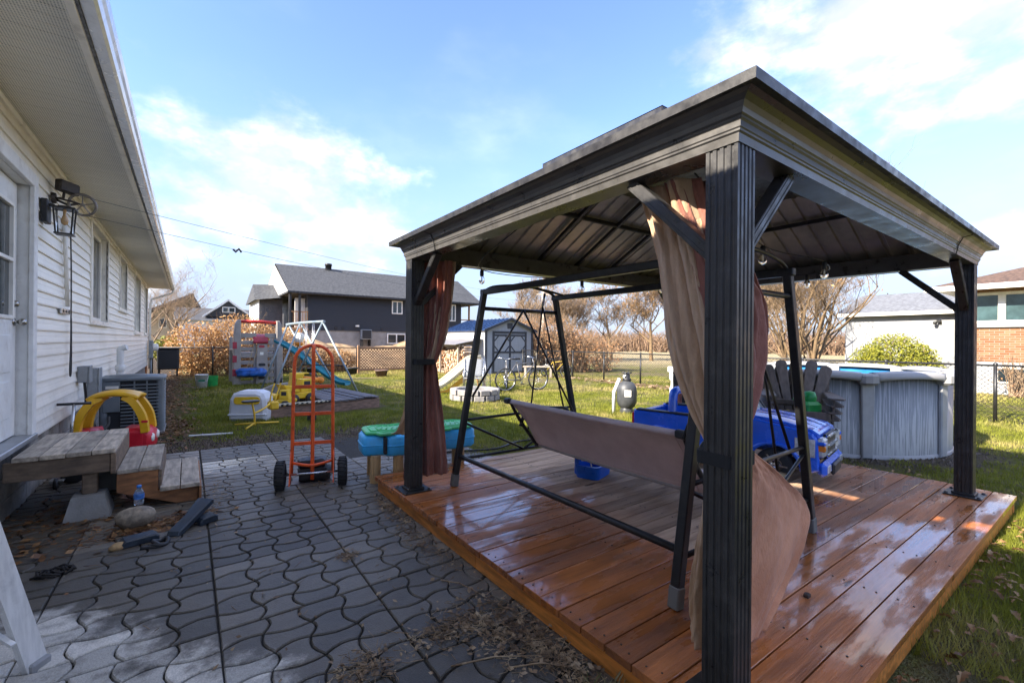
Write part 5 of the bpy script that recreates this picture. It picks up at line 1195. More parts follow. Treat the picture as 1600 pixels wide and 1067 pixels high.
# local: +x = front
bd = MB(); bd.prism([(-.36, .10), (.30, .10), (.35, .14), (.36, .30), (.30, .37), (.10, .38), (.06, .22), (-.12, .22), (-.16, .38), (-.34, .38), (-.37, .30)], -.20, .20, frame((0, 0, 0), (1, 0, 0), (0, 0, 1)), True, .04); bd.build('body', RED, cz_)
for s_ in (-1, 1):
    for xs in ((.30, .27, .15), (-.30, -.27, -.15)):
        P = smoothpath([(xs[0], s_ * .17, .34), (xs[1], s_ * .17, .52), (xs[2] * 1.25, s_ * .16, .68), (xs[2] * .7, s_ * .14, .74)], 5)
        mb = MB(); 
        for i in range(len(P) - 1): mb.bar(P[i], P[i + 1], .07, .085 - .001 * i, .0, up=(0, 1, 0), ext=.006)
        mb.build('roof_pillar', YELO, cz_)
    MB().lathe([(0, .02), (.04, .016), (.05, 0)], 16, frame((.355, s_ * .12, .26), (0, 1, 0), (0, 0, 1))).build('headlight', WHITE, cz_)
    for xs in (.24, -.24):
        w_ = MB().lathe([(0, -.03), (.07, -.03), (.085, -.02), (.085, .02), (.07, .03), (0, .03)], 18, frame((xs, s_ * .20, .085), (1, 0, 0), (0, 0, 1))).build('wheel', BLACKP, cz_)
        MB().lathe([(0, .036), (.04, .034), (.045, -.034), (0, -.036)], 14, frame((xs, s_ * .20, .085), (1, 0, 0), (0, 0, 1))).build('hub_cap', YELO, w_)
MB().grid(lambda u, v: (-.22 + .46 * u, -.19 + .38 * v, .735 + .06 * math.sin(math.pi * u) ** .7 + .02 * math.sin(math.pi * v)), 14, 10, True, .04).build('roof', YELO, cz_)
MB().prism(rrect(.06, .025, .01), 0, .004, frame((.30, -.214, .46), (1, 0, 0), (0, 0, 1))).build('badge', RED, cz_)
MB().box(.0, .28, -.205, -.2, .15, .33, .002).build('door', RED, cz_)
mb = MB(); mb.lathe([(0, -.02), (.07, -.02), (.09, -.012), (.09, .012), (.07, .02), (0, .02)], 16, frame((-.88, 5.95, .10), (1, .2, 0), (0, 0, 1))); o = mb.build('spare_tyre', BLACKP); tag(o, 'small black toy tyre lying in the shade behind the landing', 'tyre')
sc_ = thing('scooter', 'small metal scooter leaning by the wall behind the toy car', 'scooter', (-.98, 6.35, 0))
MB().tube([(0, 0, .06), (.02, .05, .5), (.03, .08, .72)], .014, 8).build('steering_tube', STEEL, sc_); MB().tube([(-.10, .08, .72), (.16, .08, .72)], .014, 8).build('handlebar', BLACKP, sc_); MB().bar((0, 0, .07), (.0, -.5, .07), .10, .02, .004).build('deck_plate', STEEL, sc_)
for yy in (0.02, -.52): MB().lathe([(0, -.012), (.05, -.012), (.05, .012), (0, .012)], 14, frame((0, yy, .05), (0, 1, 0), (0, 0, 1))).build('wheel', BLACKP, sc_)

# ------------------------------------------------------------------ play climber
CLB = mat('taupe_plastic', (.32, .285, .25), .5, 0, .1, 5, .1, 60, dirt=.3, dcol=(.18, .15, .12)); MAR = mat('faded_maroon_plastic', (.36, .025, .045), .45, 0, .2, 5, dirt=.2, dcol=(.3, .1, .15))
cl_ = thing('play_climber', 'tall taupe plastic play climber with red top bar on the lawn', 'climber', (1.83, 16.4, -.01), R(3))
def slotted(x0, x1, z0, z1, slots, y, th, nm='panel', mt=None):
    """upright panel with rounded slot openings, built from strips between and around the slots"""
    mb = MB(); zc = z0
    sl_ = sorted(slots)
    for (a, c_) in sl_ + [(z1, z1)]:
        mb.box(x0, x1, y, y + th, zc, a, .012)
        if c_ > a:
            mb.box(x0, x0 + .07, y + .001, y + th - .001, a - .01, c_ + .01); mb.box(x1 - .07, x1, y + .001, y + th - .001, a - .01, c_ + .01)
            for xx in (x0 + .07, x1 - .07):
                pass
        zc = c_
    return mb.build(nm, mt or CLB, cl_)
S_ = [(.12 + k * .21, .21 + k * .21) for k in range(7)]
slotted(-.55, -.06, .0, 1.62, S_, 0, .07, 'slotted_panel'); slotted(.18, .52, .0, 1.62, S_, 0, .07, 'slotted_panel')
for s_ in (-1, 1):
    P = [(-.09, 0), (.11, 0), (.09, 1.55), (.06, 1.9), (.0, 2.03), (-.09, 2.03)] if s_ > 0 else [(-.11, 0), (.09, 0), (.09, 2.03), (.0, 2.03), (-.06, 1.9), (-.09, 1.55)]
    MB().prism(P, -.06, .16, frame((s_ * .59, .05, 0), (1, 0, 0), (0, 0, 1)), b=.02).build('side_post', CLB, cl_)
    MB().prism(rrect(.10, 1.2, .04), 1.05, 1.12, frame((s_ * .60, .75, .0), (1, 0, 0), (0, 1, 0)), b=.01).build('side_beam', CLB, cl_)
    MB().box(s_ * .60 - .05, s_ * .60 + .05, 1.2, 1.3, 0, 1.5, .02).build('rear_post', CLB, cl_)
for z_ in (.28, .70, 1.12): MB().box(-.72, -.60, -.115, -.09, z_, z_ + .22, .012).build('accent_tile', MAR, cl_)
MB().tube([(-.55, .03, 1.98), (0, .03, 1.985), (.50, .03, 1.97)], .055, 12).build('top_bar', mat('bright_red_plastic', (.55, .03, .02), .4, 0, .15, 6), cl_)
fp = MB(); fp.prism([(-.16, 0), (.20, 0), (.16, 1.30), (-.13, 1.30)], 0, .06, frame((.08, -.02, 0), (1, 0, 0), (0, 0, 1)), b=.015); fp = fp.build('front_panel', CLB, cl_)
for z_, mt_ in ((.16, BLACKP), (.36, BLUEP), (.58, BLACKP)): MB().prism(rrect(.20, .09, .044), 0, .004, frame((.09, -.083, z_ + .04), (1, 0, 0), (0, 0, 1))).build('slot', mt_, fp)
MB().prism(rrect(.16, .08, .03), 0, .004, frame((.08, -.083, 1.20), (1, 0, 0), (0, 0, 1))).build('slot', MAR, fp); MB().box(.03, .13, -.084, -.08, .93, 1.02).build('sticker', WHITE, fp)
hood_ = MB(); hood_.grid(lambda u, v: (-.16 + .42 * u, -.10 + .55 * (1 - math.cos(math.pi * v * .5)) - .02, 1.30 + .30 * math.sin(math.pi * .5 * v) ** .8), 10, 10, True, .03); hood_.build('slide_hood', MAR, cl_)
MB().box(-.55, .52, .07, 1.2, .95, 1.0, .01).build('platform', CLB, cl_)
for a in (-.25, -.13): MB().tube(smoothpath([(a + .12, -.05, 1.28), (a, -.12, .8), (a - .16, -.14, .38)]), .01, 6).build('rope', mat('tan_rope', (.4, .3, .18), .8) if 'tan_rope' not in MATS else MATS['tan_rope'], cl_)
o = lumpy(.80, .5, .26, 5).build('blue_float', mat('float_blue', (.015, .10, .38), .35, 0, .5, 7)); o.location = (1.62, 16.25, .25); tag(o, 'blue inflatable float stuffed inside the play climber', 'float')
lb = MB(); lb.prism([(-.72, 0), (.72, 0), (.68, .10), (.45, .24), (.10, .30), (-.35, .26), (-.62, .14)], -.08, .08, frame((0, 0, 0), (1, 0, 0), (0, 0, 1)), b=.03); o = lb.build('climber_slide', CLB); o.location = (2.15, 13.0, .0); o.rotation_euler = (0, 0, R(-20)); tag(o, 'taupe plastic slide piece lying on its side in front of the climber', 'slide')
# buckets
WP = mat('white_pail', (.74, .75, .74), .4, 0, .04, 5); bk = thing('bucket', 'white pail with green print standing on the lawn', 'bucket', (.33, 15.75, 0))
MB().lathe([(0, .0), (.135, 0), (.155, .37), (.165, .37), (.165, .39), (.145, .39), (.125, .02), (0, .02)], 26).build('pail', WP, bk)
va = math.atan2(-15.75, -.33)
MB().prism(rrect(.16, .055, .01), 0, .004, frame((.150 * math.cos(va), .150 * math.sin(va), .22), (-math.sin(va), math.cos(va), 0), (0, 0, 1))).build('print_band', mat('print_green', (.01, .16, .09), .5), bk)
MB().tube(smoothpath([(-.16, 0, .35), (-.12, -.12, .2), (0, -.17, .16), (.12, -.12, .2), (.16, 0, .35)]), .006, 6).build('handle', STEEL, bk)
o = tub(.30, .26, .32, .012, .1).build('green_bucket', GRN); o.location = (.60, 16.1, 0); tag(o, 'green bucket standing just behind the white pail', 'bucket')

# ------------------------------------------------------------------ swing set
GALV = mat('galvanised_tube', (.25, .305, .33), .4, .35, .12, 6, dirt=.3, dcol=(.22, .2, .17), dscale=10)
ss = thing('swing_set', 'pale steel A-frame swing set with teal slide on the lawn', 'swing set', (0, 0, 0))
AP = [(2.72, 11.85, 1.86), (2.42, 13.0, 1.86), (2.25, 13.75, 1.86)]
FT = [((3.45, 11.06), (2.12, 12.95)), ((3.28, 12.28), (1.63, 12.33)), ((3.13, 13.28), (1.55, 13.6))]
for ap, (f1, f2) in zip(AP, FT):
    for f_ in (f1, f2): MB().tube([(f_[0], f_[1], -.03), ap], .024, 8).build('leg', GALV, ss)
MB().tube(smoothpath([(2.74, 11.78, 1.87)] + AP[1:2] + [(2.23, 13.85, 1.83)]), .034, 10).build('top_bar', GALV, ss)
MB().tube([Vector((3.45, 11.06, 0)).lerp(Vector(AP[0]), .42), Vector((2.12, 12.95, 0)).lerp(Vector(AP[0]), .42)], .016, 8).build('cross_brace', BLACKM, ss)
for q in (.25, .45, .65):
    c_ = Vector(AP[0]).lerp(Vector(AP[2]), q)
    for e in (-.16, .16): MB().tube([c_ + Vector((.08 * e, e * .95, -.03)), c_ + Vector((.08 * e, e * .95, -1.3))], .008, 5).build('swing_chain', STEEL, ss)
    MB().bar(c_ + Vector((-.01, -.2, -1.32)), c_ + Vector((.01, .2, -1.32)), .14, .03, .008).build('swing_seat', BLACKP if q != .45 else YEL, ss)
TEAL = mat('teal_plastic', (.01, .19, .24), .4, 0, .15, 6)
def slide(P, w, mt_, parent, wall=.07):
    Q = smoothpath(P, 6); mb = MB(); d0 = (Q[-1] - Q[0]); sd = Vector((-d0.y, d0.x, 0)).normalized()
    prof = [(-w / 2, wall), (-w / 2 + .02, 0), (-w / 4, -.015), (w / 4, -.015), (w / 2 - .02, 0), (w / 2, wall)]
    def f(u, v):
        x = u * (len(Q) - 1); i = min(int(x), len(Q) - 2); p = Q[i].lerp(Q[i + 1], x - i)
        y = v * 5; j = min(int(y), 4); a = prof[j][0] + (prof[j + 1][0] - prof[j][0]) * (y - j); b_ = prof[j][1] + (prof[j + 1][1] - prof[j][1]) * (y - j)
        return p + sd * a + Vector((0, 0, b_))
    mb.grid(f, 30, 15, True, .02); return mb.build('slide_bed', mt_, parent)
slide([(2.05, 14.1, 1.35), (2.35, 13.85, 1.15), (2.85, 13.4, .7), (3.35, 12.95, .28), (3.6, 12.75, .2)], .36, TEAL, ss)
o = thing('windsock_toy', 'orange and white hanging toy on the swing set top bar', 'toy', (2.42, 13.15, 1.55)); ORP = mat('orange_plastic', (.75, .25, .02), .5)
MB().lathe([(0, .22), (.06, .12), (.07, .05)], 14).build('cone', ORP, o); MB().lathe([(.07, .05), (.13, 0), (.13, -.12), (.09, -.2)], 14).build('ring', WHITE, o); MB().lathe([(.09, -.2), (.11, -.26), (.03, -.32), (0, -.32)], 14).build('tail', ORP, o)

# ------------------------------------------------------------------ sandbox with boards and toys
sb = thing('sandbox', 'low wooden sandbox partly covered with grey boards on the lawn', 'sandbox', (0, 0, 0))
SBW = mat('pinkish_wood', (.24, .15, .11), .75, 0, .35, 4, .3, 60, stretch=(2, 2, 8), dirt=.4, dcol=(.1, .07, .05)); SBB = mat('dark_lid_boards', (.10, .09, .095), .6, 0, .35, 4, .3, 60, rnd=.25, stretch=(6, 2, 6))
q0, q1, q2, q3 = (1.18, 9.05), (3.30, 9.42), (3.05, 11.4), (.95, 11.0)
for a, c_ in ((q0, q1), (q1, q2), (q2, q3), (q3, q0)): MB().bar((*a, .09), (*c_, .09), .05, .20, .008).build('side_board', SBW, sb)
MB().add([(*q0, .10), (*q1, .10), (*q2, .10), (*q3, .10)], [(0, 1, 2, 3)]).build('sand', mat('sand', (.36, .28, .19), .95, 0, .2, 20, .4, 60), sb)
for k in range(7):
    f0 = .46 + k * .077; f1 = f0 + .072
    A_ = lambda f: Vector((*q0, .2)).lerp(Vector((*q1, .2)), f); B_ = lambda f: Vector((*q3, .2)).lerp(Vector((*q2, .2)), f)
    a, c_, e, d_ = A_(f0), A_(f1), B_(f1), B_(f0); dz = random.uniform(-.012, .03); ov_ = Vector((0, -.06, 0))
    V = [a + ov_, c_ + ov_, e, d_]; V = [v_ + Vector((0, 0, dz)) for v_ in V] + [v_ + Vector((0, 0, dz + .028)) for v_ in V]
    MB().add(V, [(3, 2, 1, 0), (4, 5, 6, 7), (0, 1, 5, 4), (1, 2, 6, 5), (2, 3, 7, 6), (3, 0, 4, 7)]).build('lid_board', SBB, sb)
HAZ, t, b = newmat('hazard_stripe'); co = t.new('ShaderNodeTexCoord').outputs['Object']; wv = t.new('ShaderNodeTexWave'); wv.inputs['Scale'].default_value = 5; t.put(wv.inputs['Vector'], t.map(co, rot=(0, 0, R(35)))); t.put(b.inputs['Base Color'], t.mix(t.step(wv.outputs['Fac'], .45, .55), (.02, .02, .02), (.6, .55, .4)))
o = MB().bar((1.28, 9.06, .23), (2.2, 9.2, .23), .16, .025, .004).build('striped_board', HAZ); tag(o, 'black and white striped board along the front edge of the sandbox', 'board')
def toy_loader(name, label, loc, rz, sc=1.0):
    r = thing(name, label, 'toy truck', loc, rz)
    MB().box(-.20 * sc, .18 * sc, -.09 * sc, .09 * sc, .08 * sc, .17 * sc, .015).build('chassis', YEL, r)
    MB().prism([(-.20 * sc, .17 * sc), (.0, .17 * sc), (-.02 * sc, .36 * sc), (-.17 * sc, .36 * sc)], -.08 * sc, .08 * sc, frame((0, 0, 0), (1, 0, 0), (0, 0, 1)), b=.012).build('cab', YEL, r)
    MB().prism([(.03 * sc, .18 * sc), (.22 * sc, .20 * sc), (.27 * sc, .30 * sc), (.04 * sc, .26 * sc)], -.11 * sc, .11 * sc, frame((0, 0, 0), (1, 0, 0), (0, 0, 1)), b=.01).build('dump_bed', YEL, r)
    MB().box(-.15 * sc, -.05 * sc, -.083 * sc, .083 * sc, .25 * sc, .33 * sc, .004).build('cab_window', BLACKP, r)
    for xs in (-.14, .12):
        for s_ in (-1, 1):
            w_ = MB().lathe([(0, -.03 * sc), (.065 * sc, -.03 * sc), (.078 * sc, -.015 * sc), (.078 * sc, .015 * sc), (.065 * sc, .03 * sc), (0, .03 * sc)], 14, frame((xs * sc, s_ * .11 * sc, .078 * sc), (1, 0, 0), (0, 0, 1))).build('wheel', BLACKP, r)
            MB().lathe([(0, -.034 * sc), (.03 * sc, -.034 * sc), (.03 * sc, .034 * sc), (0, .034 * sc)], 10, frame((xs * sc, s_ * .11 * sc, .078 * sc), (1, 0, 0), (0, 0, 1))).build('hub', YEL, w_)
    return r
toy_loader('toy_dump_truck', 'yellow toy dump truck on the sandbox boards behind the hand truck', (1.78, 9.75, .14), R(200), 1.35)
toy_loader('toy_loader', 'smaller yellow toy loader in the sandbox beside the dump truck', (1.42, 9.45, .12), R(150), .95)
te = thing('toy_tower', 'tall yellow toy crane tub standing at the back of the sandbox', 'toy', (1.85, 10.3, .14), R(10))
MB().prism([(-.20, 0), (.20, 0), (.15, .25), (.10, .45), (.14, .58), (-.10, .58), (-.12, .40)], -.12, .12, frame((0, 0, 0), (1, 0, 0), (0, 0, 1)), b=.03).build('body', YEL, te); MB().tube([(.1, 0, .45), (.32, 0, .42), (.44, 0, .40)], .06, 10).build('arm', ORP, te); MB().lathe([(0, .06), (.07, .05), (.07, -.05), (0, -.06)], 14, frame((.50, 0, .40), (1, 0, 0), (0, 0, 1))).build('head', ORP, te)
MB().box(-.08, .06, -.125, -.12, .34, .46, .002).build('decal', BLACKP, te)
wbx = thing('toy_box', 'white rounded plastic toy box with a yellow top panel on the lawn', 'toy box', (.93, 9.15, -.01), R(-28))
WPL = mat('milky_plastic', (.62, .64, .68), .4, 0, .06, 5, dirt=.2, dcol=(.4, .4, .4))
MB().prism([(-.30, 0), (.30, 0), (.31, .12), (.29, .38), (.24, .48), (.14, .52), (-.14, .52), (-.24, .48), (-.29, .38), (-.31, .12)], -.20, .20, frame((0, 0, 0), (1, 0, 0), (0, 0, 1)), b=.05).build('shell', WPL, wbx)
MB().prism(rrect(.42, .13, .05), 0, .012, frame((0, -.203, .36), (1, 0, 0), (0, 0, 1)), b=.004).build('panel', YEL, wbx)
MB().box(-.31, .31, -.215, .215, .10, .13, .012).build('seam', WPL, wbx)
dg_ = thing('sand_digger', 'yellow tubular sand digger toy with black seat in front of the toy box', 'digger', (.88, 8.30, 0), R(15))
YT = mat('yellow_tube', (.72, .45, .03), .45, 0, .2, 8)
for a in (0, 120, 235): MB().tube([(0, 0, .06), (.38 * math.cos(R(a)), .30 * math.sin(R(a)), .03)], .014, 8).build('foot', YT, dg_)
MB().tube(smoothpath([(0, 0, .02), (0, 0, .18), (-.02, 0, .30), (-.04, 0, .40)]), .016, 8).build('post', YT, dg_); MB().prism(rrect(.26, .16, .07), 0, .03, Matrix.Translation((-.06, 0, .40)), b=.012).build('seat', BLACKP, dg_)
MB().tube(smoothpath([(0, 0, .22), (.18, .08, .27), (.36, .2, .36)]), .016, 8).build('boom', YT, dg_)
for s_ in (-1, 1):
    MB().tube(smoothpath([(.36 + s_ * .04, .2, .36), (.40 + s_ * .05, .22, .50), (.46 + s_ * .05, .24, .66)]), .013, 8).build('lever', YT, dg_); MB().tube([(.46 + s_ * .05, .24, .66), (.48 + s_ * .05, .25, .74)], .017, 8).build('grip', BLACKP, dg_)
MB().box(.30, .44, .12, .28, .22, .36, .02).build('bucket_joint', YT, dg_)
fb = lumpy(.14, .12, .16, 9).build('black_ball_toy', BLACKP); fb.location = (1.75, 8.35, 0); tag(fb, 'small black toy on the grass behind the hand truck', 'toy')
# ------------------------------------------------------------------ fences
def chain_fence(name, label, p0, p1, n_, h=1.05, post_r=.028):
    f = thing(name, label, 'fence', (0, 0, 0)); p0 = Vector((*p0, 0)); p1 = Vector((*p1, 0)); d = p1 - p0; L = d.length; d.normalize()
    for k in range(n_ + 1):
        q = p0 + d * L * k / n_; po = MB().tube([q + Vector((0, 0, -.05)), q + Vector((0, 0, h + .02))], post_r, 8).build('post', BLACKM, f); MB().lathe([(post_r + .005, h + .01), (post_r + .004, h + .04), (0, h + .06)], 8, Matrix.Translation(q)).build('cap', BLACKM, po)
    MB().tube([p0 + Vector((0, 0, h)), p1 + Vector((0, 0, h))], .020, 6).build('top_rail', BLACKM, f)
    V = []; F = []; s_ = .085; r_ = .0028; nrm = Vector((-d.y, d.x, 0))
    k = -int(h / s_) - 1
    while k * s_ < L:
        for sg in (1, -1):
            a = k * s_; c_ = a + h; z0, z1 = 0.02, h - .01
            t0 = max(0, -a / h); t1 = min(1, (L - a) / h)
            if t1 - t0 > .01:
                A_ = p0 + d * (a + h * t0) + Vector((0, 0, (z0 + (z1 - z0) * t0) if sg > 0 else (z1 - (z1 - z0) * t0))); B_ = p0 + d * (a + h * t1) + Vector((0, 0, (z0 + (z1 - z0) * t1) if sg > 0 else (z1 - (z1 - z0) * t1)))
                u = (B_ - A_).normalized(); w = u.cross(nrm) * r_; e = nrm * r_; o = len(V)
                V += [A_ + e, A_ - e * .5 + w, A_ - e * .5 - w, B_ + e, B_ - e * .5 + w, B_ - e * .5 - w]
                F += [(o, o + 1, o + 4, o + 3), (o + 1, o + 2, o + 5, o + 4), (o + 2, o, o + 3, o + 5)]
        k += 1
    mb = MB(); mb.add(V, F); tag(mb.build('wire_mesh', BLACKM, f), kind='stuff'); return f
chain_fence('chain_link_fence', 'black chain-link fence along the right side of the yard in front of the field', (12.2, -1.7), (12.2, 16.1), 11)
chain_fence('chain_link_fence', 'black chain-link fence across the back behind the swing set', (-1.0, 19.95), (6.0, 19.95), 4, 1.1)
lt = thing('lattice_panel', 'brown wooden lattice fence panel between the back fence and woodpile', 'fence panel', (6.05, 19.85, 0))
LAT = mat('lattice_wood', (.30, .17, .09), .75, 0, .25, 6, .2, 60, rnd=.1)
LW, LH = 2.3, 1.1
for a in (0, LW): MB().box(a - .05, a + .05, -.05, .05, 0, LH + .1, .008).build('post', LAT, lt)
MB().box(.05, LW - .05, -.03, .03, LH - .06, LH + .04, .006).build('top_rail', LAT, lt); MB().box(.05, LW - .05, -.03, .03, .08, .17, .006).build('bottom_rail', LAT, lt)
for sg in (1, -1):
    k = -10
    while k * .13 < LW:
        a = k * .13; h_ = LH - .23; t0 = max(0, (.05 - a) / h_); t1 = min(1, (LW - .05 - a) / h_)
        if t1 - t0 > .03:
            z = lambda t_: .17 + h_ * t_ if sg > 0 else .17 + h_ * (1 - t_)
            MB().bar((a + h_ * t0, sg * .006, z(t0)), (a + h_ * t1, sg * .006, z(t1)), .010, .036, up=(0, 1, 0) if False else (0, 0, 1)).build('slat', LAT, lt)
        k += 1
POT = mat('brown_pot', (.14, .085, .06), .6, 0, .2, 6); POTB = mat('black_pot', (.02, .02, .022), .6)
def pot(name, label, loc, r_, h_, mt_):
    o = MB().lathe([(0, 0), (r_ * .75, 0), (r_, h_ * .85), (r_ * 1.1, h_ * .85), (r_ * 1.1, h_), (r_ * .95, h_), (r_ * .9, h_ * .8), (0, h_ * .8)], 18).build(name, mt_); o.location = loc; return tag(o, label, 'pot')
pot('flower_pot', 'brown plastic flower pot on the lawn in front of the lattice', (6.2, 17.4, 0), .24, .26, POT); pot('flower_pot', 'dark pot beside the lattice panel left end', (5.5, 18.9, 0), .22, .30, POTB)
pot('flower_pot', 'small dark pot at the far fence behind the swing set', (3.9, 19.4, 0), .18, .3, POTB)

# ------------------------------------------------------------------ dark neighbour house
def lapped(x0, x1, z0, z1, n_, mt_, name, parent, M_):
    h_ = (z1 - z0) / n_; P = [(0, z0)]
    for k in range(n_): P += [(-.03, z0 + k * h_), (-.005, z0 + (k + 1) * h_)]
    P += [(0, z1)]; P = [(a, c_) for a, c_ in P]
    return MB().prism(P + [(.15, z1), (.15, z0)], x0, x1, M_).build(name, mt_, parent)
DSID = mat('charcoal_siding', (.032, .030, .031), .55, 0, .15, 3); DROOF = mat('charcoal_shingles', (.05, .052, .056), .9, 0, .55, 9, .5, 40, stretch=(1, 1, 1)); CEDAR = mat('cedar_rail', (.42, .22, .09), .6, 0, .2, 5); DFND = mat('parged_foundation', (.30, .285, .26), .85, 0, .15, 3)
dh = thing('dark_house', 'charcoal-sided raised bungalow with grey shingle roof beyond the back fence', 'house', (0, 0, 0))
HYF = 27.3; My = frame((0, HYF, 0), (0, 1, 0), (0, 0, 1))       # local x = depth, y = z, z = +x
lapped(5.45, 15.3, 1.98, 4.05, 22, DSID, 'wall', dh, My)
MB().box(5.45, 15.3, HYF + .16, HYF + 9, .0, 4.05).build('side_wall', DSID, dh)
MB().box(5.5, 15.25, HYF + .03, HYF + .15, -.05, 1.975).build('foundation', DFND, dh)
ridY = 32.0; rzz = 6.25; e0, e1 = 4.35, 16.7
mb = MB(); mb.add([(e0, HYF - .5, 4.08), (e1, HYF - .5, 4.08), (e1 + .9, ridY, rzz), (e0 + .1, ridY, rzz), (e1, ridY + 5.2, 4.08), (e0, ridY + 5.2, 4.08)], [(0, 1, 2, 3), (3, 2, 4, 5)])
mb.add([(e0, HYF - .5, 3.98), (e1, HYF - .5, 3.98), (e1, ridY + 5.2, 3.98), (e0, ridY + 5.2, 3.98), (e0, HYF - .5, 4.08), (e1, HYF - .5, 4.08), (e1, ridY + 5.2, 4.08), (e0, ridY + 5.2, 4.08)], [(3, 2, 1, 0), (0, 1, 5, 4), (1, 2, 6, 5), (3, 0, 4, 7)])
rf = mb.build('roof', DROOF, dh)
MB().add([(e0 + .02, HYF - .5, 4.0), (e0 + .06, ridY - .1, rzz - .12), (e0 + .02, ridY + 5.2, 4.0), (e0 + .05, ridY, 3.99)], [(0, 1, 3), (1, 2, 3)]).build('gable_soffit', WHITE, rf)
MB().add([(e1, HYF - .5, 4.06), (e1, ridY + 5.2, 4.06), (e1 + .9, ridY, rzz - .02)], [(0, 1, 2)]).build('hip_end', DROOF, rf)
MB().lathe([(0, .35), (.22, .33), (.24, .2), (.2, .2), (.2, -.2)], 14, Matrix.Translation((7.6, 31.7, 6.2))).build('roof_vent', BLACKM, rf)
def hwin(x0, x1, z0, z1, sl=True):
    w = MB(); y = HYF - .06
    for (a, c_, e, f) in ((x0, x0 + .07, z0, z1), (x1 - .07, x1, z0, z1), (x0 + .07, x1 - .07, z0, z0 + .07), (x0 + .07, x1 - .07, z1 - .07, z1)) + (((x0 + x1) / 2 - .035, (x0 + x1) / 2 + .035, z0 + .07, z1 - .07),): w.box(a, c_, y, y + .06, e, f, .006)
    w = w.build('window', WHITE, dh); m_ = (x0 + x1) / 2
    for a, c_ in ((x0 + .07, m_ - .035), (m_ + .035, x1 - .07)): MB().box(a, c_, y + .02, y + .03, z0 + .07, z1 - .07).build('pane', GLASS, w)
hwin(10.34, 11.04, 3.1, 3.92); hwin(14.28, 14.86, 2.78, 3.92); hwin(10.05, 11.27, 1.22, 1.87)
hp_ = thing('heat_pump', 'black and grey heat pump unit on brackets at the dark house foundation', 'heat pump', (8.35, HYF - .45, 1.48))
MB().box(0, .62, 0, .32, 0, .6, .02).build('case', GREYP, hp_); MB().box(.04, .58, -.012, 0, .05, .55, .01).build('grille', BLACKP, hp_)
for a in (.08, .54): MB().box(a - .02, a + .02, 0, .45, -.4, 0).build('bracket', BLACKM, hp_)
MB().box(-.25, -.08, .2, .42, .75, .85).build('vent_hood', WHITE, hp_)
for xx in (6.9, 7.3, 9.6, 12.2): MB().box(xx, xx + .16, HYF - .05, HYF, 2.05, 2.22, .02).build('wall_vent', BLACKP, dh)
# porch
pr = MB(); pr.box(4.45, 5.44, HYF - .3, HYF + 2.5, 1.95, 2.1, .01); porch = pr.build('porch_floor', CEDAR, dh)
MB().box(4.5, 5.4, HYF - .2, HYF + 2.4, -.05, 1.94).build('porch_skirt', DFND, dh)
for (a, c_) in ((4.52, HYF - .2), (5.0, HYF - .2)): MB().box(a - .06, a + .06, c_ - .06, c_ + .06, 2.11, 3.97, .008).build('porch_post', DSID, dh)
for z_ in (2.2, 2.95): MB().box(4.46, 5.44, HYF - .25, HYF - .2, z_, z_ + .06, .006).build('porch_rail', CEDAR, dh)
for k in range(8): MB().box(4.55 + k * .12, 4.58 + k * .12, HYF - .245, HYF - .205, 2.26, 2.95).build('baluster', CEDAR, dh)
MB().box(4.9, 5.44, HYF + .6, HYF + .65, 2.1, 3.8, .01).build('porch_door', WHITE, dh)
pr = MB().box(15.6, 16.6, HYF + .6, HYF + 3, 2.3, 2.42).build('rear_balcony', CEDAR, dh); MB().box(15.5, 16.7, HYF + .5, HYF + .56, 2.9, 2.97).build('balcony_rail', CEDAR, pr); MB().box(16.2, 16.3, HYF + .5, HYF + .6, 2.3, 3.98).build('balcony_post', CEDAR, pr)
lapped(3.40, 4.62, 1.2, 3.85, 22, mat('grey_siding', (.10, .098, .10), .55), 'wing_wall', dh, frame((0, 30.2, 0), (0, 1, 0), (0, 0, 1)))
MB().box(3.36, 3.40, 30.2, 35, 1.0, 3.85).build('wing_side', WHITE, dh); MB().box(3.4, 4.6, 30.36, 35, 0, 3.85).build('wing_core', DSID, dh)
MB().add([(3.1, 29.6, 3.7), (4.75, 29.6, 3.95), (4.75, 32.2, 4.95), (3.25, 32.2, 4.85), (3.1, 34.8, 3.7), (4.75, 34.8, 3.95)], [(0, 1, 2, 3), (3, 2, 5, 4), (0, 3, 4)]).build('wing_roof', DROOF, dh)
md = MB(); md.grid(lambda u, v: (4 + 10 * u, 22.3 + 4.9 * v, -.05 + (1.25 + .25 * math.sin(9 * u + 1) + .12 * math.sin(31 * u + 9 * v)) * math.sin(math.pi * min(1, v * .85)) ** .8), 40, 14); tag(md.build('soil_mound', mat('dry_soil', (.30, .20, .11), .95, 0, .4, 3, .6, 20)), 'tan mound of dug soil in front of the dark house foundation', kind='structure')

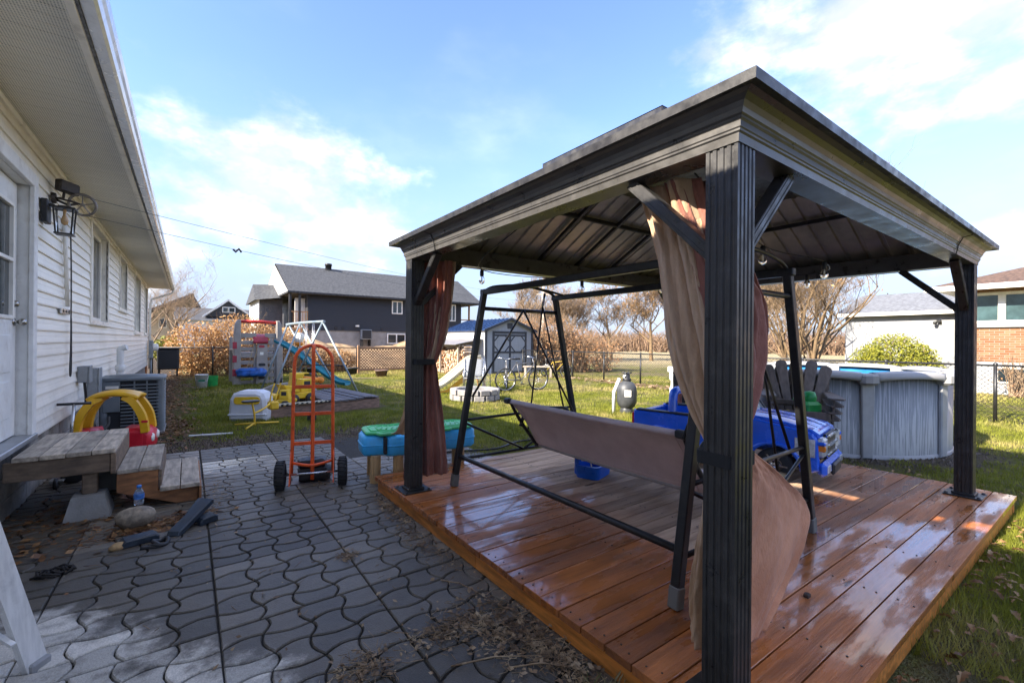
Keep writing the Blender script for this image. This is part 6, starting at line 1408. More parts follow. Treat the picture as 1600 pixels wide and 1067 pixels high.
# ------------------------------------------------------------------ shed with woodshed
SHW = mat('shed_board', (.30, .32, .34), .7, 0, .12, 4, .15, 40, stretch=(12, 12, .6), dirt=.2, dcol=(.2, .2, .2)); SHC = mat('shed_cream_wall', (.62, .60, .55), .6, 0, .08, 4); NAVY = mat('navy_metal_roof', (.018, .045, .12), .3, .35, .15, 5); SHT = mat('shed_dark_trim', (.035, .04, .048), .6)
sh = thing('garden_shed', 'grey garden shed with dark trimmed double door and navy metal roof', 'shed', (10.38, 16.4, 0))
SW_, SD = 2.62, 3.6
MB().prism([(0, 0), (SW_, 0), (SW_, 1.95), (SW_ / 2, 2.42), (0, 1.95)], 0, .05, frame((0, .05, 0), (1, 0, 0), (0, 0, 1))).build('front_wall', SHW, sh)
MB().box(0, .05, .052, SD, 0, 1.95).build('side_wall', SHC, sh); MB().box(SW_ - .05, SW_, .052, SD, 0, 1.95).build('side_wall', SHC, sh); MB().box(.051, SW_ - .051, SD - .05, SD, 0, 1.95).build('rear_wall', SHC, sh)
for s_ in (0, 1):
    e = -.12 if s_ == 0 else SW_ + .12; m_ = SW_ / 2; ze, zr = 1.93, 2.47
    mb = MB(); mb.add([(e, -.15, ze), (m_, -.15, zr), (m_, SD + .15, zr), (e, SD + .15, ze), (e, -.15, ze - .05), (m_, -.15, zr - .05), (m_, SD + .15, zr - .05), (e, SD + .15, ze - .05)], [(0, 1, 2, 3), (7, 6, 5, 4), (0, 4, 5, 1), (3, 2, 6, 7), (0, 3, 7, 4)]); r_ = mb.build('roof', NAVY, sh)
    for k in range(13):
        y_ = -.13 + k * (SD + .26) / 12; MB().bar((e, y_, ze + .012), (m_, y_, zr + .012), .03, .028).build('roof_rib', NAVY, r_)
    MB().bar((e, -.165, ze - .04), (m_, -.165, zr - .04), .022, .10, .003).build('rake_trim', SHT, r_)
for xx in (.04, SW_ - .04): MB().box(xx - .06, xx + .06, -.025, -.002, 0, 1.93, .004).build('corner_trim', SHT, sh)
MB().box(SW_ / 2 - .14, SW_ / 2 + .14, -.02, -.003, 2.0, 2.25, .004).build('gable_vent', SHT, sh); 
dr = MB(); dx0, dx1 = .48, 2.14; mdx = (dx0 + dx1) / 2
dr.box(dx0 - .1, dx1 + .1, -.03, -.003, 1.78, 1.88, .004)
for xx in (dx0 - .05, mdx, dx1 + .05): dr.box(xx - .05, xx + .05, -.028, -.002, 0.02, 1.779, .003)
for z_ in (.06, .95, 1.70): dr.box(dx0 + .001, mdx - .051, -.027, -.002, z_ - .04, z_ + .04, .003); dr.box(mdx + .051, dx1 - .001, -.027, -.002, z_ - .04, z_ + .04, .003)
for (xa, xb) in ((dx0, mdx - .05), (mdx + .05, dx1)):
    for (xc, sg) in ((xa, 1), (xb, -1)):
        dr.bar((xc, -.015, 1.45), (xc + sg * .22, -.015, 1.69), .02, .05); dr.bar((xc, -.015, 1.22), (xc + sg * .22, -.015, .98), .02, .05)
dr.build('door_trim', SHT, sh); MB().box(dx0, dx1, -.012, -.001, .02, 1.77).build('door', SHW, sh)
wsh = thing('woodshed', 'open lean-to woodshed with grey sheet roof on the left of the garden shed', 'woodshed', (9.25, 16.6, 0))
WPO = mat('pale_post', (.36, .29, .22), .75, 0, .2, 5); WRF = mat('lean_to_roof', (.25, .23, .22), .5, .3, .2, 5)
for yy in (.1, 1.75, 3.6): MB().box(-.04, .04, yy - .04, yy + .04, 0, 1.22, .006).build('post', WPO, wsh)
MB().bar((0, .0, 1.24), (0, 3.75, 1.24), .08, .09, .006).build('front_beam', WPO, wsh)
mb = MB(); mb.add([(-.25, -.1, 1.27), (1.08, -.1, 1.52), (1.08, 3.9, 1.52), (-.25, 3.9, 1.27), (-.25, -.1, 1.29), (1.08, -.1, 1.54), (1.08, 3.9, 1.54), (-.25, 3.9, 1.29)], [(3, 2, 1, 0), (4, 5, 6, 7), (0, 1, 5, 4), (1, 2, 6, 5), (2, 3, 7, 6), (3, 0, 4, 7)]); mb.build('roof', WRF, wsh)
# firewood: split log ends
m, t, b = newmat('firewood_ends'); pos = t.new('ShaderNodeNewGeometry').outputs['Position']
vn = t.new('ShaderNodeTexVoronoi'); vn.inputs['Scale'].default_value = 8.5; t.put(vn.inputs['Vector'], pos); hs = t.sep(vn.outputs['Color'])
c_ = t.mix(hs[0], (.30, .17, .08), (.62, .50, .37)); c_ = t.mix(t.step(hs[1], .75, .8, 0, .8), c_, (.36, .13, .04)); t.put(b.inputs['Base Color'], c_); b.inputs['Roughness'].default_value = .9
fw = thing('firewood_stack', 'big stack of split firewood under the lean-to woodshed', 'firewood', (0, 0, 0)); logs = MB()
rr = random.Random(4); y_ = 16.5
while y_ < 21.0:
    z_ = .05; top = 1.12 + .1 * math.sin(y_ * 2) if y_ < 20.2 else 1.12 - (y_ - 20.2) * 1.0
    while z_ < top:
        r_ = rr.uniform(.042, .075); n_ = rr.choice((3, 4, 5, 7)); a0 = rr.uniform(0, 6)
        P = [(r_ * rr.uniform(.8, 1.1) * math.cos(a0 + 2 * math.pi * k / n_), r_ * rr.uniform(.8, 1.1) * math.sin(a0 + 2 * math.pi * k / n_)) for k in range(n_)]
        logs.prism(P, -rr.uniform(.0, .10), .40, frame((9.42, y_ + rr.uniform(-.02, .02), z_), (0, 1, 0), (0, 0, 1))); z_ += r_ * 1.75
    y_ += .115
tag(logs.build('split_logs', m, fw), kind='stuff')
# ------------------------------------------------------------------ fire pit, yard slide, chairs, bicycles
PIT = mat('pit_block', (.32, .30, .28), .85, 0, .2, 9, .4, 50, rnd=.15, dirt=.3, dcol=(.2, .17, .15))
fp_ = thing('fire_pit', 'round fire pit of pale concrete blocks on the sunny lawn', 'fire pit', (5.7, 9.45, 0))
for cs in range(2):
    for k in range(13):
        a = 2 * math.pi * (k + .5 * cs) / 13; M_ = frame((.52 * math.cos(a), .52 * math.sin(a), cs * .135), (-math.sin(a), math.cos(a), 0), (0, 0, 1))
        MB().prism([(-.118, .004), (.118, .004), (.118, .130), (-.118, .130)], -.08, .08, M_, b=.012).build('block', PIT, fp_)
o = MB().lathe([(0, .06), (.40, .05), (.42, 0)], 20).build('ash_bed', mat('ash', (.10, .09, .085), .95, 0, .4, 10, .4, 40), fp_)
# thin smoke
m = bpy.data.materials.new('smoke_volume'); m.use_nodes = True; t = NT(m.node_tree); t.n.clear(); MATS['smoke'] = m
pv_ = t.new('ShaderNodeVolumePrincipled'); out = t.new('ShaderNodeOutputMaterial'); t.l.new(pv_.outputs[0], out.inputs['Volume']); pv_.inputs['Color'].default_value = (.72, .8, .9, 1)
co = t.new('ShaderNodeTexCoord').outputs['Object']; nn = t.noise(t.map(co, (1.6, 1.6, .8)), 2.2, 4, .6, .5); rr_ = t.vmath('LENGTH', t.map(co, (1.9, 1.9, 0))); zz_ = t.sep(co)[2]
fade = t.math('MULTIPLY', t.step(rr_, .95, .1), t.step(zz_, 1.5, .2)); t.put(pv_.inputs['Density'], t.math('MULTIPLY', fade, t.step(nn, .42, .7, 0, 1.1)))
o = MB().lathe([(0, .1), (.35, .1), (.5, .6), (.55, 1.5), (0, 1.55)], 16).build('smoke', m); o.location = (5.75, 9.5, .1); tag(o, 'thin bluish smoke rising from the fire pit', 'smoke', kind='stuff')
ys = thing('yard_slide', 'small pale yellow plastic slide on the sunny lawn near the woodpile', 'slide', (0, 0, 0))
SLY = mat('pale_yellow_plastic', (.72, .62, .40), .4, 0, .08, 4); SLO = mat('orange_yellow_plastic', (.72, .36, .03), .45, 0, .1, 5)
slide([(5.38, 11.15, .12), (5.6, 11.15, .17), (6.1, 11.2, .48), (6.6, 11.25, .85), (6.85, 11.27, .92)], .42, SLY, ys, .10)
MB().prism([(5.45, .02), (5.75, .10), (6.2, .40), (6.7, .80), (6.85, .84), (6.85, .70), (6.3, .30), (5.8, .02)], -.02, .02, frame((0, 10.98, 0), (1, 0, 0), (0, 0, 1))).build('side_skirt', SLO, ys)
for yy in (11.08, 11.45): MB().tube([(6.85, yy, .95), (7.05, yy, 0)], .03, 8).build('ladder_rail', SLO, ys)
for z_ in (.25, .5, .75): MB().tube([(7.05 - z_ * .21, 11.08, z_), (7.05 - z_ * .21, 11.45, z_)], .02, 6).build('ladder_rung', SLO, ys)
for yy in (10.98, 11.30): MB().box(5.28, 5.40, yy, yy + .03, -.02, .14, .005).build('foot', SLY, ys)
def lawn_chair(loc, rz, label):
    r = thing('lawn_chair', label, 'chair', loc, rz, 'chairs round the fire pit')
    for s_ in (-1, 1):
        MB().tube([(s_ * .26, -.22, 0), (s_ * .26, -.18, .42), (s_ * .26, -.2, .62), (s_ * .26, .22, .62)], .014, 6).build('front_leg', STEEL, r); MB().tube([(s_ * .26, .30, 0), (s_ * .26, .12, .42), (s_ * .26, .28, .92)], .014, 6).build('rear_leg', STEEL, r)
    MB().grid(lambda u, v: (-.25 + .5 * u, -.2 + .36 * v, .42 - .02 * math.sin(math.pi * v)), 6, 6, True, .01).build('seat', mat('grey_sling', (.20, .21, .22), .7) if 'grey_sling' not in MATS else MATS['grey_sling'], r)
    MB().grid(lambda u, v: (-.25 + .5 * u, .15 + .14 * v, .44 + .48 * v), 6, 6, True, .01).build('backrest', MATS['grey_sling'], r); return r
lawn_chair((6.35, 10.6, 0), R(-35), 'grey sling chair just behind the fire pit'); lawn_chair((7.1, 11.5, 0), R(-10), 'grey sling chair beyond the fire pit, nearer the woodpile')
def torus(mb, R_, r_, M_, n_=28, k=6): mb.tube([M_ @ Vector((R_ * math.cos(2 * math.pi * i / n_), R_ * math.sin(2 * math.pi * i / n_), 0)) for i in range(n_)], r_, k, True)
def bicycle(label, loc, rz, mt_, sc=1.0, group='bicycles parked on the lawn'):
    r = thing('bicycle', label, 'bicycle', loc, rz, group); r.scale = (sc,) * 3
    for xx in (-.52, .52):
        Mw = frame((xx, 0, .33), (1, 0, 0), (0, 0, 1)); mb = MB(); torus(mb, .315, .020, Mw); w_ = mb.build('wheel', RUBBER, r); mb = MB(); torus(mb, .29, .009, Mw)
        for k in range(12): a = math.pi * 2 * k / 12; mb.tube([Mw @ Vector((0, 0, 0)), Mw @ Vector((.29 * math.cos(a), .29 * math.sin(a), 0))], .0022, 4)
        mb.lathe([(0, -.04), (.022, -.04), (.022, .04), (0, .04)], 10, Mw); mb.build('rim', STEEL, w_)
    fr = MB()
    for p, q in (((-.52, 0, .33), (-.05, 0, .30)), ((-.52, 0, .33), (-.17, 0, .80)), ((-.05, 0, .30), (-.17, 0, .80)), ((-.05, 0, .30), (.36, 0, .74)), ((-.16, 0, .76), (.34, 0, .82))): fr.tube([p, q], .017, 8)
    fr.build('frame', mt_, r); MB().tube([(.33, 0, .92), (.40, 0, .66), (.52, 0, .33)], .016, 8).build('fork', mt_, r)
    MB().tube(smoothpath([(.28, -.28, .98), (.36, -.15, .97), (.34, 0, .94), (.36, .15, .97), (.28, .28, .98)]), .012, 8).build('handlebar', STEEL, r)
    for s_ in (-1, 1): MB().tube([(.28, s_ * .28, .98), (.20, s_ * .30, .98)], .016, 8).build('grip', BLACKP, r)
    MB().tube([(-.17, 0, .80), (-.19, 0, .90)], .013, 8).build('seat_post', STEEL, r); MB().prism([(-.16, -.07), (-.10, -.085), (.02, -.03), (.12, -.018), (.12, .018), (.02, .03), (-.10, .085), (-.16, .07)], .90, .95, Matrix.Translation((-.19, 0, 0)), b=.015).build('saddle', BLACKP, r)
    cr = MB(); torus(cr, .085, .006, frame((-.05, .045, .30), (1, 0, 0), (0, 0, 1)), 20, 4); cr.tube([(-.05, .06, .30), (.06, .06, .18)], .009, 6); cr.tube([(-.05, -.06, .30), (-.16, -.06, .42)], .009, 6); cr.build('crank', STEEL, r)
    for p in ((.06, .10, .18), (-.16, -.10, .42)): MB().box(p[0] - .045, p[0] + .045, p[1] - .035, p[1] + .035, p[2] - .012, p[2] + .012).build('pedal', BLACKP, r)
    return r
BW = mat('grey_bike_paint', (.13, .13, .135), .35, .3); BY = mat('yellow_bike_paint', (.50, .34, .04), .35, 0)
b1 = bicycle('grey bicycle standing in front of the shed door, nearer the fire pit', (7.85, 10.38, 0), R(-12), BW, 1.0); b2 = bicycle('second grey bicycle behind the nearer one, turned towards the camera', (7.85, 11.2, 0), R(238), BW, .95); bicycle('yellow bicycle leaning by the chain-link fence', (12.0, 13.6, 0), R(-62), BY, .8)
dk = thing('picnic_bench', 'grey weathered bench by the fence near the yellow bicycle', 'bench', (11.3, 13.9, 0), R(-40))
for k in range(3): MB().box(-.6, .6, -.2 + k * .14, -.08 + k * .14, .42, .46, .005).build('seat_board', GREYWOOD, dk)
for a in (-.5, .5): MB().box(a - .04, a + .04, -.18, .18, 0, .42, .005).build('leg', GREYWOOD, dk)
up_ = thing('utility_pole', 'weathered wooden clothesline pole standing right of the shed', 'pole', (15.9, 19.15, 0))
MB().tube([(0, 0, -.2), (0, 0, 2.5), (0, 0, 4.9)], [.11, .10, .085], 10).build('shaft', GREYWOOD, up_); MB().bar((-.3, .2, 4.05), (.3, -.2, 4.05), .07, .07).build('crossarm', GREYWOOD, up_)

# ------------------------------------------------------------------ right-hand neighbours
gr_h = thing('white_garage', 'white stucco garage with grey shingle roof behind the pool', 'garage', (0, 0, 0))
STU = mat('white_stucco', (.31, .31, .305), .8, 0, .06, 3, .15, 40, dirt=.15, dcol=(.5, .48, .45))
MB().box(23, 29, 3.6, 7.35, -.05, 2.70).build('wall', STU, gr_h)
mb = MB(); mb.add([(22.7, 3.3, 2.72), (22.7, 7.65, 2.72), (26, 7.65, 3.75), (26, 3.3, 3.75), (29.3, 3.3, 2.72), (29.3, 7.65, 2.72)], [(0, 3, 2, 1), (3, 4, 5, 2), (1, 2, 5), (0, 4, 3)]); mb.build('roof', mat('grey_garage_shingles', (.15, .155, .165), .9, 0, .3, 8, .4, 40), gr_h)
MB().box(22.66, 22.70, 3.28, 7.67, 2.60, 2.74, .006).build('fascia', WHITE, gr_h)
wl_ = thing('garage_lamp', 'small black lamp on the white garage wall', 'lamp', (22.93, 4.35, 2.3)); MB().box(-.10, .06, -.06, .06, 0, .08, .01).build('bracket', BLACKM, wl_); MB().lathe([(0, .05), (.07, 0), (.05, -.08), (0, -.09)], 10, Matrix.Translation((-.12, .09, 0))).build('shade', BLACKM, wl_)
bh = thing('brick_house', 'orange brick bungalow with white window and brown roof on the right', 'house', (0, 0, 0))
m, t, b = newmat('orange_brick_wall'); co = t.new('ShaderNodeNewGeometry').outputs['Position']; sw_ = t.new('ShaderNodeCombineXYZ'); s3 = t.sep(co); t.l.new(s3[1], sw_.inputs[0]); t.l.new(s3[2], sw_.inputs[1])
bt_ = t.new('ShaderNodeTexBrick'); t.l.new(sw_.outputs[0], bt_.inputs['Vector']); bt_.inputs['Scale'].default_value = 1; bt_.inputs['Brick Width'].default_value = .21; bt_.inputs['Row Height'].default_value = .072; bt_.inputs['Mortar Size'].default_value = .006; bt_.inputs['Bias'].default_value = 0
bt_.inputs['Color1'].default_value = (.20, .065, .018, 1); bt_.inputs['Color2'].default_value = (.26, .14, .066, 1); bt_.inputs['Mortar'].default_value = (.25, .22, .18, 1); t.l.new(bt_.outputs['Color'], b.inputs['Base Color']); b.inputs['Roughness'].default_value = .85; bump(t, b, bt_.outputs['Fac'], -.5, .01); BRW = m
w0, w1, wz0, wz1 = 1.72, 3.02, 2.10, 3.05; wx_ = 19.8
mb = MB(); mb.box(wx_, 29, -9, w0, .95, 3.22); mb.box(wx_, 29, w1, 3.38, .95, 3.22); mb.box(wx_, wx_ + .3, w0, w1, .95, wz0); mb.box(wx_, wx_ + .3, w0, w1, wz1, 3.22); mb.box(wx_ + .4, 29, w0, w1, .95, 3.22); mb.build('wall', BRW, bh)
MB().box(wx_ + .02, 29, -8.98, 3.36, -.05, .948).build('foundation', STU, bh)
w_ = MB(); 
for (a, c_, e, f) in ((w0, w0 + .09, wz0, wz1), (w1 - .09, w1, wz0, wz1), (w0 + .09, w1 - .09, wz0, wz0 + .09), (w0 + .09, w1 - .09, wz1 - .09, wz1), ((w0 + w1) / 2 - .08, (w0 + w1) / 2 + .08, wz0 + .09, wz1 - .09)): w_.box(wx_ - .02, wx_ + .10, a, c_, e, f, .008)
w_ = w_.build('window', WHITE, bh); m_ = (w0 + w1) / 2
for a, c_ in ((w0 + .09, m_ - .08), (m_ + .08, w1 - .09)): MB().box(wx_ + .06, wx_ + .07, a, c_, wz0 + .09, wz1 - .09).build('pane', mat('teal_glass', (.05, .09, .095), .06, 0, .3, 2) if 'teal_glass' not in MATS else MATS['teal_glass'], w_)
MB().box(wx_ - .08, wx_ + .02, w0 - .1, w1 + .1, wz0 - .12, wz0 - .005, .01).build('sill', STU, w_)
w_ = MB().box(wx_ - .01, wx_ + .03, 1.6, 2.5, .30, .80, .01).build('basement_window', WHITE, bh); MB().box(wx_ - .016, wx_ - .011, 1.66, 2.44, .36, .74).build('pane', GLASS, w_)
BRF = mat('brown_shingles', (.10, .06, .042), .9, 0, .45, 10, .5, 40)
mb = MB(); mb.add([(19.2, 3.95, 3.26), (19.2, -9.6, 3.26), (24.2, -4.6, 4.9), (24.2, -1.0, 4.9), (29.4, 3.95, 3.26), (29.4, -9.6, 3.26)], [(0, 3, 2, 1), (0, 4, 3), (3, 4, 5, 2), (1, 2, 5)]); r_ = mb.build('roof', BRF, bh)
MB().box(19.12, 19.22, -9.6, 4.0, 3.10, 3.26, .01).build('eavestrough', WHITE, r_); MB().box(19.2, 29.4, -9.5, 3.9, 3.20, 3.255).build('soffit', WHITE, r_)
# ------------------------------------------------------------------ far houses on the left
fh = thing('far_house', 'distant pale yellow house with tall gable behind the bare tree', 'house', (0, 0, 0)); YH = mat('pale_yellow_siding', (.52, .45, .34), .7); FR = mat('far_grey_roof', (.07, .07, .075), .9, 0, .2, 2)
MB().prism([(-6.5, 0), (-.2, 0), (-.2, 3.8), (-3.2, 6.9) if False else (-.9, 6.0), (-6.5, 3.2)], 0, 6, frame((1.3, 68, 0), (1, 0, 0), (0, 0, 1))).build('wall', YH, fh)
MB().bar((-5.4, 61.8, 3.2), (.45, 61.8, 6.2), 7, .18).build('roof', FR, fh); MB().bar((.3, 61.8, 6.2), (1.5, 61.8, 3.8), 7, .18).build('roof', FR, fh)
for xx in (-2.6, -1.2): w_ = MB().box(xx, xx + .7, 61.9, 61.98, 2.6, 3.7).build('window', WHITE, fh); MB().box(xx + .08, xx + .62, 61.88, 61.9, 2.7, 3.6).build('pane', GLASS, w_)
fh2 = thing('far_house', 'distant low house with dark roof and white gabled dormer behind the dry hedge', 'house', (0, 0, 0))
MB().box(-.8, 5.2, 52, 60, 0, 3.2).build('wall', mat('far_white_wall', (.6, .6, .58), .7), fh2)
MB().add([(-1.1, 51.6, 3.2), (5.5, 51.6, 3.2), (5.5, 56, 4.6), (-1.1, 56, 4.6)], [(0, 1, 2, 3)]).build('roof', FR, fh2)
MB().prism([(1.3, 3.6), (5.2, 3.6), (3.2, 5.2)], 0, 4, frame((0, 56.4, 0), (1, 0, 0), (0, 0, 1))).build('dormer', DSID, fh2)
for (p, q) in (((1.1, 52.3, 3.6), (3.2, 52.3, 5.3)), ((3.2, 52.3, 5.3), (5.4, 52.3, 3.6))): MB().bar(p, q, .3, .12).build('dormer_trim', WHITE, fh2)
w_ = MB().box(2.7, 3.8, 52.33, 52.38, 4.05, 4.6).build('window', WHITE, fh2)
for a in (2.78, 3.29): MB().box(a, a + .43, 52.30, 52.33, 4.12, 4.52).build('pane', GLASS, w_)

# ------------------------------------------------------------------ trees and shrubs
BARK = mat('bark', (.13, .10, .075), .9, 0, .35, 8, .4, 30); TWIG = mat('orange_brown_twigs', (.24, .165, .10), .85, 0, .3, 4); BARKO = mat('warm_bark', (.19, .125, .065), .9, 0, .3, 6, .4, 30)  # twigs have their own orange-brown colour, mottled by noise
def grow(seed, h_, r0, levels=5, spread=.55, stems=1, up=.25, lean0=.0, first=.28, kids=(3, 4), rmin=.004):
    """returns (trunk builder, crown builder, twig tip list)"""
    rr = random.Random(seed); tr, cr = MB(), MB(); tips = []
    def branch(p, d, L, r_, lv):
        n_ = 4 if lv < 2 else 3; P = [Vector(p)]; q = Vector(d)
        for k in range(n_):
            q = (q + Vector((rr.uniform(-1, 1), rr.uniform(-1, 1), rr.uniform(-.6, 1) * up * 2)) * (.16 + .05 * lv)).normalized(); P.append(P[-1] + q * L / n_)
        rs = [r_ * (1 - .5 * k / n_) for k in range(n_ + 1)]
        (tr if lv == 0 else cr).tube(P, rs, 7 if lv == 0 else 5 if lv < 3 else 3, False, False)
        if lv >= levels: tips.append(P[-1]); return
        for k in range(rr.randint(*kids) + (1 if lv == 0 else 0)):
            f_ = rr.uniform(first if lv == 0 else .3, 1.0) if k else 1.0; x_ = f_ * n_; i = min(int(x_), n_ - 1); bp = P[i].lerp(P[i + 1], x_ - i)
            ax = Vector((rr.uniform(-1, 1), rr.uniform(-1, 1), rr.uniform(-.1, .5))).normalized(); nd = (q * (1 - spread) + ax * spread * 1.25 + Vector((0, 0, up))).normalized()
            branch(bp, nd, L * rr.uniform(.52, .78), max(rmin, rs[i] * rr.uniform(.45, .65)), lv + 1)
    for s_ in range(stems):
        a = rr.uniform(0, 6.28) if stems > 1 else 0; ln = .30 if stems > 1 else lean0
        branch((.12 * math.cos(a) * (stems > 1), .12 * math.sin(a) * (stems > 1), -.1), Vector((ln * math.cos(a), ln * math.sin(a), 1)).normalized(), h_ * rr.uniform(.38, .46), r0 * rr.uniform(.75, 1.1), 0)
    return tr, cr, tips
def leaves(mb, pts, size, spread, rr, per=3):
    for p in pts:
        for _ in range(per):
            c_ = Vector(p) + Vector((rr.gauss(0, spread), rr.gauss(0, spread), rr.gauss(0, spread)))
            a = Vector((rr.gauss(0, 1), rr.gauss(0, 1), rr.gauss(0, 1))).normalized(); b_ = a.orthogonal().normalized(); s_ = size * rr.uniform(.6, 1.4)
            mb.add([c_ - a * s_, c_ + b_ * s_ * .45, c_ + a * s_, c_ - b_ * s_ * .45], [(0, 1, 2, 3)])
DRYL = leafmat('dry_orange_leaves', [(.22, .10, .03), (.38, .20, .07), (.52, .33, .14)], 2)
def tree(label, loc, seed, h_, r0, mt_=BARK, leafy=0, **kw):
    r = thing('bare_tree', label, 'tree', loc, 0, 'bare trees beyond the fences'); tr, cr, tips = grow(seed, h_, r0, **kw); rr = random.Random(seed)
    tr.build('trunk', mt_, r); c_ = cr.build('crown', TWIG if mt_ is not BARKO else BARKO, r)
    if leafy: mb = MB(); leaves(mb, [rr.choice(tips) for _ in range(leafy)], .07, .25, rr, 1); tag(mb.build('dry_leaves', DRYL, c_), kind='stuff')
    return r
tree('bare tree with spreading branches behind the corner of the white bungalow', (-.9, 27.5, 0), 21, 5.6, .10, levels=5, spread=.6, stems=3)
tree('tall multi-stemmed bare tree with yellowish bark behind the pool', (14.2, 5.7, 0), 33, 5.6, .085, BARKO, 100, levels=5, spread=.5, stems=5, up=.3, kids=(3, 4))
tree('thin bare tree between the multi-stemmed tree and the garage', (21.5, 8.6, 0), 35, 6.2, .10, BARK, 0, levels=5, spread=.6, stems=3)
for k, (X, Y, h_, sd, lf, lb_) in enumerate(((27.5, 24.5, 8.2, 41, 500, 'bare tree with a few orange leaves above the right end of the swing frame'), (25.0, 26.5, 7.0, 42, 150, 'dark forked bare tree in the middle of the row beyond the fence'), (30.5, 23.0, 8.6, 43, 700, 'broad tree with rusty leaves at the right end of the row beyond the fence'), (24.0, 29.5, 6.0, 44, 0, 'slender leaning bare tree at the left end of the row'), (33.0, 21.0, 7.8, 45, 500, 'bare tree behind the near curtain, partly hidden by it'), (19.0, 24.0, 6.2, 46, 0, 'bare tree above the shed roof'), (36, 18, 8, 47, 300, 'bare tree seen between the near post and the pool'), (34, 13, 8, 48, 100, 'far bare tree behind the multi-stemmed tree'))):
    tree(lb_, (X, Y, 0), sd, h_, .17, BARK if k % 2 else BARKO, lf * 3, levels=5, spread=.58, stems=1 if k != 1 else 2, first=.35, kids=(4, 5), rmin=.011)
def shrub(name, label, blobs, n_, mt_, size, seed, stem_mt=TWIG, cat='bush', nst=60, group=None, fill=1.0):
    """blobs: (x, y, z, rx, ry, rz): leaf-sized faces through the volume, stems from the ground"""
    r = thing(name, label, cat, (0, 0, 0), 0, group); rr = random.Random(seed); mb = MB(); st_ = MB(); tot = sum(b_[3] * b_[4] * b_[5] for b_ in blobs)
    for (x, y, z, rx, ry, rz) in blobs:
        for _ in range(int(n_ * rx * ry * rz / tot)):
            while True:
                d = Vector((rr.uniform(-1, 1), rr.uniform(-1, 1), rr.uniform(-1, 1)))
                if d.length < 1: break
            l_ = d.length; d = d.normalized() * (l_ ** (.45 * fill)) * rr.uniform(.82, 1.12) if l_ > .01 else d
            p = Vector((x + d.x * rx, y + d.y * ry, max(.02, z + d.z * rz)))
            a = Vector((rr.gauss(0, 1), rr.gauss(0, 1), rr.gauss(0, 1) + .5)).normalized(); b_ = a.orthogonal().normalized(); s_ = size * rr.uniform(.6, 1.4)
            mb.add([p - a * s_, p + b_ * s_ * .5, p + a * s_, p - b_ * s_ * .5], [(0, 1, 2, 3)])
        for _ in range(max(4, int(nst * rx * ry * rz / tot))):
            a = rr.uniform(0, 6.28); q = Vector((x + rr.uniform(-.35, .35) * rx, y + rr.uniform(-.35, .35) * ry, 0)); e = Vector((x + math.cos(a) * rx * rr.uniform(.3, 1.0), y + math.sin(a) * ry * rr.uniform(.3, 1.0), z + rz * rr.uniform(.4, 1.18)))
            st_.tube([q, q.lerp(e, .5) + Vector((0, 0, .15 * rz)), e], [.016, .010, .004], 4, False, False)
    tag(mb.build('foliage', mt_, r), kind='stuff'); st_.build('stems', stem_mt, r); return r
HEDL = leafmat('dry_hedge_leaves', [(.26, .12, .035), (.46, .25, .09), (.64, .41, .19)], 1.6)
shrub('dry_hedge', 'large dry orange-brown bush behind the play climber', [(.3, 20.9, 1.0, 1.1, .9, 1.05), (1.7, 21.2, 1.2, 1.3, 1.0, 1.2), (3.2, 21.5, .95, 1.1, 1.0, .95), (1.0, 20.8, .7, 1.3, .8, .7), (2.5, 22.2, 1.1, 1.2, .8, 1.0)], 15000, HEDL, .05, 5, nst=220)
shrub('dry_hedge', 'dry brown shrub behind the swing set at the chain-link fence', [(4.6, 21.0, .5, .9, .6, .6), (5.6, 21.2, .45, .8, .6, .55)], 3500, HEDL, .05, 6, nst=80)
TWL = leafmat('russet_twigs', [(.20, .09, .035), (.34, .17, .065), (.45, .26, .12)], 2)
shrub('russet_shrub', 'tall russet twiggy shrub right of the shed beyond the fence', [(14.4, 16.6, 1.35, 1.5, 1.3, 1.35), (15.6, 15.9, 1.0, 1.2, 1.1, 1.1), (16.4, 15.2, .8, 1.0, .9, .85), (13.6, 17.6, 1.4, 1.1, 1.0, 1.3)], 9000, TWL, .045, 9, nst=420, fill=1.3)
YGL = leafmat('yellow_green_foliage', [(.07, .08, .006), (.19, .195, .014), (.36, .33, .028)], 6, .15)
shrub('round_bush', 'bright yellow-green rounded evergreen bush in front of the white garage', [(13.6, 3.35, .75, .72, .72, .88), (13.45, 3.75, .65, .5, .5, .75), (13.75, 2.95, .62, .5, .45, .78)], 18000, YGL, .03, 11, nst=20, fill=.5)
shrub('clipped_bush', 'small clipped yellow-green bush below the bare tree at the far corner', [(-.8, 26.5, .9, .55, .5, .6)], 1200, YGL, .06, 12, nst=10, fill=.6)
shrub('twiggy_shrub', 'leafless twiggy shrub at the foundation of the brick house', [(19.0, 1.9, .5, .5, .6, .6)], 120, TWL, .03, 13, nst=90)
# far wood line: one mass of stems and twigs
fw_ = MB(); rr = random.Random(77)
for k in range(900):
    a = R(rr.uniform(20, 88)); D = rr.uniform(75, 120); h_ = rr.uniform(1.6, 3.8); x, y = D * math.sin(a), D * math.cos(a)
    for q in range(9): fw_.tube([(x + rr.uniform(-.6, .6), y + rr.uniform(-.6, .6), -.2), (x + rr.uniform(-1, 1), y + rr.uniform(-1, 1), h_ * .6), (x + rr.uniform(-1.8, 1.8), y + rr.uniform(-1.8, 1.8), h_ * rr.uniform(.8, 1.2))], [.10, .07, .03], 3, False, False)
tag(fw_.build('far_wood', mat('far_twig_mass', (.22, .14, .085), .95, 0, .3, 1)), 'distant brown line of woods across the field', 'woods', kind='stuff')

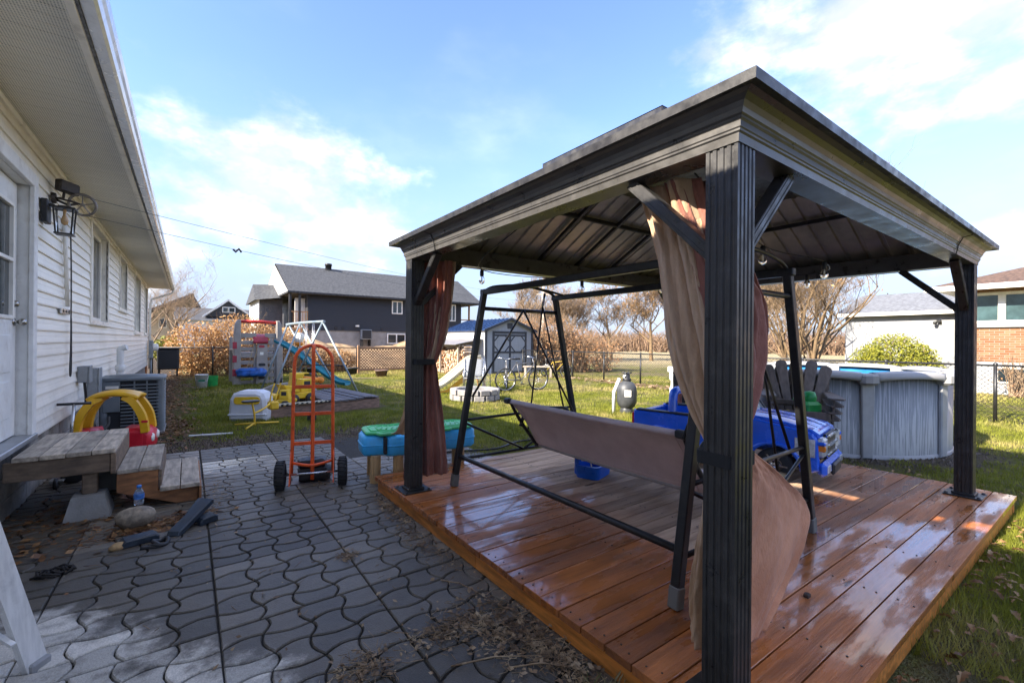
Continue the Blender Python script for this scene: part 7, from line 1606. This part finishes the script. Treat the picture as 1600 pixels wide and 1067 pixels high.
# ------------------------------------------------------------------ fallen leaves and litter
LEAFS = [leafmat('fallen_leaf_a', [(.08, .032, .010), (.21, .095, .032), (.34, .19, .075)], 5, .15), leafmat('fallen_leaf_b', [(.17, .08, .028), (.32, .18, .075), (.46, .31, .16)], 5, .15)]
def leaf_mesh(seed, mt_):
    rr = random.Random(seed); mb = MB(); n_ = 7; L = .055; cv = rr.uniform(.2, .5)
    pr = [(0, .004), (.15, .35), (.28, .22), (.42, .48), (.56, .28), (.70, .40), (.85, .2), (1, .01)]
    V = []
    for a, w in pr:
        z = .012 * math.sin(a * 3) * (1 + cv); 
        for s_ in (-1, 0, 1): V.append(((a - .5) * L * 2, s_ * w * L * rr.uniform(.85, 1.15), z + abs(s_) * w * .022 * (1 + cv)))
    F = [(i * 3 + j, (i + 1) * 3 + j, (i + 1) * 3 + j + 1, i * 3 + j + 1) for i in range(len(pr) - 1) for j in (0, 1)]
    mb.add(V, F, True); return mb.mesh('fallen_leaf', mt_)
LM = [leaf_mesh(k, LEAFS[k % 2]) for k in range(6)]
rr = random.Random(15); cnt = 0
while cnt < 260:
    x = rr.uniform(2.1, 6.4); y = .57 - abs(rr.gauss(0, .30)) if x < 5.6 else rr.uniform(-.9, 1.6)
    if y > .57 and x < 5.75: continue
    if rr.random() > .4 + .5 * math.sin(x * 4.2 + y * 3) ** 2: continue
    o = obj('fallen_leaf', LM[rr.randrange(6)], None, (x, y, rr.uniform(.022, .045))); o.rotation_euler = (rr.gauss(0, .35), rr.gauss(0, .35), rr.uniform(0, 6.28)); o.scale = (rr.uniform(.32, .68),) * 3
    tag(o, 'one of the curled brown fallen leaves on the grass along the deck edge', 'leaf', 'fallen brown leaves beside the deck'); cnt += 1
def litter(name, label, patches, mt_, seed, size=.02, twigs=True):
    rr = random.Random(seed); mb = MB()
    for (x, y, sx, sy, n_, z) in patches:
        for _ in range(n_):
            p = Vector((x + rr.gauss(0, sx), y + rr.gauss(0, sy), z + abs(rr.gauss(0, .010)))); a = rr.uniform(0, 6.28); l_ = size * rr.uniform(.5, 2.0)
            if twigs and rr.random() < .55: mb.tube([p, p + Vector((math.cos(a) * l_ * 1.6, math.sin(a) * l_ * 1.6, rr.uniform(-.003, .014)))], .0016, 3, False, False)
            else:
                d = Vector((math.cos(a), math.sin(a), rr.gauss(0, .3))).normalized(); e = d.cross(Vector((rr.gauss(0, .4), rr.gauss(0, .4), 1))).normalized()
                mb.add([p - d * l_ * .5, p + e * l_ * .3, p + d * l_ * .5, p - e * l_ * .3], [(0, 1, 2, 3)])
    return tag(mb.build(name, mt_), label, 'debris', kind='stuff')
STRAWM = leafmat('dry_straw', [(.12, .07, .035), (.26, .17, .09), (.42, .31, .18)], 20, .1)
litter('dry_plant_debris', 'dry straw, twigs and leaf crumbs scattered over the pavers along the deck', [(1.25, 1.75, .10, .16, 700, .016), (1.05, 1.92, .12, .06, 420, .016), (1.33, 1.45, .05, .14, 420, .016), (.62, 1.9, .07, .05, 240, .016), (1.32, 2.9, .05, .25, 260, .014), (1.36, 3.6, .04, .2, 260, .014), (.85, 2.95, .03, .03, 110, .014), (.8, 3.2, .5, .9, 260, .014), (.2, 4.6, .10, .35, 220, .014), (1.1, 4.6, .2, .05, 120, .014)], STRAWM, 3)
litter('leaf_litter', 'brown leaf litter and dead stems along the bungalow wall and under the steps', [(-.25, 4.25, .13, .07, 260, .014), (.0, 4.3, .1, .08, 160, .014), (-.75, 4.7, .2, .4, 480, .014), (-.15, 8.9, .14, .6, 800, .02), (-.25, 11.5, .18, 1.6, 1100, .03), (-.3, 15.5, .25, 2.2, 1300, .06), (-.2, 18.6, .35, 1.0, 1200, .12), (.3, 19.6, .5, .4, 600, .1)], LEAFS[0], 5, .04)
litter('dead_grass_tuft', 'tuft of pale dead grass at the near corner of the deck and by the fence', [(11.9, 10.2, .25, 2.6, 700, .06), (11.7, 8.4, .3, 1.2, 300, .05)], STRAWM, 6, .10)
tf = MB(); rr = random.Random(2)
for _ in range(260):
    a = rr.uniform(0, 6.28); q = Vector((1.36 + rr.gauss(0, .04), 1.12 + rr.gauss(0, .07), 0)); l_ = rr.uniform(.05, .13); d = Vector((math.cos(a) * .6, math.sin(a) * .6, 1)).normalized(); e = Vector((-math.sin(a), math.cos(a), 0)) * .0022
    tf.add([q - e, q + e, q + d * l_ * .6 + e * .7, q + d * l_ + Vector((0, 0, -l_ * .15))], [(0, 1, 2, 3)])
tag(tf.build('grass_tuft', leafmat('mixed_tuft', [(.06, .09, .02), (.22, .2, .08), (.42, .36, .2)], 30, .2)), 'tuft of green and pale grass at the near corner of the deck', 'grass', kind='stuff')
for k, (p, q) in enumerate((((.92, 1.70, .02), (1.30, 1.50, .03)), ((1.12, 1.55, .02), (1.36, 1.36, .03)), ((1.20, 2.35, .02), (1.32, 2.05, .022)))):
    p, q = Vector(p), Vector(q); o = MB().tube([p, p.lerp(q, .4) + Vector((.02, .01, .008)), q], [.004, .0035, .002], 5).build('dead_stalk', STRAWM)
    tag(o, ['long pale dead stalk lying on the pavers pointing at the deck', 'second pale stalk nearest the corner of the deck', 'thin stalk lying beside the middle of the deck edge'][k], 'stalk')
o = MB().grid(lambda u, v: (.09 * (u - .5), .05 * (v - .5), .012 * math.sin(5 * u) * math.sin(4 * v)), 6, 5, True, .001).build('white_scrap', WHITE); o.location = (2.62, .26, .05); o.rotation_euler = (.3, .2, .8); tag(o, 'scrap of white paper on the grass beside the deck', 'scrap')
o = lumpy(.035, .026, .018, 3).build('pine_cone', mat('dark_brown', (.05, .03, .02), .8)); o.location = (2.50, .95, DZ + .002); tag(o, 'small dark brown lump on the deck by the rust curtain hem', 'debris')
o = MB().tube(smoothpath([(2.0, 4.75, .03), (2.6, 5.0, .03), (3.2, 4.8, .035), (3.8, 5.0, .03), (4.6, 4.7, .03)]), .014, 6).build('garden_hose', BLACKP); tag(o, 'black hose lying on the grass behind the deck', 'hose')
o = MB().bar((.02, 7.9, .02), (.55, 7.80, .02), .035, .022, .006).build('white_pipe', PVC); tag(o, 'white plastic pipe lying on the ground right of the air conditioner', 'pipe')

cr_ = MB(); rr = random.Random(31)
for _ in range(5200):
    x = rr.uniform(-.9, 3.2); y = 7.15 + rr.gauss(0, .42) - .12 * x
    if rr.random() < .25: a = rr.uniform(0, 6.28); d_ = PR + abs(rr.gauss(.05, .28)); x, y = PCX + d_ * math.cos(a), PCY + d_ * math.sin(a)
    if (x < 1.57 and y < 6.88) or (x < 3.02 and y < 6.2): continue
    r_ = rr.uniform(.006, .026); p = Vector((x, y, 0)); V = [p + Vector((r_ * rr.uniform(.6, 1.3) * math.cos(k * 1.57 + rr.uniform(-.4, .4)), r_ * rr.uniform(.6, 1.3) * math.sin(k * 1.57 + rr.uniform(-.4, .4)), -.012)) for k in range(4)] + [p + Vector((rr.gauss(0, r_ * .3), rr.gauss(0, r_ * .3), r_ * rr.uniform(.4, .9)))]
    cr_.add(V, [(0, 1, 4), (1, 2, 4), (2, 3, 4), (3, 0, 4)])
tag(cr_.build('soil_crumbs', mat('dark_soil', (.11, .085, .065), .95, 0, .5, 12, .4, 60)), 'loose dark soil crumbs along the far edge of the patio and round the pool', 'soil', kind='stuff')
